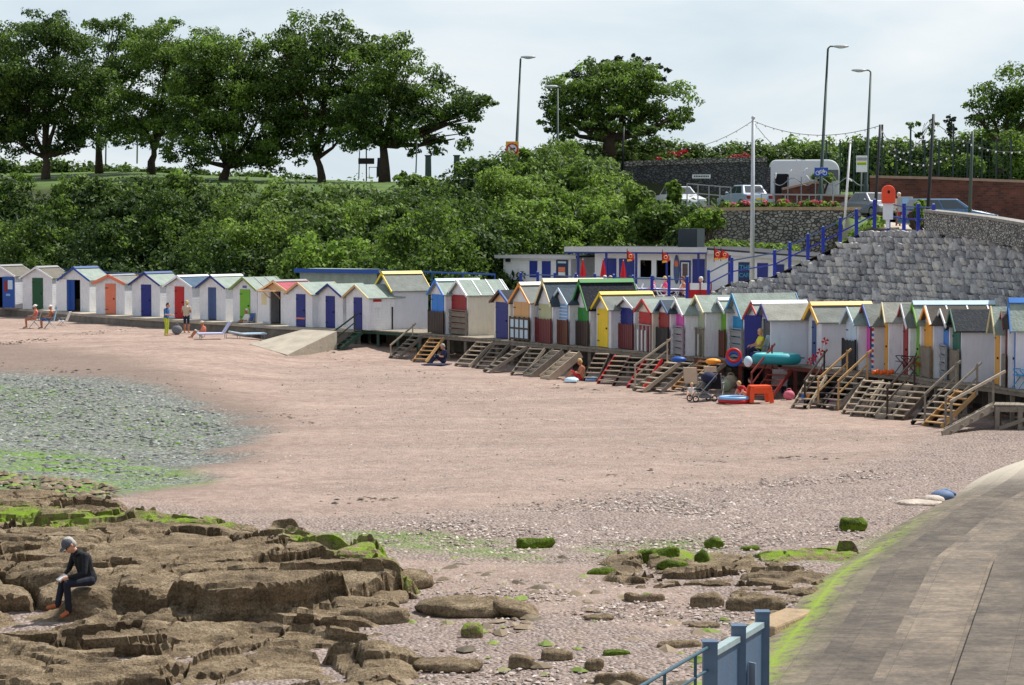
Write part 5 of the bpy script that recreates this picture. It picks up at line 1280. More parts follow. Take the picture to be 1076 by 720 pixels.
m = MB(); m.bb(cx(709), cx(729), .6, 2.0, hc+.12, hc+.12+.95); o = m.build('roof_tank', paint('dark_tank', C(52, 62, 68), .7, .15), cafe)
# angled annexe with the banner
A2 = B+Vector((.05, -.2, 0)); B2 = W(850, 300, 80*K); B2.z = 1.44; rz2, La = frame_from(A2, B2)
ann = empty('cafe_annexe', A2, rz2, 'white cafe annexe with slanting roof and two blue doors', 'building')
def ax(px): return (px-741)/(850-741)*La
h1 = W(750, 263, 82*K).z-1.44; h2 = W(850, 271, 80*K).z-1.44
m = MB(); m.prism([(0, 0), (La, 0), (La, h2), (0, h1)], 0, 3.2); m.build('wall', CAFW, ann)
m = MB(); m.prism([(-.1, h1), (La+.4, h2-.03), (La+.4, h2+.1), (-.1, h1+.14)], -.5, 3.5); ro = m.build('roof', ROOFD, ann)
m = MB(); m.prism([(-.1, h1-.14), (La+.4, h2-.17), (La+.4, h2+.02), (-.1, h1+.04)], -.54, -.5); m.build('fascia', FASC, ro)
m = MB(); m.bb(ax(796), ax(807), -.05, -.003, .02, 1.75); m.build('blue_door', CB, ann)
m = MB(); m.bb(ax(815), ax(824), -.05, -.003, .02, 1.7); m.build('blue_door', CB, ann)
m = MB(); m.bb(ax(765), ax(767.5), -.06, -.003, .0, 2.2); m.build('corner_post', CB, ann)
m = MB(); m.bb(ax(776), ax(791), -.06, -.03, .0, 1.78); bn = m.build('banner', pc('banner_navy', (16, 40, 96)), ann)
def text(s_, size, mat, parent, loc, rot, name='lettering', ext=.004):
    cu = bpy.data.curves.new(name, 'FONT'); cu.body = s_; cu.size = size; cu.extrude = ext; cu.align_x = 'CENTER'; cu.align_y = 'CENTER'
    to = bpy.data.objects.new('tmp', cu); COL.objects.link(to); dg = bpy.context.evaluated_depsgraph_get(); me = bpy.data.meshes.new_from_object(to.evaluated_get(dg)); bpy.data.objects.remove(to)
    me.materials.clear(); me.materials.append(mat); o = bpy.data.objects.new(name, me); COL.objects.link(o); o.parent = parent; o.location = loc; o.rotation_euler = rot; return o
CY_ = pc('cyan_letters', (40, 170, 210))
text('THE', .36, CY_, bn, (ax(783.5), -.07, 1.5), (R(90), 0, 0)); text('CAFE', .3, CY_, bn, (ax(783.5), -.07, 1.12), (R(90), 0, 0))
# flags hung from the fascia
FR = pc('flag_red', (206, 40, 36)); FY = pc('flag_yellow', (236, 170, 60))
def flag(px, py, D, w_, h_, label, lean=.25):
    p = W(px, py, D*K); root = empty('pennant_flag', p, 0, label, 'flag', 'red and yellow flags on the cafe')
    m = MB(); m.tube([(0, 0, .1), (0, 0, -h_-.1)], .02, 6); m.build('pole', METAL, root)
    n = 6; vs = []
    for i in range(n+1):
        t_ = i/n; x = w_*t_; zt2 = -h_*.45*t_**1.3; zb2 = -h_*(1-.12*t_)
        vs += [(x, .04*math.sin(t_*5), zt2), (x, .04*math.sin(t_*5), zb2)]
    m = MB(); m.add(vs, [(2*i, 2*i+1, 2*i+3, 2*i+2) for i in range(n)]); o = m.build('cloth', FR, root); so_ = o.modifiers.new('t', 'SOLIDIFY'); so_.thickness = .012
    m = MB(); m.add([(0, -.02, -h_*.86), (w_*.9, .02, -h_*.78), (w_*.7, .0, -h_*1.0), (.0, -.02, -h_*1.06)], [(0, 1, 2, 3)]); o = m.build('yellow_hem', FY, root); so_ = o.modifiers.new('t', 'SOLIDIFY'); so_.thickness = .03
    m = MB(); m.torus((w_*.48, -.035, -h_*.52), h_*.15, h_*.035, 16, 6, M=Matrix.Rotation(R(90), 3, 'X')); m.build('emblem', PC['peach'], root)
flag(659, 263.5, 79.5, .34, .5, 'red and yellow pennant over the left hatch of the cafe'); flag(696, 264.5, 79, .34, .52, 'red and yellow pennant over the right hatch of the cafe')
flag(750.5, 261, 78.5, .33, .55, 'left one of the two touching red flags at the cafe corner'); flag(757.5, 262.5, 78.2, .38, .45, 'right one of the two touching red flags at the cafe corner')
# closed umbrellas
def umbrella(px, py, D, label, ht=2.35):
    p = W(px, py, D*K); root = empty('closed_umbrella', (p.x, p.y, 1.44), 0, label, 'umbrella', 'closed red umbrellas on the cafe terrace'); h_ = p.z-1.44
    m = MB(); m.tube([(0, 0, 0), (0, 0, h_)], .022, 8); m.build('pole', PC['white'], root)
    m = MB(); n = 16; prof = [(.02, h_-.02), (.05, h_-.15), (.11, h_-.45), (.16, h_-.8), (.2, h_-1.05), (.17, h_-1.12)]
    vs = []
    for r_, z in prof:
        for k in range(n): a = 2*math.pi*k/n; rr = r_*(1 if k % 2 else .68); vs.append((rr*math.cos(a), rr*math.sin(a), z))
    m.add(vs, [(i*n+k, i*n+(k+1) % n, (i+1)*n+(k+1) % n, (i+1)*n+k) for i in range(len(prof)-1) for k in range(n)]+[tuple(range((len(prof)-1)*n, len(prof)*n))]); m.build('canopy', pc('umbrella_red', (200, 22, 34)), root)
    m = MB(); m.tube([(0, 0, 0), (0, 0, .08)], .25, 14); m.build('base', METAL, root)
umbrella(612.5, 272, 78, 'closed red umbrella farthest left, clear of the cafe wall'); umbrella(634, 272, 77.5, 'closed red umbrella in front of the left end of the cafe'); umbrella(655, 273, 77, 'closed red umbrella in front of the second blue cafe door')
# windbreak
p = W(724, 304, 73.6*K); wb = empty('windbreak', (p.x, p.y, 1.44), 0, 'red and white windbreak at the right end of the cafe terrace', 'windbreak')
for i, (x, cc) in enumerate(((0, 'red'), (.0, 'white'))):
    m = MB(); m.bb(0, 1.0, -.02, .02, .1 if i == 0 else .75, .75 if i == 0 else 1.05); m.build('panel', PC[cc], wb)
for x in (0, .5, 1.0): m = MB(); m.bb(x-.03, x+.03, -.05, -.021, 0, 1.1); m.build('stake', PC['darkred'], wb)
# ================= vegetation
def lz(px, D):
    i = np.clip((np.asarray(px, float)+700)/10.0, 0, len(pxs)-1.001); j = np.interp(D, Dst, np.arange(len(Dst))); j = np.clip(j, 0, len(Dst)-1.001)
    i0 = i.astype(int); j0 = j.astype(int); fi = i-i0; fj = j-j0
    return (HT[j0, i0]*(1-fi)+HT[j0, i0+1]*fi)*(1-fj)+(HT[j0+1, i0]*(1-fi)+HT[j0+1, i0+1]*fi)*fj
def leaves(lobes, dens, size, rg, up=.28, lump=.3, sub=5):
    """lobes (n,7): centre, radii, tint"""
    allV = []; allT = []
    lobes = np.asarray(lobes, float)
    if sub:
        m_ = sub; n0 = len(lobes); d0 = rg.normal(size=(n0, m_, 3)); d0[..., 2] = np.abs(d0[..., 2])*.8-.25; d0 /= np.linalg.norm(d0, axis=2)[..., None]
        rr_ = lobes[:, None, 3:6]; c0_ = lobes[:, None, :3]+d0*rr_*.72; r0_ = np.repeat(rr_, m_, 1)*rg.uniform(.3, .52, (n0, m_, 1))
        t0_ = np.repeat(lobes[:, None, 6:7], m_, 1)+rg.normal(size=(n0, m_, 1))*.16+d0[..., 2:3]*.12  # upward clumps tinted lighter, as if lit from above
        sl_ = np.concatenate([c0_, r0_, t0_], 2).reshape(-1, 7); core = lobes.copy(); core[:, 3:6] *= .78; core[:, 6] *= .55  # inner leaves tinted darker: shade inside the foliage put into the colour
        lobes = np.concatenate([core, sl_])
    area = (lobes[:, 3]*lobes[:, 4]+lobes[:, 4]*lobes[:, 5]+lobes[:, 3]*lobes[:, 5])/3*4*np.pi
    cnt = np.maximum(12, (area*dens*(.5 if sub else 1)/(size*size)).astype(int))
    idx = np.repeat(np.arange(len(lobes)), cnt); n = len(idx); L_ = lobes[idx]
    d = rg.normal(size=(n, 3)); d /= np.linalg.norm(d, axis=1)[:, None]
    # bumpy radius so that leaves gather in clumps
    ph = rg.uniform(0, 6.28, (len(lobes), 6))[idx]
    bump = 1+lump*.5*(np.sin(d[:, 0]*5+ph[:, 0])*np.sin(d[:, 1]*5+ph[:, 1])+np.sin(d[:, 2]*6+ph[:, 2])*np.sin(d[:, 0]*7+ph[:, 3]))
    r = bump*(1-.45*rg.random(n)**2.2)
    c = L_[:, :3]+d*L_[:, 3:6]*r[:, None]
    nrm_ = d*.95+rg.normal(size=(n, 3))*.42+np.array([0, 0, up]); nrm_ /= np.linalg.norm(nrm_, axis=1)[:, None]
    a = np.cross(nrm_, rg.normal(size=(n, 3))); a /= np.linalg.norm(a, axis=1)[:, None]; b = np.cross(nrm_, a)
    s = size*(.6+.8*rg.random(n))[:, None]
    V = np.stack([c-a*s*.75, c-b*s*.42+nrm_*s*.1, c+a*s*.75, c+b*s*.42+nrm_*s*.1], 1)
    tint = np.clip(L_[:, 6]+rg.normal(size=n)*.13, 0, 1)
    return V.reshape(-1, 3), np.repeat(tint, 4)
def leafobj(name, lobes, mat, rg, dens=1.0, size=.22, parent=None, off=None, **k):
    V, T = leaves(lobes, dens, size, rg, **k)
    if off is not None: V = V-np.array(off)[None]
    n = len(V)//4
    return npmesh(name, V, np.arange(n*4).reshape(n, 4), mat, parent, attrs={'tint': T})
LM = leafmat('broad_leaf', (.020, .050, .009, 1), (.23, .37, .05, 1), .48)
LMY = leafmat('light_leaf', (.035, .075, .012, 1), (.25, .38, .06, 1), .48)
LMD = leafmat('pine_leaf', (.014, .026, .014, 1), (.045, .06, .03, 1), .12)
LMG = leafmat('bramble_leaf', (.014, .04, .007, 1), (.19, .29, .06, 1), .42)
RED = leafmat('red_flower', (.35, .02, .03, 1), (.6, .06, .08, 1), .2)
PNK = leafmat('pink_flower', (.5, .05, .12, 1), (.7, .2, .25, 1), .2)
BARK = paint('bark', C(70, 58, 46), .9, .3, 4, .8, 12)
NLEAF = 0
def tree(label, tx, ty, D, blobs, mat=LM, group=None, name='broadleaf_tree', nl=22, lr=(.75, 1.35), size=.15, seed=1, tr=.32, tint=(.2, .85), dens=.62, limbs=True, zbase=None, depth=.9):
    rg = np.random.default_rng(seed); D = D*K; base = W(tx, ty, D); s = F/D
    root = empty(name, base, 0, label, 'tree', group); lobes = []; tips = []
    for (bx, by, rx, ry) in blobs:
        c = W(bx, by+8, D); RXX, RZ = rx*1.2/s, ry*1.17/s; n = max(4, int(1.55*nl*(rx*ry)/1600))
        yo = rg.uniform(-.3, .3)*RXX
        for k in range(n):
            d = rg.normal(size=3); d /= np.linalg.norm(d); rr = rg.uniform(.5, 1.0)
            l = rg.uniform(*lr)*min(1, max(.35, RZ/2.2))
            p = (c.x+d[0]*max(.1, RXX*1.08-l*.4)*rr, c.y+yo+d[1]*RXX*depth*rr, c.z+d[2]*max(.1, RZ*1.12-l*.35)*rr)
            lobes.append((*p, l*rg.uniform(.85, 1.25), l*rg.uniform(.85, 1.25), l*rg.uniform(.55, .85), rg.uniform(*tint)*(.75+.25*(d[2] > 0))))  # lower lobes tinted darker, underside shade put into the leaf colour
        tips.append(Vector((c.x, c.y+yo, c.z)))
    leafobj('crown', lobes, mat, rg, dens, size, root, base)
    m = MB(); top = min(tips, key=lambda p: abs(p.x-base.x)+abs(p.z-base.z)*.3); fork = base.lerp(Vector((top.x, base.y, top.z)), .45)
    bz = base-Vector((0, 0, 1.2)); bend = Vector((rg.uniform(-.15, .15), 0, 0))
    m.tube([bz, base, base.lerp(fork, .5)+bend, fork], [tr*1.15, tr*.9, tr*.7, tr*.6], 10)
    if limbs:
        for tp in tips:
            m2 = fork.lerp(tp, .5)+Vector((rg.uniform(-.3, .3), rg.uniform(-.3, .3), -.35)); m.tube([fork-Vector((0, 0, .2)), m2, tp], [tr*.55, tr*.32, tr*.1], 7)
            for q in range(4):
                e = tp+Vector((rg.uniform(-.9, .9), rg.uniform(-.9, .9), rg.uniform(-.3, .7))); m.tube([m2, m2.lerp(e, .5)+Vector((0, 0, .2)), e], [tr*.2, tr*.12, .03], 5)
    m.build('trunk', BARK, root, base, smooth=True)
    return root
G1 = 'tall trees along the clifftop lawn'
tree('dark leafy tree at the far left edge of the clifftop', -8, 172, 122, [(-20, 70, 45, 55), (2, 120, 26, 30), (5, 60, 28, 38)], seed=1, group=G1, tint=(.05, .45))
tree('large dark tree with low branches, second from the left edge', 48, 180, 120, [(42, 52, 52, 46), (72, 85, 42, 42), (25, 98, 40, 36), (60, 22, 32, 20), (90, 118, 30, 26), (45, 132, 54, 24), (15, 140, 26, 16), (88, 142, 28, 14)], seed=2, group=G1, tint=(.0, .42), nl=24, tr=.36)
tree('tall tree behind with a bare lower trunk, left of the pale green one', 104, 168, 128, [(120, 48, 38, 36), (105, 90, 36, 36), (152, 40, 32, 26), (175, 22, 16, 13), (128, 122, 30, 22), (120, 18, 24, 14)], seed=3, group=G1, tint=(.1, .6))
tree('pale green spreading tree in the middle of the left group', 159, 170, 124, [(165, 75, 36, 40), (145, 108, 32, 26), (185, 100, 30, 32), (205, 55, 32, 28), (165, 132, 34, 16), (178, 30, 24, 16)], mat=LMY, seed=4, group=G1, tint=(.1, .7))
tree('broad round tree with boughs sweeping low over the grass slope', 235, 187, 117, [(238, 68, 44, 40), (215, 108, 44, 36), (270, 108, 42, 38), (245, 146, 62, 24), (292, 152, 28, 20), (200, 150, 26, 18), (258, 48, 30, 20), (300, 128, 18, 22), (218, 60, 30, 26)], seed=5, group=G1, tint=(.15, .9), nl=26, tr=.4)
tree('tall tree with a clean dark trunk right of the round one', 338, 186, 116, [(338, 52, 46, 38), (312, 88, 36, 36), (372, 72, 38, 36), (345, 108, 46, 30), (325, 130, 34, 20), (300, 45, 20, 18), (355, 30, 32, 18), (365, 128, 24, 18)], seed=6, group=G1, tint=(.05, .75), nl=24, tr=.34)
tree('spreading tree leaning right with long low boughs against the sky', 404, 176, 113, [(425, 72, 38, 34), (458, 98, 42, 26), (400, 108, 42, 30), (438, 128, 40, 18), (496, 98, 20, 9), (478, 138, 26, 16), (380, 134, 38, 18), (430, 142, 40, 14), (485, 118, 24, 14), (512, 98, 9, 6)], seed=7, group=G1, tint=(.05, .7), nl=24, tr=.42)
tree('dark pine showing behind the round tree on the central mound', 655, 148, 120, [(650, 72, 40, 20), (612, 82, 28, 14), (682, 72, 24, 12), (580, 98, 14, 8), (632, 60, 22, 10), (668, 56, 16, 7)], mat=LMD, seed=8, name='pine_tree', tint=(.1, .8), lr=(.5, .9), nl=40, limbs=False)
tree('dense round broadleaf tree on the central mound', 640, 146, 111, [(640, 92, 46, 32), (600, 100, 36, 26), (692, 98, 36, 24), (665, 78, 32, 20), (640, 120, 52, 18), (640, 134, 56, 13), (690, 122, 34, 14), (584, 124, 18, 10), (620, 70, 24, 14), (714, 112, 16, 9), (600, 122, 26, 12)], seed=9, tint=(.15, .8), nl=30, tr=.45)
tree('big tree cut by the right edge behind the sports fence', 1050, 165, 116, [(1042, 100, 28, 20), (1070, 92, 30, 26), (1025, 112, 18, 12), (1060, 125, 32, 14), (1085, 110, 30, 30), (1100, 80, 30, 26)], seed=10, tint=(.2, .8), nl=26)
tree('small distant round tree left of the slender cypress', 970, 150, 145, [(972, 126, 14, 10), (962, 132, 10, 7)], seed=11, tint=(.1, .5), nl=60, lr=(.6, .9), tr=.15)
tree('slender dark cypress far behind the sports fence', 999, 145, 145, [(998, 122, 5, 9), (1001, 130, 6, 8)], mat=LMD, name='cypress_tree', seed=12, nl=200, lr=(.5, .8), tr=.12, limbs=False)
# --- shrubs one can tell apart
def shrub(label, px, py, D, rx, ry, mat=LMG, seed=1, n=14, size=.2, tint=(.2, .9), name='shrub', dens=.75, lr=.38, group=None, cat='bush', flowers=None):
    rg = np.random.default_rng(seed); D = D*K; s = F/D; c = W(px, py, D); RX_, RZ = rx/s, ry/s
    base = Vector((c.x, c.y, c.z-RZ)); root = empty(name, base, 0, label, cat, group); lobes = []
    for k in range(n):
        d = rg.normal(size=3); d /= np.linalg.norm(d); rr = rg.uniform(.2, 1)
        l = min(RX_, RZ)*rg.uniform(lr*.8, lr*1.4)
        lobes.append((c.x+d[0]*(RX_-l)*rr, c.y+d[1]*RX_*.5*rr, c.z+d[2]*(RZ-l)*rr, l*1.1, l*1.1, l*.9, rg.uniform(*tint)))
    leafobj('foliage', lobes, mat, rg, dens, size, root, base)
    m = MB()
    for k in range(4): m.tube([base+Vector((0, 0, -.5)), base+Vector((rg.uniform(-.4, .4), rg.uniform(-.3, .3), RZ*.8)), c+Vector((rg.uniform(-.5, .5)*RX_, 0, RZ*.2))], [.09, .06, .03], 6)
    m.build('stems', BARK, root, base)
    if flowers: leafobj('flowers', [(l[0], l[1]-.1, l[2]+.1, l[3], l[4], l[5], .5) for l in lobes[:max(2, n//3)]], flowers, rg, .1, .16, root, base)
    return root
shrub('tall bright green shrub rising above the bank below the speed of the slope', 600, 208, 97, 38, 52, LM, 21, 34, tint=(.3, 1)) if False else None
shrub('tallest sapling clump on the central bank left of the bramble slope', 600, 205, 98, 34, 48, LM, 21, 40, tint=(.25, .95), lr=.3)
shrub('thin sapling standing up beside the yellow sign post', 552, 172, 100, 7, 22, LM, 22, 12, lr=.5, tint=(.3, .8), cat='sapling')
shrub('dark dense shrub at the upper edge right of the leaning tree', 505, 190, 101, 30, 34, LM, 23, 26, tint=(.0, .6))
shrub('grey-green willowy shrub in the middle of the central bank', 560, 235, 94, 34, 46, LMG, 24, 30, tint=(.3, .8))
shrub('broad yellow-green shrub over the cafe store roof', 545, 258, 92, 30, 24, LMY, 25, 22, tint=(.2, .7))
shrub('bright green bushy sapling above the left of the cafe roof', 672, 212, 91.5, 24, 30, LMY, 26, 28, tint=(.2, .85))
shrub('large dark-based shrub behind the cafe roof', 690, 232, 90.5, 40, 28, LM, 27, 34, tint=(.05, .6))
shrub('neat leafy hedge block hanging over the stone wall right of the roof tank', 742, 234, 88, 24, 22, LM, 28, 30, tint=(.45, 1), lr=.3)
shrub('small tree-like bush hiding the white car', 709, 205, 91.5, 12, 22, LM, 29, 16, tint=(.1, .8))
shrub('yellow-green bush against the bank above the lime-doored hut', 310, 252, 94, 28, 34, LMY, 30, 24, tint=(.15, .8))
shrub('pale leafy shrub above the hut with navy bargeboards', 352, 248, 92, 26, 30, LMY, 31, 22, tint=(.1, .7))
shrub('dark shrub with a rounded top standing on the left bank', 190, 205, 104, 32, 32, LM, 32, 30, tint=(0, .55))
shrub('leafy bush on the left bank nearest the lawn path', 128, 210, 106, 30, 24, LM, 33, 24, tint=(.1, .7))
shrub('bush with yellow flower heads at the end of the grass slope', 268, 235, 98, 20, 34, LMG, 34, 20, tint=(.2, .9))
shrub('clipped grey-green bush at the foot of the leaning tree', 440, 192, 104, 34, 16, LMY, 35, 18, tint=(.2, .8))
shrub('yellowish feathery bush at the right edge above the brick wall', 1062, 160, 107, 26, 30, LMY, 36, 30, tint=(.2, .9))
shrub('rounded bright bush behind the sports fence near the right', 1020, 172, 112, 24, 18, LMY, 37, 24, tint=(.3, 1))
shrub('rounded bush behind the sports fence in its middle', 985, 172, 112, 18, 16, LMY, 38, 20, tint=(.2, .8))
shrub('leafy plant growing beside the life ring and black post', 966, 222, 66.5, 9, 20, LMY, 39, 18, size=.12, tint=(.4, 1), cat='plant', flowers=None)
shrub('small rose plant with red flowers at the foot of the black post', 975, 235, 65.5, 7, 9, LM, 40, 8, size=.11, tint=(.2, .8), cat='plant', flowers=RED)
shrub('yellow-flowering shrub behind the blue cycle sign', 866, 186, 103, 14, 9, LMY, 41, 12, tint=(.7, 1), size=.16)
# --- undergrowth and hedges as masses
rg = np.random.default_rng(99); lobes = []
def bankfill(px0, px1, D0f, D1f, n, r=(.8, 1.7), zt=.45, tint=(.1, .9)):
    tint = (0, tint[1]*.45); zt = zt-.3  # fill tinted dark so hollows between the bushes look shaded
    n = int(n*.8); r = (.7, 2.0)
    px = rg.uniform(px0, px1, n); t_ = rg.random(n)
    lo = np.array([D0f(p) for p in px])*K; hi = np.array([D1f(p) for p in px])*K; D = lo+(hi-lo)*t_
    z = lz(px, D); l = rg.uniform(*r, n); X = (px-CX)/F*D
    # tint drifts in patches
    tt = np.clip(tint[0]+(tint[1]-tint[0])*(fbm(X*.22, z*.5+D*.1, 4)*1.6-.3)+rg.normal(size=n)*.1, 0, 1)
    for i in range(n): lobes.append((X[i], D[i]-rg.random()*.8, z[i]+l[i]*(zt+rg.uniform(-.2, .35)), l[i]*1.15, l[i], l[i]*.95, tt[i]))
ip = lambda xs_, ys_: (lambda p: float(np.interp(p, xs_, ys_)))
bankfill(-180, 250, ip([-180, 0, 150, 250], [113.5, 102.8, 96.2, 92]), ip([-180, 0, 150, 230, 250], [123, 112, 108, 104, 102.5]), 430, zt=.2, tint=(0, .8))
bankfill(235, 560, ip([235, 300, 340, 390, 440, 560], [93.5, 91, 90, 87.5, 83.5, 86]), ip([235, 300, 440, 560], [97, 101, 100, 103]), 520, zt=.3)
bankfill(525, 650, ip([525, 650], [90.5, 90.5]), ip([525, 600, 650], [104, 112, 108]), 240, zt=.35, tint=(.25, .95))
bankfill(640, 742, ip([640, 742], [90.5, 89.8]), ip([640, 700, 742], [101, 96, 91]), 130, zt=.25)
# big separate bushes of several kinds over the bank
kinds = {'LM': [], 'LMY': [], 'LMG': []}
rb = np.random.default_rng(2024)
def bushes(px0, px1, D0f, D1f, n, rr=(1.3, 2.9), bias=0.0, kindp=(.4, .2, .4), flatz=1.0):
    for i in range(n):
        px = px0+(px1-px0)*((i+rb.random())/n); t_ = rb.random(); D = (D0f(px)+(D1f(px)-D0f(px))*t_)*K
        z = float(lz(px, D)); Rr = rb.uniform(*rr)*(1-.35*t_*flatz); X_ = (px-CX)/F*D; hf = rb.uniform(.9, 1.45); kd = ('LM', 'LMY', 'LMG')[int(rb.choice(3, p=kindp))]
        tt_ = float(np.clip(rb.uniform(.05, .95)+bias, 0, 1)); cz_ = z+Rr*.25
        for q in range(int(8+Rr*6)):
            d = rb.normal(size=3); d[2] = abs(d[2])*.9-.15; d[1] = -abs(d[1]); d /= np.linalg.norm(d); l = Rr*rb.uniform(.26, .46)
            kinds[kd].append((X_+d[0]*Rr*.85, D+d[1]*Rr*.8-.4, cz_+d[2]*Rr*hf*.9, l*1.05, l, l*.85, np.clip(tt_+rb.normal()*.1+d[2]*.12, 0, 1)))  # bush tops tinted lighter, light from above put into the leaf colour
lof, hif = ip([-180, 0, 150, 250], [113, 102.3, 95.7, 91.5]), ip([-180, 0, 150, 230, 250], [124, 112.5, 108.5, 104, 102.5])
bushes(-150, 245, lof, hif, 56, bias=-.5, kindp=(.6, .1, .3))
lof, hif = ip([235, 300, 340, 390, 440, 560], [93, 90.5, 89, 86.5, 83, 86]), ip([235, 300, 440, 560], [101, 102, 97.5, 100])
bushes(240, 450, lof, hif, 34, bias=.2, kindp=(.2, .45, .35)); bushes(430, 560, lof, hif, 24, bias=-.38, kindp=(.6, .15, .25), rr=(1.5, 3.1))
bushes(530, 650, ip([525, 650], [90.5, 90.5]), ip([525, 600, 650], [102, 108, 105]), 26, bias=.08, kindp=(.35, .25, .4)); bushes(640, 730, ip([640, 742], [90.5, 89.8]), ip([640, 700, 742], [97, 93, 90.5]), 10, rr=(1.0, 1.8), bias=.1)
for kk, mm, nm, lb in (('LM', LM, 'broadleaf_thicket', 'tall dark broadleaf bushes massed over the bank'), ('LMY', LMY, 'light_thicket', 'yellow-green bushes scattered through the bank'), ('LMG', LMG, 'willow_thicket', 'grey-green willowy bushes scattered through the bank')):
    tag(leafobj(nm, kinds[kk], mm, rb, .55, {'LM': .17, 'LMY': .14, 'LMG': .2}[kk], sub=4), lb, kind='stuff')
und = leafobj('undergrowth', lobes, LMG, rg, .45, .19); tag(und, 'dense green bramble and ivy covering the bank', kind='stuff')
lobes = []   # hedge above the dark stone wall
def row(px0, px1, D, ytop, n, r, tint=(.2, .8), jit=.5, rows=2):
    for k in range(n):
        px = rg.uniform(px0, px1); l = rg.uniform(*r); Dk = D*K+rg.uniform(-jit, jit)*2; top = W(px, float(np.interp(px, ytop[0], ytop[1])), Dk)
        lobes.append((top.x, Dk, top.z-l*.9-rg.random()*rows*l*.8, l*1.2, l, l, rg.uniform(*tint)))
row(560, 870, 113.5, ([560, 600, 640, 690, 735, 742, 765, 800, 860], [172, 150, 146, 144, 147, 158, 150, 146, 150]), 230, (.7, 1.1), rows=1.6)
row(600, 800, 112.6, ([600, 800], [158, 160]), 120, (.5, .8), tint=(.35, 1), rows=1.4)
o = leafobj('hedge', lobes, LMG, rg, .8, .2); tag(o, 'long rough hedge on top of the dark stone wall', 'hedge')
lobes = []; row(640, 700, 112.6, ([640, 700], [168, 160]), 16, (.5, .8)); row(706, 740, 112.4, ([706, 740], [158, 160]), 10, (.4, .6)); 
lobes = []; row(706, 720, 112.3, ([705, 722], [159, 156]), 5, (.22, .36), rows=1); row(765, 805, 112.3, ([755, 805], [162, 160]), 9, (.22, .36), rows=.8); row(688, 700, 112.3, ([688, 700], [163, 163]), 4, (.3, .4))
o = leafobj('red_valerian', lobes, RED, rg, .3, .17); tag(o, 'patches of red flowers along the hedge bottom', kind='stuff')
lobes = []; row(800, 1100, 121, ([800, 860, 900, 960, 1000, 1030, 1100], [148, 140, 142, 138, 142, 132, 130]), 300, (.9, 1.5), tint=(.15, .8), rows=3)
o = leafobj('hedge', lobes, LM, rg, .62, .24); tag(o, 'tall dark green hedge behind the sports fence', 'hedge')
lobes = []; row(-60, 130, 135, ([-60, 130], [157, 170]), 50, (.8, 1.3), tint=(.1, .4), rows=1.5); row(130, 330, 132, ([130, 330], [172, 180]), 40, (.5, .8), tint=(.1, .5), rows=1)
o = leafobj('hedge', lobes, LM, rg, .75, .24); tag(o, 'low dark hedge along the back of the clifftop lawn', 'hedge')
lobes = []
for k in range(150):
    px = rg.uniform(700, 925); Dk = float(np.interp(px, [700, 880, 925], [90, 88.9, 67.5]))*K if px < 885 else rg.uniform(67.5, 80)*K; z = float(lz(px, Dk)); l = rg.uniform(.15, .42); lobes.append(((px-CX)/F*Dk, Dk, z+l*.7+.05, l, l, l, rg.uniform(.2, 1)))
o = leafobj('planting', lobes, LMY, rg, .7, .15); tag(o, 'mixed low green planting along the top of the garden wall', kind='stuff')
lobes = [(p[0]+rg.uniform(-.3, .3), p[1]-.1, p[2]+p[5]*.6, .18, .18, .16, rg.random()) for p in lobes[::3]]
o = leafobj('border_flowers', lobes[::2], PNK, rg, .28, .1); tag(o, 'pink and red border flowers along the garden wall', kind='stuff')
lobes = []; row(745, 840, 87, ([745, 840], [251, 257]), 45, (.3, .6), tint=(.5, 1), rows=.6)
o = leafobj('yellow_shrubbery', lobes, LMY, rg, .8, .15); tag(o, 'yellow-green shrubs between cafe annexe roof and garden wall', kind='stuff')

# ================= upper level: walls, road, fences
wall_line('garden_wall', [(W(735, 222, 88.4*K), 1.3), (W(800, 221, 88.2*K), 1.3), (W(905, 221, 87.8*K), 1.3)], .5, SWG, 'grey stone retaining wall behind the cafe roof with pale coping', cope=paint('sandy_coping', C(176, 150, 120), .9, .2), copeh=.18)
wall_line('boundary_wall', [(W(560, 182, 112*K), 5.5), (W(625, 176, 111.4*K), 5.5), (W(760, 171, 110.4*K), 5.5), (W(806, 170, 110.2*K), 5.5)], .5, SWD, 'dark stone wall below the hedge with a white nameplate', cope=SWG, copeh=.35)
p = W(737, 185.5, 110*K); m = MB(); m.box(p, (1.25, .05, .27)); np_ = m.build('street_nameplate', WHITEP); tag(np_, 'small white street nameplate on the dark stone wall', 'sign')
np_.location = p; 
for v in np_.data.vertices: v.co -= p
m = MB()
for q in range(9):
    m.bb(-.5+q*.115, -.5+q*.115+.07, -.04, -.027, -.04, .06)
m.build('lettering', DARKIN, np_)
asph = paint('asphalt', C(72, 72, 74), .9, .2, 3, .3, 30)
m = MB(); q = [W(560, 228, 97*K), W(1500, 228, 91*K), W(1500, 228, 101*K), W(560, 228, 109*K)]
for px, z in ((560, 5.86), (760, 5.86), (860, 5.84), (930, 5.4), (1000, 5.08), (1500, 5.05)):
    t_ = (px-560)/940; D0_, D1_ = (97-6*t_)*K, (109-8*t_)*K; m.v += [((px-CX)/F*D0_, D0_, z), ((px-CX)/F*D1_, D1_, z)]
for k in range(5): m.f.append((k*2, k*2+2, k*2+3, k*2+1)); m.m.append(0); tag(m.build('road', asph), kind='structure')
m = MB(); 
for k in range(5): a = q[0].lerp(q[1], .05+k*.06).lerp(q[3].lerp(q[2], .05+k*.06), .5); b_ = q[0].lerp(q[1], .075+k*.06).lerp(q[3].lerp(q[2], .075+k*.06), .5); m.bar((a.x, a.y, 5.866), (b_.x, b_.y, 5.866), .12, .004)
tag(m.build('road_markings', WHITEP), kind='structure')
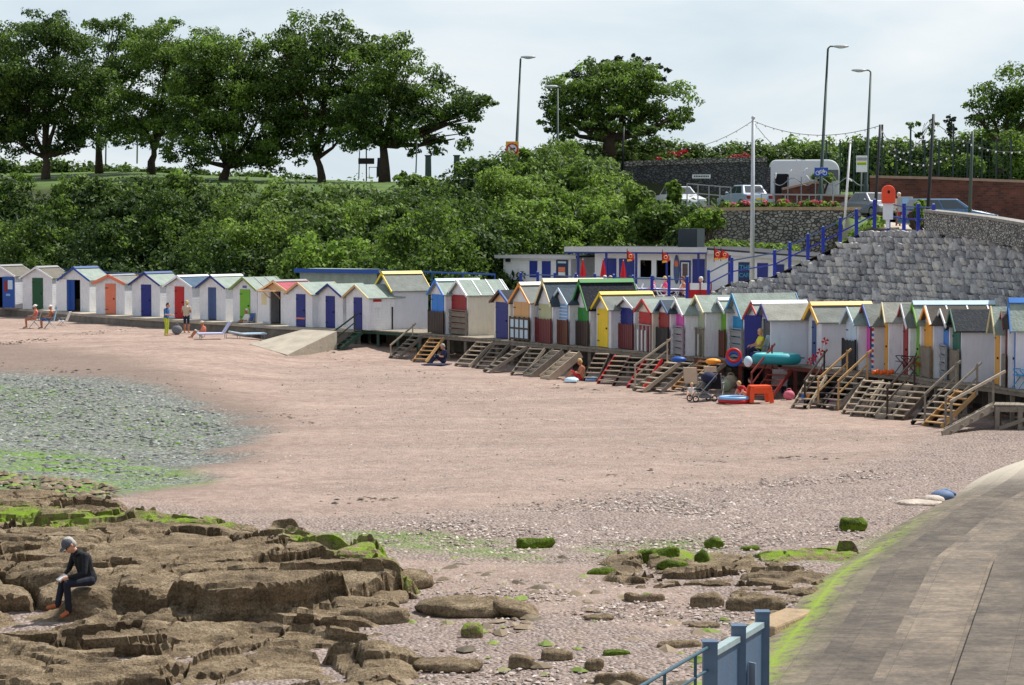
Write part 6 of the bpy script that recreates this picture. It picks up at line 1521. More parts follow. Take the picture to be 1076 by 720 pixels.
qq = q[0].lerp(q[1], .33); m = MB(); m.bar((q[0].x, q[0].y-.5, 5.9), (qq.x, qq.y-.5, 5.9), 1.6, .14); tag(m.build('pavement', conc), kind='structure')
BRICK = None
def brick():
    m = bpy.data.materials.new('red_brick'); t, N, L = nt(m)
    out = N('ShaderNodeOutputMaterial'); b = N('ShaderNodeBsdfPrincipled'); L(b.outputs[0], out.inputs[0]); b.inputs['Roughness'].default_value = .9
    tc = N('ShaderNodeTexCoord'); mp = N('ShaderNodeMapping'); mp.inputs['Rotation'].default_value = (R(90), 0, 0); L(tc.outputs['Object'], mp.inputs[0])
    br = N('ShaderNodeTexBrick'); L(mp.outputs[0], br.inputs['Vector']); br.inputs['Scale'].default_value = 1; br.inputs['Brick Width'].default_value = .34; br.inputs['Row Height'].default_value = .14; br.inputs['Mortar Size'].default_value = .012
    br.inputs['Color1'].default_value = C(126, 74, 58); br.inputs['Color2'].default_value = C(88, 54, 46); br.inputs['Mortar'].default_value = C(104, 84, 74)
    n = N('ShaderNodeTexNoise'); n.inputs['Scale'].default_value = .9; n.inputs['Detail'].default_value = 7; L(tc.outputs['Object'], n.inputs['Vector'])
    c = N('ShaderNodeValToRGB'); L(n.outputs[0], c.inputs[0]); c.color_ramp.elements[0].position = .3; c.color_ramp.elements[0].color = (.6, .6, .6, 1); c.color_ramp.elements[1].position = .7; c.color_ramp.elements[1].color = (1.2, 1.15, 1.1, 1)
    mx = N('ShaderNodeMix'); mx.data_type = 'RGBA'; mx.blend_type = 'MULTIPLY'; mx.inputs[0].default_value = .8; L(br.outputs[0], mx.inputs[6]); L(c.outputs[0], mx.inputs[7]); L(mx.outputs[2], b.inputs['Base Color'])
    return m
BRICK = brick()
COPE = paint('brick_coping', C(176, 146, 126), .85, .2)
wall_line('brick_wall', [(W(798, 205, 101.5*K), 5.6), (W(860, 206, 101.2*K), 5.6), (W(915, 208, 101*K), 5.0)], .35, BRICK, 'low red-brown brick wall behind the road in front of the coach', cope=COPE, copeh=.1)
wall_line('brick_wall', [(W(914, 187, 100.8*K), 4.9), (W(980, 188.5, 100*K), 4.8), (W(1100, 193, 98.5*K), 4.8), (W(1250, 196, 97*K), 4.8)], .4, BRICK, 'tall red-brown brick wall below the sports fence', cope=COPE, copeh=.16)
wall_line('pier', [(W(803, 176, 104*K), 5.6), (W(816, 176, 104*K), 5.6)], .8, SWD, 'dark stone gate pier at the left end of the coach')
wall_line('brick_ramp_wall', [(W(822, 200, 103*K), 5.6), (W(852, 193, 103*K), 5.6), (W(862, 193, 103*K), 5.6)], .3, BRICK, 'short sloping brick wall in front of the white coach', cope=COPE)
# green sports fence
GF = pc('fence_green', (26, 56, 50)); fa = W(868, 190, 104.5*K); fb = W(1062, 190, 102*K); zt0 = W(868, 148, 104.5*K).z
sf = empty('sports_fence', (fa.x, fa.y, 6.4), 0, 'tall dark green mesh sports fence above the brick walls', 'fence'); off = sf.location
n = 13
for k in range(n+1):
    p = fa.lerp(fb, k/n); m = MB(); m.bar((p.x, p.y, 6), (p.x, p.y, zt0+(1.0 if k in (4, 6, 9) else .0)), .1, .1); m.build('post', GF, sf, off)
m = MB(); Lf = (fb-fa).length; nn = int(Lf/.22)
for k in range(nn): p = fa.lerp(fb, k/nn); m.bar((p.x, p.y+.06, 6), (p.x, p.y+.06, zt0-.05), .022, .022)
for z in np.arange(6.3, zt0, .3): m.bar((fa.x, fa.y+.08, z), (fb.x, fb.y+.08, z), .02, .025)
m.build('mesh_panels', GF, sf, off)
# galvanised road railing
GAL = paint('galvanised', C(150, 154, 158), .5, .15, 4, metal=.3)
def roadrail(label, px0, px1, D0, D1, ytop, n, h_=1.1):
    a = W(px0, ytop[0], D0*K); b_ = W(px1, ytop[1], D1*K); root = empty('road_railing', (a.x, a.y, a.z-h_), 0, label, 'railing'); off = root.location
    for k in range(n+1): p = a.lerp(b_, k/n); m = MB(); m.bar(p-Vector((0, 0, h_+.2)), p, .06, .06); m.build('post', GAL, root, off)
    for dz_ in (0, -.5): m = MB(); m.bar(a+Vector((0, 0, dz_)), b_+Vector((0, 0, dz_)), .05, .06); m.build('rail', GAL, root, off)
roadrail('galvanised railing between the low brick wall and the garden wall', 800, 888, 89.5, 89.2, (204, 205), 7)
roadrail('galvanised railing left of the silver car', 722, 768, 90.4, 89.8, (193, 197), 4)
# wavy rope ornament with white fish shapes
a = W(812, 190, 100*K); wr = empty('wave_ornament', a, 0, 'row of thin posts with a wavy line and white fish-like shapes before the coach', 'ornament')
P = [W(812+i*2.5, 191+4*math.sin(i*.55), 100*K)-a for i in range(40)]
m = MB(); m.tube(P, .03, 6); m.build('wavy_line', GAL, wr)
for i, (x, y, an) in enumerate(((815, 185, 1.4), (830, 181, .9), (846, 179, .8), (849, 187, -1), (893, 189, -.6))):
    p = W(x, y, 99.8*K)-a; m = MB(); m.sph(p, (.2, .03, .06), 10, 6, M=Matrix.Rotation(-an, 3, 'Y')); m.build('fish_shape', WHITEP, wr, smooth=True)
for x in (814, 828, 842, 857, 875): p = W(x, 186, 100*K)-a; m = MB(); m.tube([p+Vector((0, 0, -1.5)), p], .035, 6); m.build('thin_post', GAL, wr)

# ================= poles, lamps, signs
LAMPM = paint('lamp_green_grey', C(52, 70, 66), .5, .1); LHEAD = paint('lamp_head', C(176, 182, 188), .4, .1)
def lamp(label, bx, by, tx, ty, D, arm, D2=None, r=(.11, .06), mat=LAMPM, zb=None):
    b_ = W(bx, by, D*K); t_ = W(tx, ty, D*K); root = empty('street_lamp', b_, 0, label, 'street lamp', 'street lamps on tall posts'); v = t_-b_
    m = MB(); m.tube([-v*.08, v*.15, v*.16, v], [r[0]*1.5, r[0]*1.5, r[0], r[1]], 10); m.build('post', mat, root, smooth=True)
    s_ = F/(D*K); e = v+Vector((arm/s_, 0, .12)); m = MB(); m.tube([v, v+Vector((arm/s_*.3, 0, .12)), e], .045, 8); m.build('arm', mat, root, smooth=True)
    m = MB(); hd = e+Vector((math.copysign(.3, arm), 0, 0)); m.sph(hd, (.48, .18, .1), 14, 7); o = m.build('lamp_head', LHEAD, root, smooth=True)
    m = MB(); m.sph(hd+Vector((0, 0, -.05)), (.28, .13, .08), 12, 6); m.build('lens', glass('lamp_lens', (.5, .5, .5, 1), .2), o, smooth=True)
lamp('tall lamp post against the sky carrying the square yellow sign', 541, 195, 547, 62, 101, 3)
lamp('tallest lamp post with its arm to the right by the blue cycle sign', 861, 224, 870, 51, 93, 8)
lamp('lamp post with its arm to the left behind the bus stop sign', 909, 215, 915, 76, 98, -7)
lamp('short lamp post half hidden before the round tree on the mound', 586, 170, 586, 93, 106, -2, r=(.09, .05))
def simplepole(name, label, x0, y0, x1, y1, D, r, mat, cat='pole', group=None, cap=None):
    b_ = W(x0, y0, D*K); t_ = W(x1, y1, D*K); root = empty(name, b_, 0, label, cat, group); v = t_-b_
    m = MB(); m.tube([(0, 0, 0), v], r, 10); m.build('shaft', mat, root, smooth=True)
    if cap: m = MB(); m.sph(v+Vector((0, 0, cap)), cap, 10, 6); m.build('finial', mat, root, smooth=True)
    return root
simplepole('flagpole', 'thick silver flagpole rising in front of the cafe annexe', 790, 312, 791.5, 126, 79, (.13, .08), LHEAD, 'flagpole', cap=.1)
simplepole('flagpole', 'thin white flagpole beside the ramp railing', 887, 240, 893.5, 151, 72, (.06, .04), WHITEP, 'flagpole', cap=.06)
BP = paint('black_post_paint', C(30, 34, 40), .5, .1)
simplepole('festoon_post', 'black festoon post directly left of the life ring', 919, 232, 925, 131, 70, (.075, .055), BP, 'post', 'black posts carrying the festoon lights')
simplepole('festoon_post', 'black festoon post rising from the leafy plant', 974, 240, 981, 120, 66, (.085, .06), BP, 'post', 'black posts carrying the festoon lights')
simplepole('festoon_post', 'dark green festoon post in front of the tall brick wall', 1019, 224, 1022, 138, 70, (.08, .06), LAMPM, 'post', 'black posts carrying the festoon lights')
simplepole('festoon_post', 'dark post before the hedge at the left of the stone wall', 654, 180, 655.5, 133, 108, (.09, .06), BP, 'post', 'black posts carrying the festoon lights')
simplepole('signpost', 'thin pale pole against the sky right of the leaning tree', 437, 182, 438.5, 142, 112, (.05, .04), GAL)
# festoon strings
fp2 = [W(925, 225, 66.5*K), W(1500, 225, 49*K), W(1500, 225, 92*K), W(900, 225, 90*K)]
_m = MB()
for i in range(25):
    px = 925+i*24
    for D in np.linspace(float(np.interp(px, [925, 1080, 1500], [65.8, 58.6, 49])), 91, 14):
        _m.v.append(((px-CX)/F*D*K, D*K, float(lz(px, D*K))+.05))
for i in range(24):
    for j in range(13): _m.f.append((i*14+j, (i+1)*14+j, (i+1)*14+j+1, i*14+j+1)); _m.m.append(0)
tag(_m.build('forecourt', conc), kind='structure')
BULB = paint('bulb', C(220, 222, 226), .2, .1)
def festoon(label, a, b_, sag, nb, r=.014, bm=.04):
    root = empty('festoon_string', a, 0, label, 'string lights'); P = []
    for i in range(21): t_ = i/20; P.append(Vector((0, 0, 0)).lerp(b_-a, t_)+Vector((0, 0, -sag*4*t_*(1-t_))))
    m = MB(); m.tube(P, r, 5); m.build('wire', BP, root)
    src = None
    for k in range(nb):
        t_ = (k+.5)/nb; p = Vector((0, 0, 0)).lerp(b_-a, t_)+Vector((0, 0, -sag*4*t_*(1-t_)-bm))
        if src is None: m = MB(); m.sph((0, 0, 0), bm, 8, 5); o = m.build('bulb', BULB, root, smooth=True); src = o
        else: o = src.copy(); COL.objects.link(o)
        o.location = p
fp = lambda x, y, D: W(x, y, D*K)
festoon('string of bulbs from the flagpole left towards the mound', fp(791, 127, 79), fp(655, 133, 108), 1.4, 16)
festoon('string of bulbs from the flagpole right to the first black post', fp(791.5, 127, 79), fp(925, 132, 70), .55, 14)
festoon('upper string of bulbs between the two tall black posts', fp(925, 133, 70), fp(981, 121, 66), 1.3, 12)
festoon('lower string of bulbs drooping across the sports fence', fp(925, 150, 70), fp(1022, 142, 70), 1.1, 16)
festoon('string of bulbs from the middle black post to the right edge', fp(981, 128, 66), fp(1100, 152, 70), .7, 14)
festoon('string of bulbs from the flagpole sloping steeply down right', fp(791.5, 128, 79), fp(846, 168, 95), .5, 8)
# signs
def post_sign(name, label, x, y0, y1, D, w_, h_, plate, postm=GAL, cat='sign', build=None, yc=None):
    b_ = W(x, y0, D*K); s_ = F/(D*K); H_ = (y0-y1)/s_; root = empty(name, b_, 0, label, cat)
    m = MB(); m.tube([(0, 0, -.3), (0, 0, H_)], .045, 8); m.build('post', postm, root, smooth=True)
    zc = (y0-yc)/s_ if yc else H_-h_/2
    m = MB(); m.box((0, -.07, zc), (w_, .03, h_)); pl = m.build('plate', plate, root, bevel=.01)
    if build: build(pl, zc)
    return root
SY = pc('sign_yellow', (226, 170, 60)); SB_ = pc('sign_blue', (24, 70, 180))
def nort(pl, zc):
    m = MB(); m.torus((0, -.1, zc), .33, .045, 24, 6, M=Matrix.Rotation(R(90), 3, 'X')); m.build('red_ring', PC['red'], pl)
    m = MB(); m.tube([(0, -.09, zc), (0, -.1, zc)], .3, 20); m.build('white_disc', WHITEP, pl)
    m = MB(); m.bb(-.12, -.05, -.13, -.12, zc-.2, zc+.06); m.bb(-.05, .1, -.13, -.12, zc, zc+.06); m.add([(.1, -.125, zc-.05), (.1, -.125, zc+.13), (.2, -.125, zc+.03)], [(0, 1, 2)]); m.build('turn_arrow', DARKIN, pl)
    m = MB(); m.bar((-.22, -.14, zc+.22), (.22, -.14, zc-.22), .012, .05, up=(1, 0, 1)); m.build('red_bar', PC['red'], pl)
post_sign('road_sign', 'square yellow no right turn sign low on the lamp post', 538.3, 195, 152, 100.6, .8, .95, SY, LAMPM, yc=157, build=nort)
def bike(pl, zc):
    for x in (-.2, .2): m = MB(); m.torus((x, -.09, zc-.06), .11, .018, 16, 5, M=Matrix.Rotation(R(90), 3, 'X')); m.build('wheel_symbol', WHITEP, pl)
    m = MB()
    for a_, b2 in (((-.2, -.06), (-.05, .1)), ((-.05, .1), (.14, .1)), ((.14, .1), (.2, -.06)), ((-.05, .1), (0, -.06)), ((0, -.06), (.14, .1)), ((-.2, -.06), (0, -.06)), ((.14, .1), (.12, .17))): m.bar((a_[0], -.09, zc+a_[1]), (b2[0], -.09, zc+b2[1]), .015, .03)
    m.build('frame_symbol', WHITEP, pl)
post_sign('cycle_sign', 'blue rectangular sign with a white bicycle symbol on a green post', 862.5, 222, 176, 92.4, .78, .5, SB_, LAMPM, yc=181, build=bike)
def busf(pl, zc):
    m = MB(); m.bb(-.3, .3, -.1, -.087, zc+.2, zc+.38); m.build('dark_header', GAL, pl)
    m = MB(); m.bb(-.28, .28, -.1, -.087, zc-.06, zc+.06); m.build('green_band', PC['lime'], pl)
    m = MB(); m.bb(-.28, .28, -.1, -.087, zc+.06, zc+.13); m.build('yellow_band', PC['yellow'], pl)
post_sign('bus_stop', 'white bus stop flag with a green and yellow band on a pale post', 905, 206, 164, 97, .66, .98, WHITEP, GAL, cat='bus stop', yc=172.5, build=busf)
def warn(pl, zc):
    m = MB(); m.prism([(-.3, zc-.3), (.3, zc-.3), (0, zc+.25)], -.1, -.09); m.build('red_triangle', PC['red'], pl); m = MB(); m.prism([(-.2, zc-.24), (.2, zc-.24), (0, zc+.13)], -.115, -.102); m.build('white_centre', WHITEP, pl)
post_sign('road_sign', 'small pale warning sign with a red edge left on the mound', 579, 178, 158, 104, .75, .8, PC['ice'], LAMPM, build=warn)
bs = post_sign('board_sign', 'wide dark board sign on a post under the leaning tree', 385, 186, 134, 116, 1.15, .42, paint('dark_board', C(60, 52, 56), .7), LAMPM, yc=169.5)
simplepole('signpost', 'thin grey pole beside the wide dark board sign', 377, 188, 378, 155, 116, .04, GAL)
simplepole('bollard', 'short thick dark blue pillar right of the board sign', 398.5, 186, 399.5, 166, 115, .2, paint('navy_pillar', C(40, 48, 84), .5), 'pillar')
a = W(388, 187, 115*K); m = MB(); m.tube([(0, 0, 0), (0, 0, .75), (.55, 0, .75), (.55, 0, 0)], .04, 8); o = m.build('cycle_stand', LAMPM); o.location = a; tag(o, 'small metal hoop stand between board sign and pillar', 'stand')
for i, (x, lb) in enumerate(((450, 'small green box on the skyline left of the two'), (480, 'small green box on the skyline farther right'))):
    p = W(x, 175, 108*K); m = MB(); m.box((0, 0, 0), (.42, .4, 1.4), taper=.9); m.box((0, 0, .72), (.48, .46, .08)); o = m.build('cabinet', LAMPM, bevel=.02); o.location = p; tag(o, lb, 'cabinet')
# tall left poles on the lawn
for x, y0, y1, lb in ((111, 174, 141, 'left one of the two pale poles between the left trunks'), (144, 172, 138, 'right one of the two pale poles between the left trunks')):
    simplepole('lawn_pole', lb, x, y0, x+.5, y1, 128, .06, GAL)
# life ring housing
p = W(933, 240, 64.6*K); lr_ = empty('life_ring_housing', p, 0, 'bright orange life ring housing on a white backing by the top railing', 'life ring'); s_ = F/p.y
m = MB(); m.bb(-.07, .07, .05, .12, 0, 1.0); m.build('post', WHITEP, lr_); m = MB(); m.bb(-.2, .2, 0, .05, .35, 1.0); m.build('backing_board', WHITEP, lr_)
m = MB(); pts = [(-.27, 1.0)]+[(-.27*math.cos(a), 1.45+.27*math.sin(a)) for a in np.linspace(0, math.pi, 12)]+[(.27, 1.0)]; m.prism(pts, -.12, .05); m.build('housing', pc('life_orange', (236, 74, 40)), lr_, bevel=.04)
m = MB(); m.sph((0, -.125, 1.45), (.05, .02, .07), 8, 5); m.build('latch', DARKIN, lr_)
# information stand + people by the wall
p = W(951, 225, 80*K); inf = empty('information_panel', p, 0, 'tall grey information panel behind the top railing', 'information panel'); 
m = MB(); m.bb(-.38, .38, -.05, .05, -.5, .85); m.build('frame', GAL, inf, bevel=.03); m = MB(); m.bb(-.16, .16, -.07, -.051, -.2, .78); m.build('poster', PC['lightblue'], inf)

# blue rail behind the left huts, store with blue fascia
P = [W(x, y, drow(x)+7) for x, y in ((-40, 276), (18, 280), (60, 282.5), (110, 286), (175, 289), (215, 291))]
bl = empty('back_railing', (P[0].x, P[0].y, 0), 0, 'pale blue handrail running behind the left-hand huts', 'railing'); off = bl.location
m = MB(); m.tube(P, .045, 6); m.build('rail', PC['slate'], bl, off)
for p in P[1:]: m = MB(); m.bar((p.x, p.y, 0), p, .07, .07); m.build('post', PC['slate'], bl, off)
a = W(315, 287, drow(318)+6.0); b_ = W(396, 289.5, drow(396)+6.0); rz, Lx = frame_from(Vector((a.x, a.y, 0)), Vector((b_.x, b_.y, 0))); h_ = W(355, 284.5, drow(355)+6).z
st = empty('store_row', (a.x, a.y, 0), rz, 'low store with a long blue roof edge behind three navy-doored huts', 'building')
m = MB(); m.bb(0, Lx, 0, 2, 0, h_-.1); m.build('wall', ROOFS['pale'], st); m = MB(); m.bb(-.2, Lx+.2, -.2, 2.2, h_-.1, h_+.05); ro = m.build('roof', ROOFS['pale'], st); m = MB(); m.bb(-.22, Lx+.22, -.24, -.2, h_-.14, h_+.08); m.build('fascia', PC['blue'], ro)
a = W(393, 284, drow(396)+7); b_ = W(520, 288.5, drow(520)+6); m = MB(); m.tube([a, b_], .05, 6); br2 = empty('back_railing', (a.x, a.y, 0), 0, 'blue handrail behind the first huts on the deck', 'railing'); m.build('rail', PC['blue'], br2, br2.location)
for t_ in (0, .25, .5, .75, 1): p = a.lerp(b_, t_); m = MB(); m.bar((p.x, p.y, 0), p, .06, .06); m.build('post', PC['blue'], br2, br2.location)

# ================= vehicles
TY = paint('tyre', C(24, 24, 26), .8, .1); RIM = paint('wheel_rim', C(150, 152, 156), .35, .1, metal=.7)
def car(label, px, py, D, heading, col, L_=4.3, w_=1.72, h_=1.42, kind='saloon', zb=5.88):
    b_ = W(px, py, D*K); b_.z = zb; ang = math.atan2(heading[1], heading[0]); root = empty('parked_car', b_, ang, label, 'car', 'cars on the road above the cafe')
    P_ = paint('car_'+label[:9].replace(' ', '_'), C(*col), .3, .04, 1, spec=.7)
    hl = L_/2
    m = MB(); prof = [(-hl, .3), (-hl+.02, .62), (-hl+.1, .86), (-1.25, .93), (.75, .92), (1.35, .84), (hl-.1, .68), (hl, .52), (hl-.02, .28), (hl-.4, .22), (-hl+.4, .22)]
    n_ = len(prof); ws = [(-1, .97), (-.86, 1.0), (.86, 1.0), (1, .97)]; vs = []
    for yy, sc in ((-w_/2, .0), (-w_/2+.0, .05), (w_/2, .05), (w_/2, .0)): pass
    for side_, inset in ((-1, .06), (-1, 0), (1, 0), (1, .06)):
        for x, z in prof:
            yv = side_*(w_/2-(.09 if z > .8 else 0)-(0 if inset == 0 else 0)); k_ = 1-inset*.6
            vs.append((x*k_, yv if inset else yv*.985, .22+(z-.22)*(1-inset*.5)))
    fs = [tuple(range(n_)), tuple(range(4*n_-1, 3*n_-1, -1))]
    for r_ in range(3): fs += [(r_*n_+i, (r_+1)*n_+i, (r_+1)*n_+(i+1) % n_, r_*n_+(i+1) % n_) for i in range(n_)]
    m.add(vs, fs); m.build('body', P_, root, bevel=.03)
    xb0, xb1, xt0, xt1 = (-1.45, .95, -.95, .25) if kind == 'saloon' else (-1.95, .95, -1.65, .2)
    m = MB(); yb, yt, zb, zt_ = w_/2-.1, w_/2-.27, .9, h_
    vs = [(xb0, -yb, zb), (xb1, -yb, zb), (xb1, yb, zb), (xb0, yb, zb), (xt0, -yt, zt_), (xt1, -yt, zt_), (xt1, yt, zt_), (xt0, yt, zt_)]
    m.add(vs, [(3, 2, 1, 0), (4, 5, 6, 7), (0, 1, 5, 4), (1, 2, 6, 5), (2, 3, 7, 6), (3, 0, 4, 7)]); m.build('cabin', P_, root, bevel=.05)
    V = [Vector(v) for v in vs]
    def pane(a, b2, c, d, i0, i1, j0, j1, nm):
        def q(u, v): return (a.lerp(b2, u)).lerp(d.lerp(c, u), v)
        pts = [q(i0, j0), q(i1, j0), q(i1, j1), q(i0, j1)]; nn = (pts[1]-pts[0]).cross(pts[3]-pts[0]).normalized()
        cen = Vector((-.3, 0, 1.1)); 
        if nn.dot(pts[0]-cen) < 0: nn = -nn
        mm = MB(); mm.add([p+nn*.012 for p in pts]+[p-nn*.02 for p in pts], [(0, 1, 2, 3), (7, 6, 5, 4), (0, 4, 5, 1), (1, 5, 6, 2), (2, 6, 7, 3), (3, 7, 4, 0)]); mm.build(nm, glass(), root)
    for s1, s2, t2, t1 in ((0, 1, 5, 4), (3, 2, 6, 7)):
        pane(V[s1], V[s2], V[t2], V[t1], .1, .47, .12, .86, 'window'); pane(V[s1], V[s2], V[t2], V[t1], .51, .9, .12, .86, 'window')
    pane(V[1], V[2], V[6], V[5], .08, .92, .12, .9, 'windscreen'); pane(V[0], V[3], V[7], V[4], .1, .9, .15, .88, 'rear_window')
    for x in (-1.3, 1.32):
        for y in (-1, 1):
            m = MB(); m.tube([(x, y*(w_/2-.2), .31), (x, y*(w_/2+.01), .31)], .31, 20); wh = m.build('wheel', TY, root); m = MB(); m.tube([(x, y*(w_/2-.0), .31), (x, y*(w_/2+.02), .31)], .19, 14); m.build('rim', RIM, wh)
    for y in (-.6, .6):
        m = MB(); m.box((hl-.06, y, .6), (.12, .38, .14)); m.build('headlight', glass('head_lens', (.6, .62, .65, 1), .15), root, bevel=.02)
        m = MB(); m.box((-hl+.05, y*1.12, .72), (.1, .3, .2)); m.build('tail_light', pc('tail_red', (150, 14, 20)), root, bevel=.02)
    m = MB(); m.box((-hl-.01, 0, .6), (.03, .5, .12)); m.build('number_plate', PC['yellow'], root); m = MB(); m.box((hl+.0, 0, .42), (.03, .5, .12)); m.build('number_plate', PC['ice'], root)
    for y in (-1, 1): m = MB(); m.sph((.62, y*(w_/2+.03), .98), (.07, .1, .07), 8, 5); m.build('mirror', P_, root, smooth=True)
    return root
car('silver blue saloon seen from behind beside the flagpole', 783, 220, 92, (-.3, .95), (150, 166, 186))
car('grey saloon facing the camera left of the life ring', 916, 224, 94, (.4, -.92), (120, 122, 132), zb=5.5)
car('white car mostly hidden by the bush left of the railing', 714, 219, 96, (.3, -.95), (196, 198, 202))
car('blue car with a pale roof behind the parapet wall', 996, 238, 75, (.94, .2), (56, 96, 132), kind='hatch', zb=4.92)
# coach
c0 = W(808, 222, 104*K); c0.z = 5.88; s_ = F/(104*K); Lc = (862-806)/s_*1.3
coach = empty('coach', c0, -.15, 'white coach with rounded roof ends parked behind the low brick wall', 'coach')
CW = paint('coach_white', C(214, 218, 224), .3, .04, 1, spec=.6); Hc = (222-168.5)/s_
m = MB(); n_ = 10; pr_ = [(0, .4), (Lc, .4)]+[(Lc-.0-.7*(1-math.cos(t)), Hc-.7+.7*math.sin(t)) for t in np.linspace(0, math.pi/2, n_)]+[(.45*(1-math.sin(t)), Hc-.45+.45*math.cos(t)) for t in np.linspace(0, math.pi/2, n_)]
m.prism(pr_, 0, 2.5); m.build('body', CW, coach, bevel=.12)
m = MB(); m.bb(.35, 1.25, -.03, -.004, 1.1, Hc-.9); m.build('door', DARKIN, coach); m = MB(); m.bb(Lc-.9, Lc-.05, -.03, -.004, Hc-1.3, Hc-.65); m.build('window', glass(), coach)
for x in (1.2, Lc-1.2): m = MB(); m.tube([(x, -.01, .5), (x, .3, .5)], .5, 20); m.build('wheel', TY, coach)
# ================= people
SKIN = paint('skin', C(206, 150, 122), .55, .08, 6); SKINT = paint('skin_tanned', C(176, 112, 82), .55, .08, 6); SKINP = paint('skin_pale', C(226, 176, 152), .55, .08, 6)
CL = lambda n_, c: paint('cloth_'+n_, C(*c), .8, .14, 8, .3, 14)
CLO = dict(black=CL('black', (18, 20, 28)), jeans=CL('jeans', (40, 52, 92)), navy=CL('navy', (26, 34, 66)), white=CL('white', (222, 220, 216)), blue=CL('blue', (50, 98, 150)), ygreen=CL('yellow_green', (176, 190, 60)), pink=CL('pink', (220, 70, 120)), coral=CL('coral', (226, 130, 110)),
           yellow=CL('yellow', (220, 214, 60)), beige=CL('beige', (196, 180, 156)), brown=CL('brown', (120, 74, 52)), red=CL('red', (190, 40, 44)), grey=CL('grey', (110, 112, 118)), boot=CL('boots', (176, 98, 58)), hairg=CL('grey_hair', (170, 166, 160)), hairb=CL('dark_hair', (44, 32, 26)), blond=CL('blond_hair', (206, 176, 120)))
POSE = {
 'stand': dict(pel=(0, 0, .94), che=(.0, 0, 1.3), nec=(.01, 0, 1.46), hea=(.04, 0, 1.61), sho=(0, .18, 1.39), elb=(-.02, .24, 1.12), wri=(.08, .25, .88), hip=(0, .09, .9), kne=(.02, .1, .5), ank=(-.02, .11, .08), toe=(.15, .13, .035)),
 'stand_hold': dict(pel=(0, 0, .94), che=(.02, 0, 1.3), nec=(.05, 0, 1.45), hea=(.1, 0, 1.58), sho=(.01, .18, 1.38), elb=(.02, .24, 1.12), wri=(.26, .14, 1.1), hip=(0, .09, .9), kne=(.03, .1, .5), ank=(-.02, .11, .08), toe=(.15, .13, .035)),
 'chair': dict(pel=(0, 0, .5), che=(-.1, 0, .86), nec=(-.1, 0, 1.01), hea=(-.06, 0, 1.16), sho=(-.1, .18, .95), elb=(.03, .24, .7), wri=(.26, .17, .66), hip=(.02, .1, .48), kne=(.44, .12, .5), ank=(.42, .12, .08), toe=(.58, .13, .035)),
 'lounge': dict(pel=(0, 0, .34), che=(-.28, 0, .64), nec=(-.34, 0, .78), hea=(-.34, 0, .93), sho=(-.3, .18, .72), elb=(-.14, .25, .5), wri=(.1, .2, .48), hip=(.03, .1, .33), kne=(.44, .12, .42), ank=(.78, .12, .16), toe=(.88, .13, .26)),
 'ground': dict(pel=(0, 0, .12), che=(-.06, 0, .47), nec=(-.02, 0, .62), hea=(.04, 0, .76), sho=(-.05, .18, .56), elb=(.06, .26, .32), wri=(.3, .16, .34), hip=(.03, .1, .12), kne=(.36, .16, .38), ank=(.6, .12, .07), toe=(.74, .13, .04)),
 'crouch': dict(pel=(0, 0, .25), che=(.2, 0, .52), nec=(.3, 0, .63), hea=(.38, 0, .73), sho=(.24, .15, .58), elb=(.36, .2, .38), wri=(.5, .15, .2), hip=(.02, .1, .25), kne=(.3, .16, .38), ank=(.05, .13, .08), toe=(.2, .14, .035)),
 'rock': dict(pel=(0, 0, .13), che=(.1, 0, .45), nec=(.22, 0, .6), hea=(.32, -.01, .7), sho=(.14, .19, .53), elb=(.2, .27, .27), wri=(.4, .1, .2), hip=(.03, .1, .12), kne=(.43, .1, .1), ank=(.36, .07, -.34), toe=(.52, .09, -.39)),
}
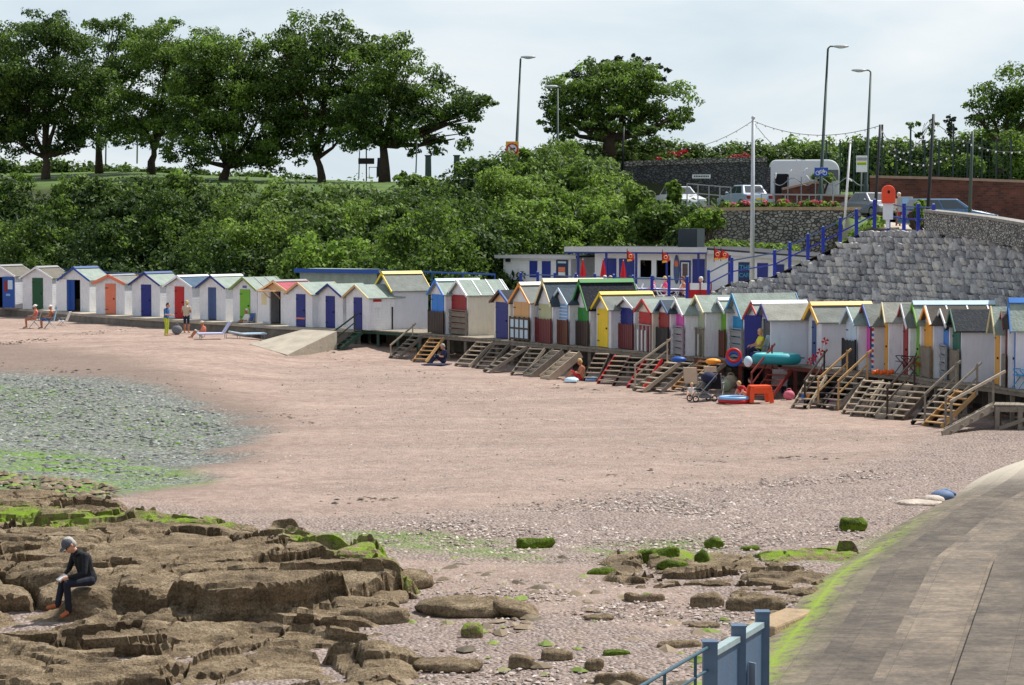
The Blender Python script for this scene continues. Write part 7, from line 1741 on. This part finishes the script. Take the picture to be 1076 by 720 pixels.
def person(label, loc, face, pose, skin, top, legs, shoes=None, scale=1.0, hair=None, hat=None, vox=.02, sleeve=1.0, short=False, group=None, extra=None, asym=None):
    P = {k: Vector(v) for k, v in POSE[pose].items()}
    if asym: P.update({k: Vector(v) for k, v in asym.items()})
    root = empty('person', loc, face, label, 'person', group); root.scale = (scale,)*3
    caps = []; mats_ = [skin, top, legs, shoes or skin]
    def cap(a, b_, r0, r1, part): caps.append((Vector(a), Vector(b_), r0, r1, part))
    pel, che, nec, hea = P['pel'], P['che'], P['nec'], P['hea']
    def side(k, s_):
        if k+('L' if s_ > 0 else 'R') in P: return P[k+('L' if s_ > 0 else 'R')]
        v = P[k]; return Vector((v.x, v.y*s_, v.z))
    for y in (-.05, .05):
        cap(pel+Vector((0, y, .02)), pel.lerp(che, .5)+Vector((0, y*.9, 0)), .125, .115, 1); cap(pel.lerp(che, .5)+Vector((0, y, 0)), che+Vector((0, y*1.4, .02)), .115, .12, 1)
    cap(che, nec, .09, .055, 1); cap(nec, hea, .052, .05, 0)
    fd = (hea-nec).normalized(); tilt = (hea-nec); fw = Vector((1, 0, 0)); fw = (fw-fd*fw.dot(fd)).normalized()
    cap(hea+fd*.02, hea+fd*.05, .088, .09, 0); cap(hea-fd*.03+fw*.03, hea-fd*.07+fw*.045, .07, .045, 0)   # skull, jaw
    cap(hea+fw*.085, hea+fw*.108-fd*.022, .012, .016, 0)  # nose
    for s_ in (-1, 1):
        sd_ = Vector((0, s_, 0)); cap(hea+sd_*.086-fw*.005+fd*.0, hea+sd_*.092-fw*.01+fd*.03, .014, .018, 0)   # ears
        sh, el, wr = side('sho', s_), side('elb', s_), side('wri', s_)
        cap(che+Vector((0, s_*.08, .05)), sh, .085, .062, 1); 
        cap(sh, sh.lerp(el, .5), .06, .052, 1); cap(sh.lerp(el, .5), el, .052, .043, 1 if sleeve >= .5 else 0)
        cap(el, wr, .042, .028, 1 if sleeve >= 1 else 0)
        hd = (wr-el).normalized(); pal = wr+hd*.075; cap(wr, pal, .028, .034, 0)
        q = hd.cross(Vector((0, 0, 1))); q = q.normalized() if q.length > .1 else Vector((0, 1, 0)); dn_ = Vector((0, 0, -1))
        for fi, (o_, ln_) in enumerate(((-.03, .062), (-.01, .074), (.011, .07), (.031, .054))):
            b0 = pal+q*o_*1.05; b1 = b0+hd*ln_*.55+dn_*.012; b2 = b1+hd*ln_*.35+dn_*.035
            cap(b0, b1, .0105, .0095, 0); cap(b1, b2, .0095, .008, 0)
        inn = q*(-s_ if q.y > 0 else s_); t0 = wr+hd*.025+inn*.02; t1 = t0+hd*.04+inn*.028; cap(t0, t1, .013, .011, 0); cap(t1, t1+hd*.026+dn_*.006, .011, .009, 0)
        hp, kn, an, to = side('hip', s_), side('kne', s_), side('ank', s_), side('toe', s_)
        cap(pel+Vector((0, s_*.04, 0)), hp, .12, .1, 2); cap(hp, kn, .095, .062, 2); 
        cap(kn, kn.lerp(an, .35), .06, .058, 0 if short else 2); cap(kn.lerp(an, .35), an, .058, .038 if short else .05, 0 if short else 2)
        cap(an, to, .04, .032, 3); cap(an+Vector((0, 0, -.02)), an.lerp(to, -.25)+Vector((0, 0, -.03)), .035, .03, 3)
    m = MB()
    for a, b_, r0, r1, pt_ in caps:
        if (b_-a).length > 1e-4: m.tube([a, b_], [r0, r1], 12)
        m.sph(a, r0, 12, 8); m.sph(b_, r1, 12, 8)
    o = m.build('body', SKIN, None); rm_ = o.modifiers.new('r', 'REMESH'); rm_.mode = 'VOXEL'; rm_.voxel_size = vox; sm_ = o.modifiers.new('s', 'SMOOTH'); sm_.iterations = 2; sm_.factor = .4
    dg = bpy.context.evaluated_depsgraph_get(); me = bpy.data.meshes.new_from_object(o.evaluated_get(dg)); old = o.data; o.modifiers.clear(); o.data = me; bpy.data.meshes.remove(old); me.name = 'body'
    me.materials.clear(); [me.materials.append(x) for x in mats_]
    n = len(me.polygons); cen = np.empty(n*3, np.float32); me.polygons.foreach_get('center', cen); cen = cen.reshape(-1, 3)
    best = np.full(n, 1e9); bi = np.zeros(n, np.int32)
    for a, b_, r0, r1, pt_ in caps:
        a_ = np.array(a); d_ = np.array(b_)-a_; L2 = max(1e-9, d_@d_); t_ = np.clip(((cen-a_)@d_)/L2, 0, 1); ds = np.linalg.norm(cen-a_-t_[:, None]*d_, axis=1)-(r0+(r1-r0)*t_); k = ds < best; best[k] = ds[k]; bi[k] = pt_
    me.polygons.foreach_set('material_index', bi); me.polygons.foreach_set('use_smooth', [True]*n); me.update(); o.parent = root
    # face: eyes and mouth
    for s_ in (-1, 1): m = MB(); m.sph(hea+fw*.088+Vector((0, s_*.033, 0))+fd*.012, (.012, .014, .009), 8, 6); m.build('eye', DARKIN, root, smooth=True)
    m = MB(); m.sph(hea+fw*.096-fd*.055, (.01, .024, .006), 8, 6); m.build('mouth', paint('lips', C(150, 70, 66), .6), root, smooth=True)
    Mh = Matrix((fw, fd.cross(fw), fd)).transposed()
    if hair: 
        m = MB(); m.sph(hea+fd*.055-fw*.022, (.1, .098, .092), 16, 10, M=Mh); m.sph(hea-fw*.05-fd*.0, (.07, .085, .09), 12, 8, M=Mh); m.build('hair', hair, root, smooth=True)
    if hat:
        kind, hm = hat
        m = MB(); m.sph(hea+fd*.06-fw*.005, (.108, .106, .085), 16, 9, M=Mh)
        if kind == 'cap': m.sph(hea+fd*.055+fw*.11, (.075, .075, .012), 14, 6, M=Mh)
        elif kind == 'sun': m.tube([hea+fd*.05, hea+fd*.062], [.17, .16], 20)
        m.build('hat', hm, root, smooth=True)
    if extra: extra(root, P)
    return root
def flat(px, py): return S(px, py)
def rockman(root, P):
    m = MB(); m.box((.47, 0, .19), (.16, .12, .04), Matrix.Rotation(.5, 3, 'Y')); o = m.build('white_packet', CLO['white'], root, bevel=.012)
    # jacket hem and collar over the body
    m = MB(); m.torus((P['nec'].x-.02, 0, P['nec'].z-.035), .062, .024, 20, 8, M=Matrix.Rotation(.5, 3, 'Y')); m.build('collar', CLO['black'], root, smooth=True)
mp_ = Vector((MAN.x, MAN.y+.05, -.98))
person('person in black with a grey cap sitting on the rock shelf with head bowed', mp_, R(-142), 'rock', SKIN, CLO['black'], CL('dark_trousers', (22, 26, 42)), CLO['boot'], 1.08, hair=CLO['hairg'], hat=('cap', CL('cap_grey', (84, 86, 94))), vox=.0085, extra=rockman,
       asym=dict(kneL=(.44, .12, .1), kneR=(.42, -.06, .14), ankL=(.36, .02, -.36), ankR=(.5, -.1, -.26), toeL=(.5, .05, -.42), toeR=(.64, -.16, -.3), wriL=(.4, .1, .2), wriR=(.38, -.09, .22)))
# far left pair on chairs
WH = PC['white']; 
def folding_chair(label, loc, rz, fabric, frame=None, kind='chair', scale=1.0, back=.62, name='folding_chair', group='folding chairs on the beach'):
    root = empty(name, loc, rz, label, 'chair', group); root.scale = (scale,)*3; frame = frame or GAL
    fabric = fabric if not isinstance(fabric, str) else PC[fabric]
    sh = .42 if kind == 'chair' else .28; lb = -.3 if kind == 'chair' else -.45
    m = MB(); m.bar((-.22, 0, sh), (.26, 0, sh+.02), .5, .03); m.build('seat', fabric, root)
    m = MB(); m.bar((-.24, 0, sh), (-.24+lb*.6, 0, sh+back), .5, .03, up=(1, 0, .3)); m.build('backrest', fabric, root)
    for s_ in (-1, 1):
        m = MB(); m.tube([(.28, s_*.27, 0), (-.2, s_*.27, sh+.2)], .015, 7); m.build('leg', frame, root); m = MB(); m.tube([(-.34, s_*.27, 0), (.24, s_*.27, sh+.2)], .015, 7); m.build('leg', frame, root)
        m = MB(); m.bar((-.3, s_*.28, sh+.21), (.22, s_*.28, sh+.21), .05, .025); m.build('armrest', frame, root)
        m = MB(); m.tube([(-.22, s_*.26, sh-.02), (-.26+lb*.6, s_*.26, sh+back+.02)], .015, 7); m.build('back_rail', frame, root)
    return root
def lounger(label, loc, rz, fabric, head=.5, name='sun_lounger'):
    root = empty(name, loc, rz, label, 'sun lounger', 'sun loungers on the upper sand')
    m = MB(); m.bar((-.4, 0, .27), (.85, 0, .27), .6, .09); m.build('mattress', fabric, root, bevel=.03)
    m = MB(); m.bar((-.42, 0, .28), (-.42-.6*math.cos(head), 0, .28+.75*math.sin(head)), .6, .09, up=(0, 0, 1)); m.build('backrest', fabric, root, bevel=.03)
    for x in (-.55, .7):
        for s_ in (-1, 1): m = MB(); m.tube([(x, s_*.28, 0), (x, s_*.28, .24)], .018, 7); m.build('leg', GAL, root)
    return root
def sit(px, py, face, label, **k):
    p = S(px, py); return p
p = S(36, 345); folding_chair('white folding chair under the person at the far left', p, R(190), WH)
person('person with a white hat and bare tanned legs, leftmost of the seated pair', p+Vector((0, 0, 0)), R(190), 'chair', SKINT, CLO['coral'], SKINT, None, 1.0, hat=('sun', CLO['white']), sleeve=.4, short=True)
p = S(52, 345.5); folding_chair('chair draped in a pale blue towel at the far left', p, R(185), PC['lightblue'], back=.75)
person('person in blue shorts with a white hat, right one of the seated pair', p, R(185), 'chair', SKINT, SKINT, CLO['blue'], None, 1.0, hat=('sun', CLO['white']), sleeve=.0, short=True)
folding_chair('small white folding recliner right of the seated pair', S(66, 342), R(170), WH, kind='low', scale=.85)
p = S(175, 353); person('standing person in a blue shirt and yellow-green shorts looking down', p, R(-20), 'stand_hold', SKIN, CLO['blue'], CLO['ygreen'], None, .98, hair=CLO['hairb'], sleeve=.5)
def bag(label, p, s_, mat, rz=0, cat='bag'):
    root = empty('beach_bag', p, rz, label, cat); m = MB(); m.sph((0, 0, s_*.42), (s_*.5, s_*.32, s_*.44), 14, 8); m.build('bag_body', mat, root, smooth=True)
    m = MB(); m.torus((0, 0, s_*.8), s_*.2, s_*.035, 16, 6, M=Matrix.Rotation(R(90), 3, 'X')); m.build('strap', mat, root, smooth=True); return root
bag('dark bag on the sand at the feet of the standing pair', S(186, 351.5), .55, CLO['grey'])
p = S(196, 350); person('standing person with bare tanned shoulders and dark shorts facing the huts', p, R(80), 'stand_hold', SKINT, CLO['beige'], CLO['navy'], None, .98, hair=CLO['blond'], sleeve=0, short=True)
p = S(213, 355); person('small seated person in coral with a pale hat beside the white and blue lounger', p+Vector((0, 0, .0)), R(200), 'ground', SKINT, CLO['coral'], CLO['white'], None, .95, hat=('sun', CLO['beige']), sleeve=.4, short=True)
lounger('low lounger with a pale lilac back left of the white and blue pair', S(226, 356)+Vector((0, -.2, 0)), R(195), paint('lilac_cloth', C(190, 196, 226), .7, .1), head=.9)
lounger('white and violet lounger lying in front of the person with white hair', S(262, 356.5), R(20), PC['ice'], head=.15)
lounger('bright blue lounger at the right of the white and violet one', S(277, 355.5), R(-160), PC['cyan'], head=.3)
p = S(258, 350.5); folding_chair('blue folding chair under the person with white hair', p, R(215), PC['blue']); person('person with white hair and a dark green skirt seated by the loungers', p, R(215), 'chair', SKINT, CLO['white'], CLO['navy'], None, 1.0, hair=CLO['white'], sleeve=.5)
folding_chair('empty light blue folding chair below the door with the red gable', S(277, 348.5), R(200), PC['cyan'], back=.75)
p = S(466, 382); person('person in navy sitting in the shade below the deck', p, R(200), 'ground', SKIN, CLO['navy'], CLO['navy'], CLO['black'], 1.0, hair=CLO['hairg'], sleeve=.5)
m = MB(); m.bar(S(448, 383.5)+Vector((0, 0, .04)), S(470, 384)+Vector((0, 0, .04)), 1.0, .03); tag(m.build('beach_mat', CLO['navy']), 'dark mat under the person below the deck', 'mat')
bag('dark bin bag standing behind the person below the deck', S(450, 377.5), .9, CLO['black'])
p = S(610, 400); person('tanned sunbather sitting upright on the sand before the red steps', p, R(190), 'ground', SKINT, SKINT, CLO['red'], None, 1.0, hair=CLO['blond'], sleeve=0, short=True)
for x0, x1, y, c_, lb in ((594, 607, 401.5, 'ice', 'crumpled white towel left of the sunbather'), (616, 634, 400, 'lightblue', 'pale blue patterned towel right of the sunbather')):
    m = MB(); a = S(x0, y)+Vector((0, 0, .05)); b_ = S(x1, y)+Vector((0, 0, .05)); m.bar(a, b_, .8, .05); m.sph(a.lerp(b_, .5)+Vector((0, 0, .05)), (.3, .3, .1), 12, 6); tag(m.build('towel', PC[c_], smooth=False), lb, 'towel')
# on the deck: person in yellow
p = G(797, 381.5, .02); folding_chair('pale folding chair on the deck under the person in yellow', p, R(195), PC['ice'])
person('person in a yellow top sitting on the deck before the purple hut', p, R(195), 'chair', SKIN, CLO['yellow'], CLO['navy'], None, 1.0, hair=CLO['blond'], sleeve=.4)
TEAL = pc('teal_vinyl', (30, 140, 150)); 
p = G(815, 384, .02); bo = empty('inflatable_boat', p+Vector((0, -.25, 0)), R(-8), 'teal inflatable boat resting on the red deck edge', 'inflatable boat'); 
m = MB(); pts = [Vector((.72*math.cos(a)*(1 if True else 1), .38*math.sin(a), .26)) for a in np.linspace(0, 2*math.pi, 33)]; m.tube(pts, .2, 14, cap=False); m.build('tube', TEAL, bo, smooth=True)
m = MB(); m.bb(-.6, .6, -.3, .3, .1, .16); m.build('floor', PC['navy'], bo); m = MB(); m.tube([Vector((.72*math.cos(a), .38*math.sin(a), .36)) for a in np.linspace(0, 2*math.pi, 33)], .115, 10, cap=False); m.build('pale_stripe', paint('aqua_vinyl', C(120, 206, 206), .3), bo, smooth=True)
for s_ in (-1, 1): m = MB(); m.torus((s_*.95, 0, .3), .07, .02, 12, 6); m.build('grab_handle', PC['navy'], bo)
def ring(label, c, R0, r0, mats_, M=None, name='swim_ring', cat='swim ring'):
    root = empty(name, c, 0, label, cat); m = MB(); m.torus((0, 0, r0), R0, r0, 32, 12, M=M); m.build('lower_ring', mats_[0], root, smooth=True)
    m = MB(); m.torus((0, 0, r0*2.4), R0*.98, r0*.9, 32, 12, M=M); m.build('upper_ring', mats_[1], root, smooth=True); return root
ring('red and blue paddling ring standing on the deck left of the yellow person', G(771, 379, .24), .24, .075, [PC['blue'], PC['red']], Matrix.Rotation(R(70), 3, 'X'))
ring('low red and blue paddling pool ring on the sand by the pushchair', S(771, 423.5), .5, .075, [PC['red'], PC['lightblue']], name='paddling_pool', cat='paddling pool')
m = MB(); p = G(786, 380, .3); m.sph(p, (.16, .16, .2), 12, 8); tag(m.build('beach_ball', PC['ice'], smooth=True), 'pale ball on the deck at the feet of the person in yellow', 'ball')
# timber props under boat etc: crates
for x, y, c_, lb in ((775, 397, 'wgrey', 'grey crate under the deck edge behind the pushchair'), (788, 400, 'black', 'dark crate under the red handrail')):
    p = S(x, y+6); root = empty('crate', p, .3, lb, 'crate'); m = MB()
    for q in range(4): m.bb(-.35, .35, -.27, -.25, .04+q*.16, .16+q*.16); m.bb(-.35, .35, .25, .27, .04+q*.16, .16+q*.16); m.bb(-.37, -.35, -.27, .27, .04+q*.16, .16+q*.16); m.bb(.35, .37, -.27, .27, .04+q*.16, .16+q*.16)
    m.build('slats', PC[c_], root); m = MB(); m.bb(-.34, .34, -.24, .24, .0, .03); m.build('base', PC[c_], root)
# group on the sand
BG = paint('beige_canvas', C(196, 178, 158), .8, .12)
folding_chair('beige canvas chair farthest left in the group by the red steps', S(728, 414), R(70), BG, back=.6)
folding_chair('beige canvas chair behind the black camp chair', S(751, 413), R(60), BG, back=.6)
folding_chair('black camp chair with its back to the camera beside the pushchair', S(752, 420), R(75), CLO['black'], back=.55)
folding_chair('pale grey chair with its back to the camera right of the orange table', S(819, 417), R(85), PC['grey'], back=.62)
p = S(819, 417); person('dark-haired person in the pale grey chair facing the huts', p+Vector((0, .02, 0)), R(85), 'chair', SKIN, CLO['coral'], CLO['navy'], None, 1.0, hair=CLO['hairb'], sleeve=.3)
p = S(727, 418); person('toddler in pale clothes sitting on the sand left of the pushchair', p, R(250), 'ground', SKINP, CLO['white'], CLO['beige'], None, .62, hair=CLO['blond'], sleeve=.5, short=True)
p = S(783, 420); person('small child in red crouching on the sand beside the orange table', p, R(215), 'crouch', SKINP, CLO['red'], CLO['coral'], None, .8, hair=CLO['blond'], sleeve=.4, short=True)
p = S(789, 416); person('child with a bare pink back sitting behind the orange table', p, R(160), 'ground', SKINP, CLO['pink'], CLO['coral'], None, .75, hair=CLO['hairb'], sleeve=0)
# orange play table
p = S(798, 423); ot = empty('play_table', p, R(10), 'bright orange moulded plastic table with splayed legs', 'table'); OR = pc('orange_plastic', (238, 84, 34))
m = MB(); m.bb(-.36, .36, -.28, .28, .56, .62); m.build('tabletop', OR, ot, bevel=.02)
for sx in (-1, 1):
    for sy in (-1, 1): m = MB(); m.bar((sx*.38, sy*.28, 0), (sx*.3, sy*.22, .56), .16, .1, up=(0, 1, 0)); m.build('leg', OR, ot, bevel=.02)
m = MB(); m.bb(-.3, .3, -.3, -.26, .34, .56); m.build('apron', OR, ot, bevel=.01)
# pushchair
p = S(739, 422); pu = empty('pushchair', p, R(200), 'black pushchair with a raised hood and chrome frame in the middle of the group', 'pushchair')
for s_ in (-1, 1):
    m = MB(); m.tube([(.42, s_*.24, .12), (.0, s_*.24, .55), (-.45, s_*.24, 1.02)], .018, 7); m.build('side_frame', GAL, pu)
    m = MB(); m.tube([(-.32, s_*.24, .12), (.2, s_*.24, .5)], .018, 7); m.build('rear_strut', GAL, pu)
    for x in (.42, -.32): m = MB(); m.torus((x, s_*.27, .12), .1, .024, 18, 6, M=Matrix.Rotation(R(90), 3, 'X')); m.build('wheel', TY, pu)
m = MB(); m.bar((-.1, 0, .42), (.28, 0, .45), .4, .06); m.build('seat', CLO['black'], pu); m = MB(); m.bar((-.12, 0, .44), (-.32, 0, .85), .4, .05, up=(1, 0, 0)); m.build('seat_back', CLO['black'], pu)
m = MB(); m.sph((-.22, 0, .86), (.3, .25, .22), 16, 8); m.build('hood', CLO['navy'], pu, smooth=True); m = MB(); m.tube([(-.45, -.24, 1.02), (-.48, 0, 1.04), (-.45, .24, 1.02)], .022, 7); m.build('handle', TY, pu); m = MB(); m.bar((-.25, 0, .2), (.1, 0, .18), .36, .12); m.build('basket', CLO['grey'], pu)
bag('pink and white striped bag right of the pale grey chair', S(829, 420.5), .42, paint('pink_cloth', C(222, 120, 140), .7, .3, 12))
bag('green and white bag on the sand behind the paddling pool ring', S(762, 412), .55, PC['sage']); bag('pale holdall under the red steps', S(768, 408), .6, CLO['beige'])
def bucket(label, p, mat):
    root = empty('bucket', p, 0, label, 'bucket'); m = MB(); m.tube([(0, 0, 0), (0, 0, .24)], [.1, .14], 16); m.build('pail', mat, root); m = MB(); m.torus((0, 0, .24), .14, .012, 16, 5); m.build('rim', WH, root)
bucket('light blue bucket at the foot of the dark brown steps', S(845, 420.5), PC['sky']); bucket('small pink bucket below the golden handrails', S(872, 422), PC['magenta']); bucket('orange bucket right of the light blue one', S(851, 420.8), PC['orange'])
for x, y, lb in ((881, 418, 'black barrel under the deck below the ice blue hut'), (865, 418, 'dark barrel beneath the golden handrails')):
    p = S(x, y); root = empty('barrel', p, 0, lb, 'barrel'); m = MB(); m.tube([(0, 0, 0), (0, 0, .12), (0, 0, .4), (0, 0, .7), (0, 0, .8)], [.24, .27, .29, .27, .24], 18); m.build('drum', CLO['black'], root, smooth=True)
    for z in (.25, .55): m = MB(); m.torus((0, 0, z), .285, .012, 20, 5); m.build('hoop', METAL, root)
# red lantern/flower decoration by golden hut
p = G(857, 385, .02); root = empty('windmill_toy', p+Vector((0, -.3, 0)), 0, 'red toy windmills on sticks at the deck edge before the clapboard hut', 'toy')
for i, (x, z) in enumerate(((-.1, .35), (.12, .55), (-.25, .2), (.3, .95))): 
    m = MB(); m.tube([(x*.4, 0, 0), (x, 0, z)], .012, 6); m.build('stick', WH, root)
    m = MB(); 
    for k in range(4): a = k*math.pi/2; m.add([(x, -.02, z), (x+.15*math.cos(a), -.02, z+.15*math.sin(a)), (x+.13*math.cos(a+.8), -.05, z+.13*math.sin(a+.8))], [(0, 1, 2)])
    o = m.build('sails', PC['red'], root); so_ = o.modifiers.new('t', 'SOLIDIFY'); so_.thickness = .012
# deck chairs and items at the right
folding_chair('dark folding chair on the deck before the hut with the dark red door', G(949, 392.5, .02)+Vector((0, -.3, 0)), R(190), CLO['grey'], frame=METAL, back=.65)
folding_chair('ginger wooden chair on the deck before the lime-doored hut', G(961, 393.5, .02)+Vector((0, -.3, 0)), R(190), PC['ginger'], frame=PC['ginger'], back=.75)
folding_chair('turquoise canvas chair on the deck at the right edge', G(1073, 408, .02)+Vector((0, -.3, 0)), R(190), PC['cyan'], frame=PC['cyan'], back=.6)
m = MB(); a = G(917, 394.5, .0)+Vector((0, -.35, .12)); 
for k in range(6): m.sph(a+Vector((k*.12, 0, .03*(k % 2))), (.1, .08, .09), 10, 6)
tag(m.build('orange_floats', pc('orange_vinyl', (220, 96, 30)), smooth=True), 'row of orange floats lying on the deck edge below the striped hut', 'floats')
for x, y, c_, lb in ((712, 377, 'blue', 'small blue bundle on the deck by the magenta-doored hut'), (748, 379, 'orange', 'small orange cloth on the deck edge by the brown gate')):
    m = MB(); m.sph(G(x, y, .1)+Vector((0, -.5, 0)), (.3, .2, .12), 12, 7); tag(m.build('bundle', PC[c_], smooth=True), lb, 'bundle')
m = MB(); m.box((0, 0, 0), (1, 1, 1)); 
# ---- cafe terrace people, tables, chairs
def onterr(px, D): p = W(px, 300, D*K); p.z = 1.46; return p
TB = [(633, 75.6), (652, 75.4), (672, 75.2), (692, 75.0), (711, 74.8)]
for i, (px, D) in enumerate(TB):
    p = onterr(px, D); lb = ('white table behind the yellow-edged roof, leftmost on the cafe terrace', 'white table second from the left on the cafe terrace', 'white table in the middle of the cafe terrace', 'white table second from the right on the cafe terrace', 'white table nearest the red windbreak on the cafe terrace')[i]
    root = empty('terrace_table', p, 0, lb, 'table', 'white tables on the cafe terrace'); m = MB(); m.tube([(0, 0, .7), (0, 0, .73)], .42, 20); m.build('tabletop', WH, root); m = MB(); m.tube([(0, 0, .03), (0, 0, .7)], .035, 8); m.build('pedestal', WH, root); m = MB(); m.tube([(0, 0, 0), (0, 0, .03)], .25, 16); m.build('foot', WH, root)
    for k, dx in enumerate((-.62, .62)):
        c = folding_chair('white plastic chair, %s of the %s' % (('left', 'right')[k], lb.replace(' on the cafe terrace', '')), p+Vector((dx, -.1, 0)), R(0 if dx < 0 else 180), WH, frame=WH, back=.5, name='terrace_chair', group='white chairs on the cafe terrace')
PEO = [(684, 75.3, 'person in a pink top, left one of the pink pair on the terrace', CLO['pink'], CLO['hairb'], None, 180), (697, 75.0, 'blond person in a pink top, right one of the pink pair on the terrace', CLO['pink'], CLO['blond'], None, 180), (716, 74.9, 'brown-haired person with bare shoulders near the red windbreak', SKINT, CLO['brown'], None, 170),
       (735, 74.4, 'white-haired person behind the red and white windbreak', CLO['beige'], CLO['white'], None, 190), (643, 75.6, 'person with fair hair between the two right-hand red umbrellas', CLO['white'], CLO['blond'], None, 0), (604, 76.8, 'person in a white cap left of the closed umbrellas', CLO['navy'], None, ('cap', CLO['white']), 200), (663, 75.5, 'person in dark clothes with a white bag at the terrace tables', CLO['black'], CLO['hairb'], None, 10), (634, 75.9, 'person with white hair behind the green roof ridge', CLO['white'], CLO['white'], None, 180)]
for px, D, lb, top, hr_, ht, fa_ in PEO: person(lb, onterr(px, D)+Vector((0, 0, .0)), R(fa_), 'chair', SKIN, top, CLO['navy'], None, 1.0, hair=hr_, hat=ht, sleeve=.4, vox=.03)
for px, lb, cc in ((677, 'member of staff with a pale cap inside the left hatch', 'navy'), (694, 'member of staff inside the right hatch', 'grey')):
    p = W(px, 300, 84.6*K); p.z = 1.46; person(lb, p, R(-90), 'stand', SKIN, CLO[cc], CLO['navy'], None, 1.0, hair=CLO['white'], vox=.03)
p = W(944, 226, 82*K); p.z = float(lz(944, 82*K)); person('person with white hair and a beige top behind the life ring', p, R(-60), 'stand', SKIN, CLO['beige'], CLO['brown'], None, 1.0, hair=CLO['white'], vox=.03)
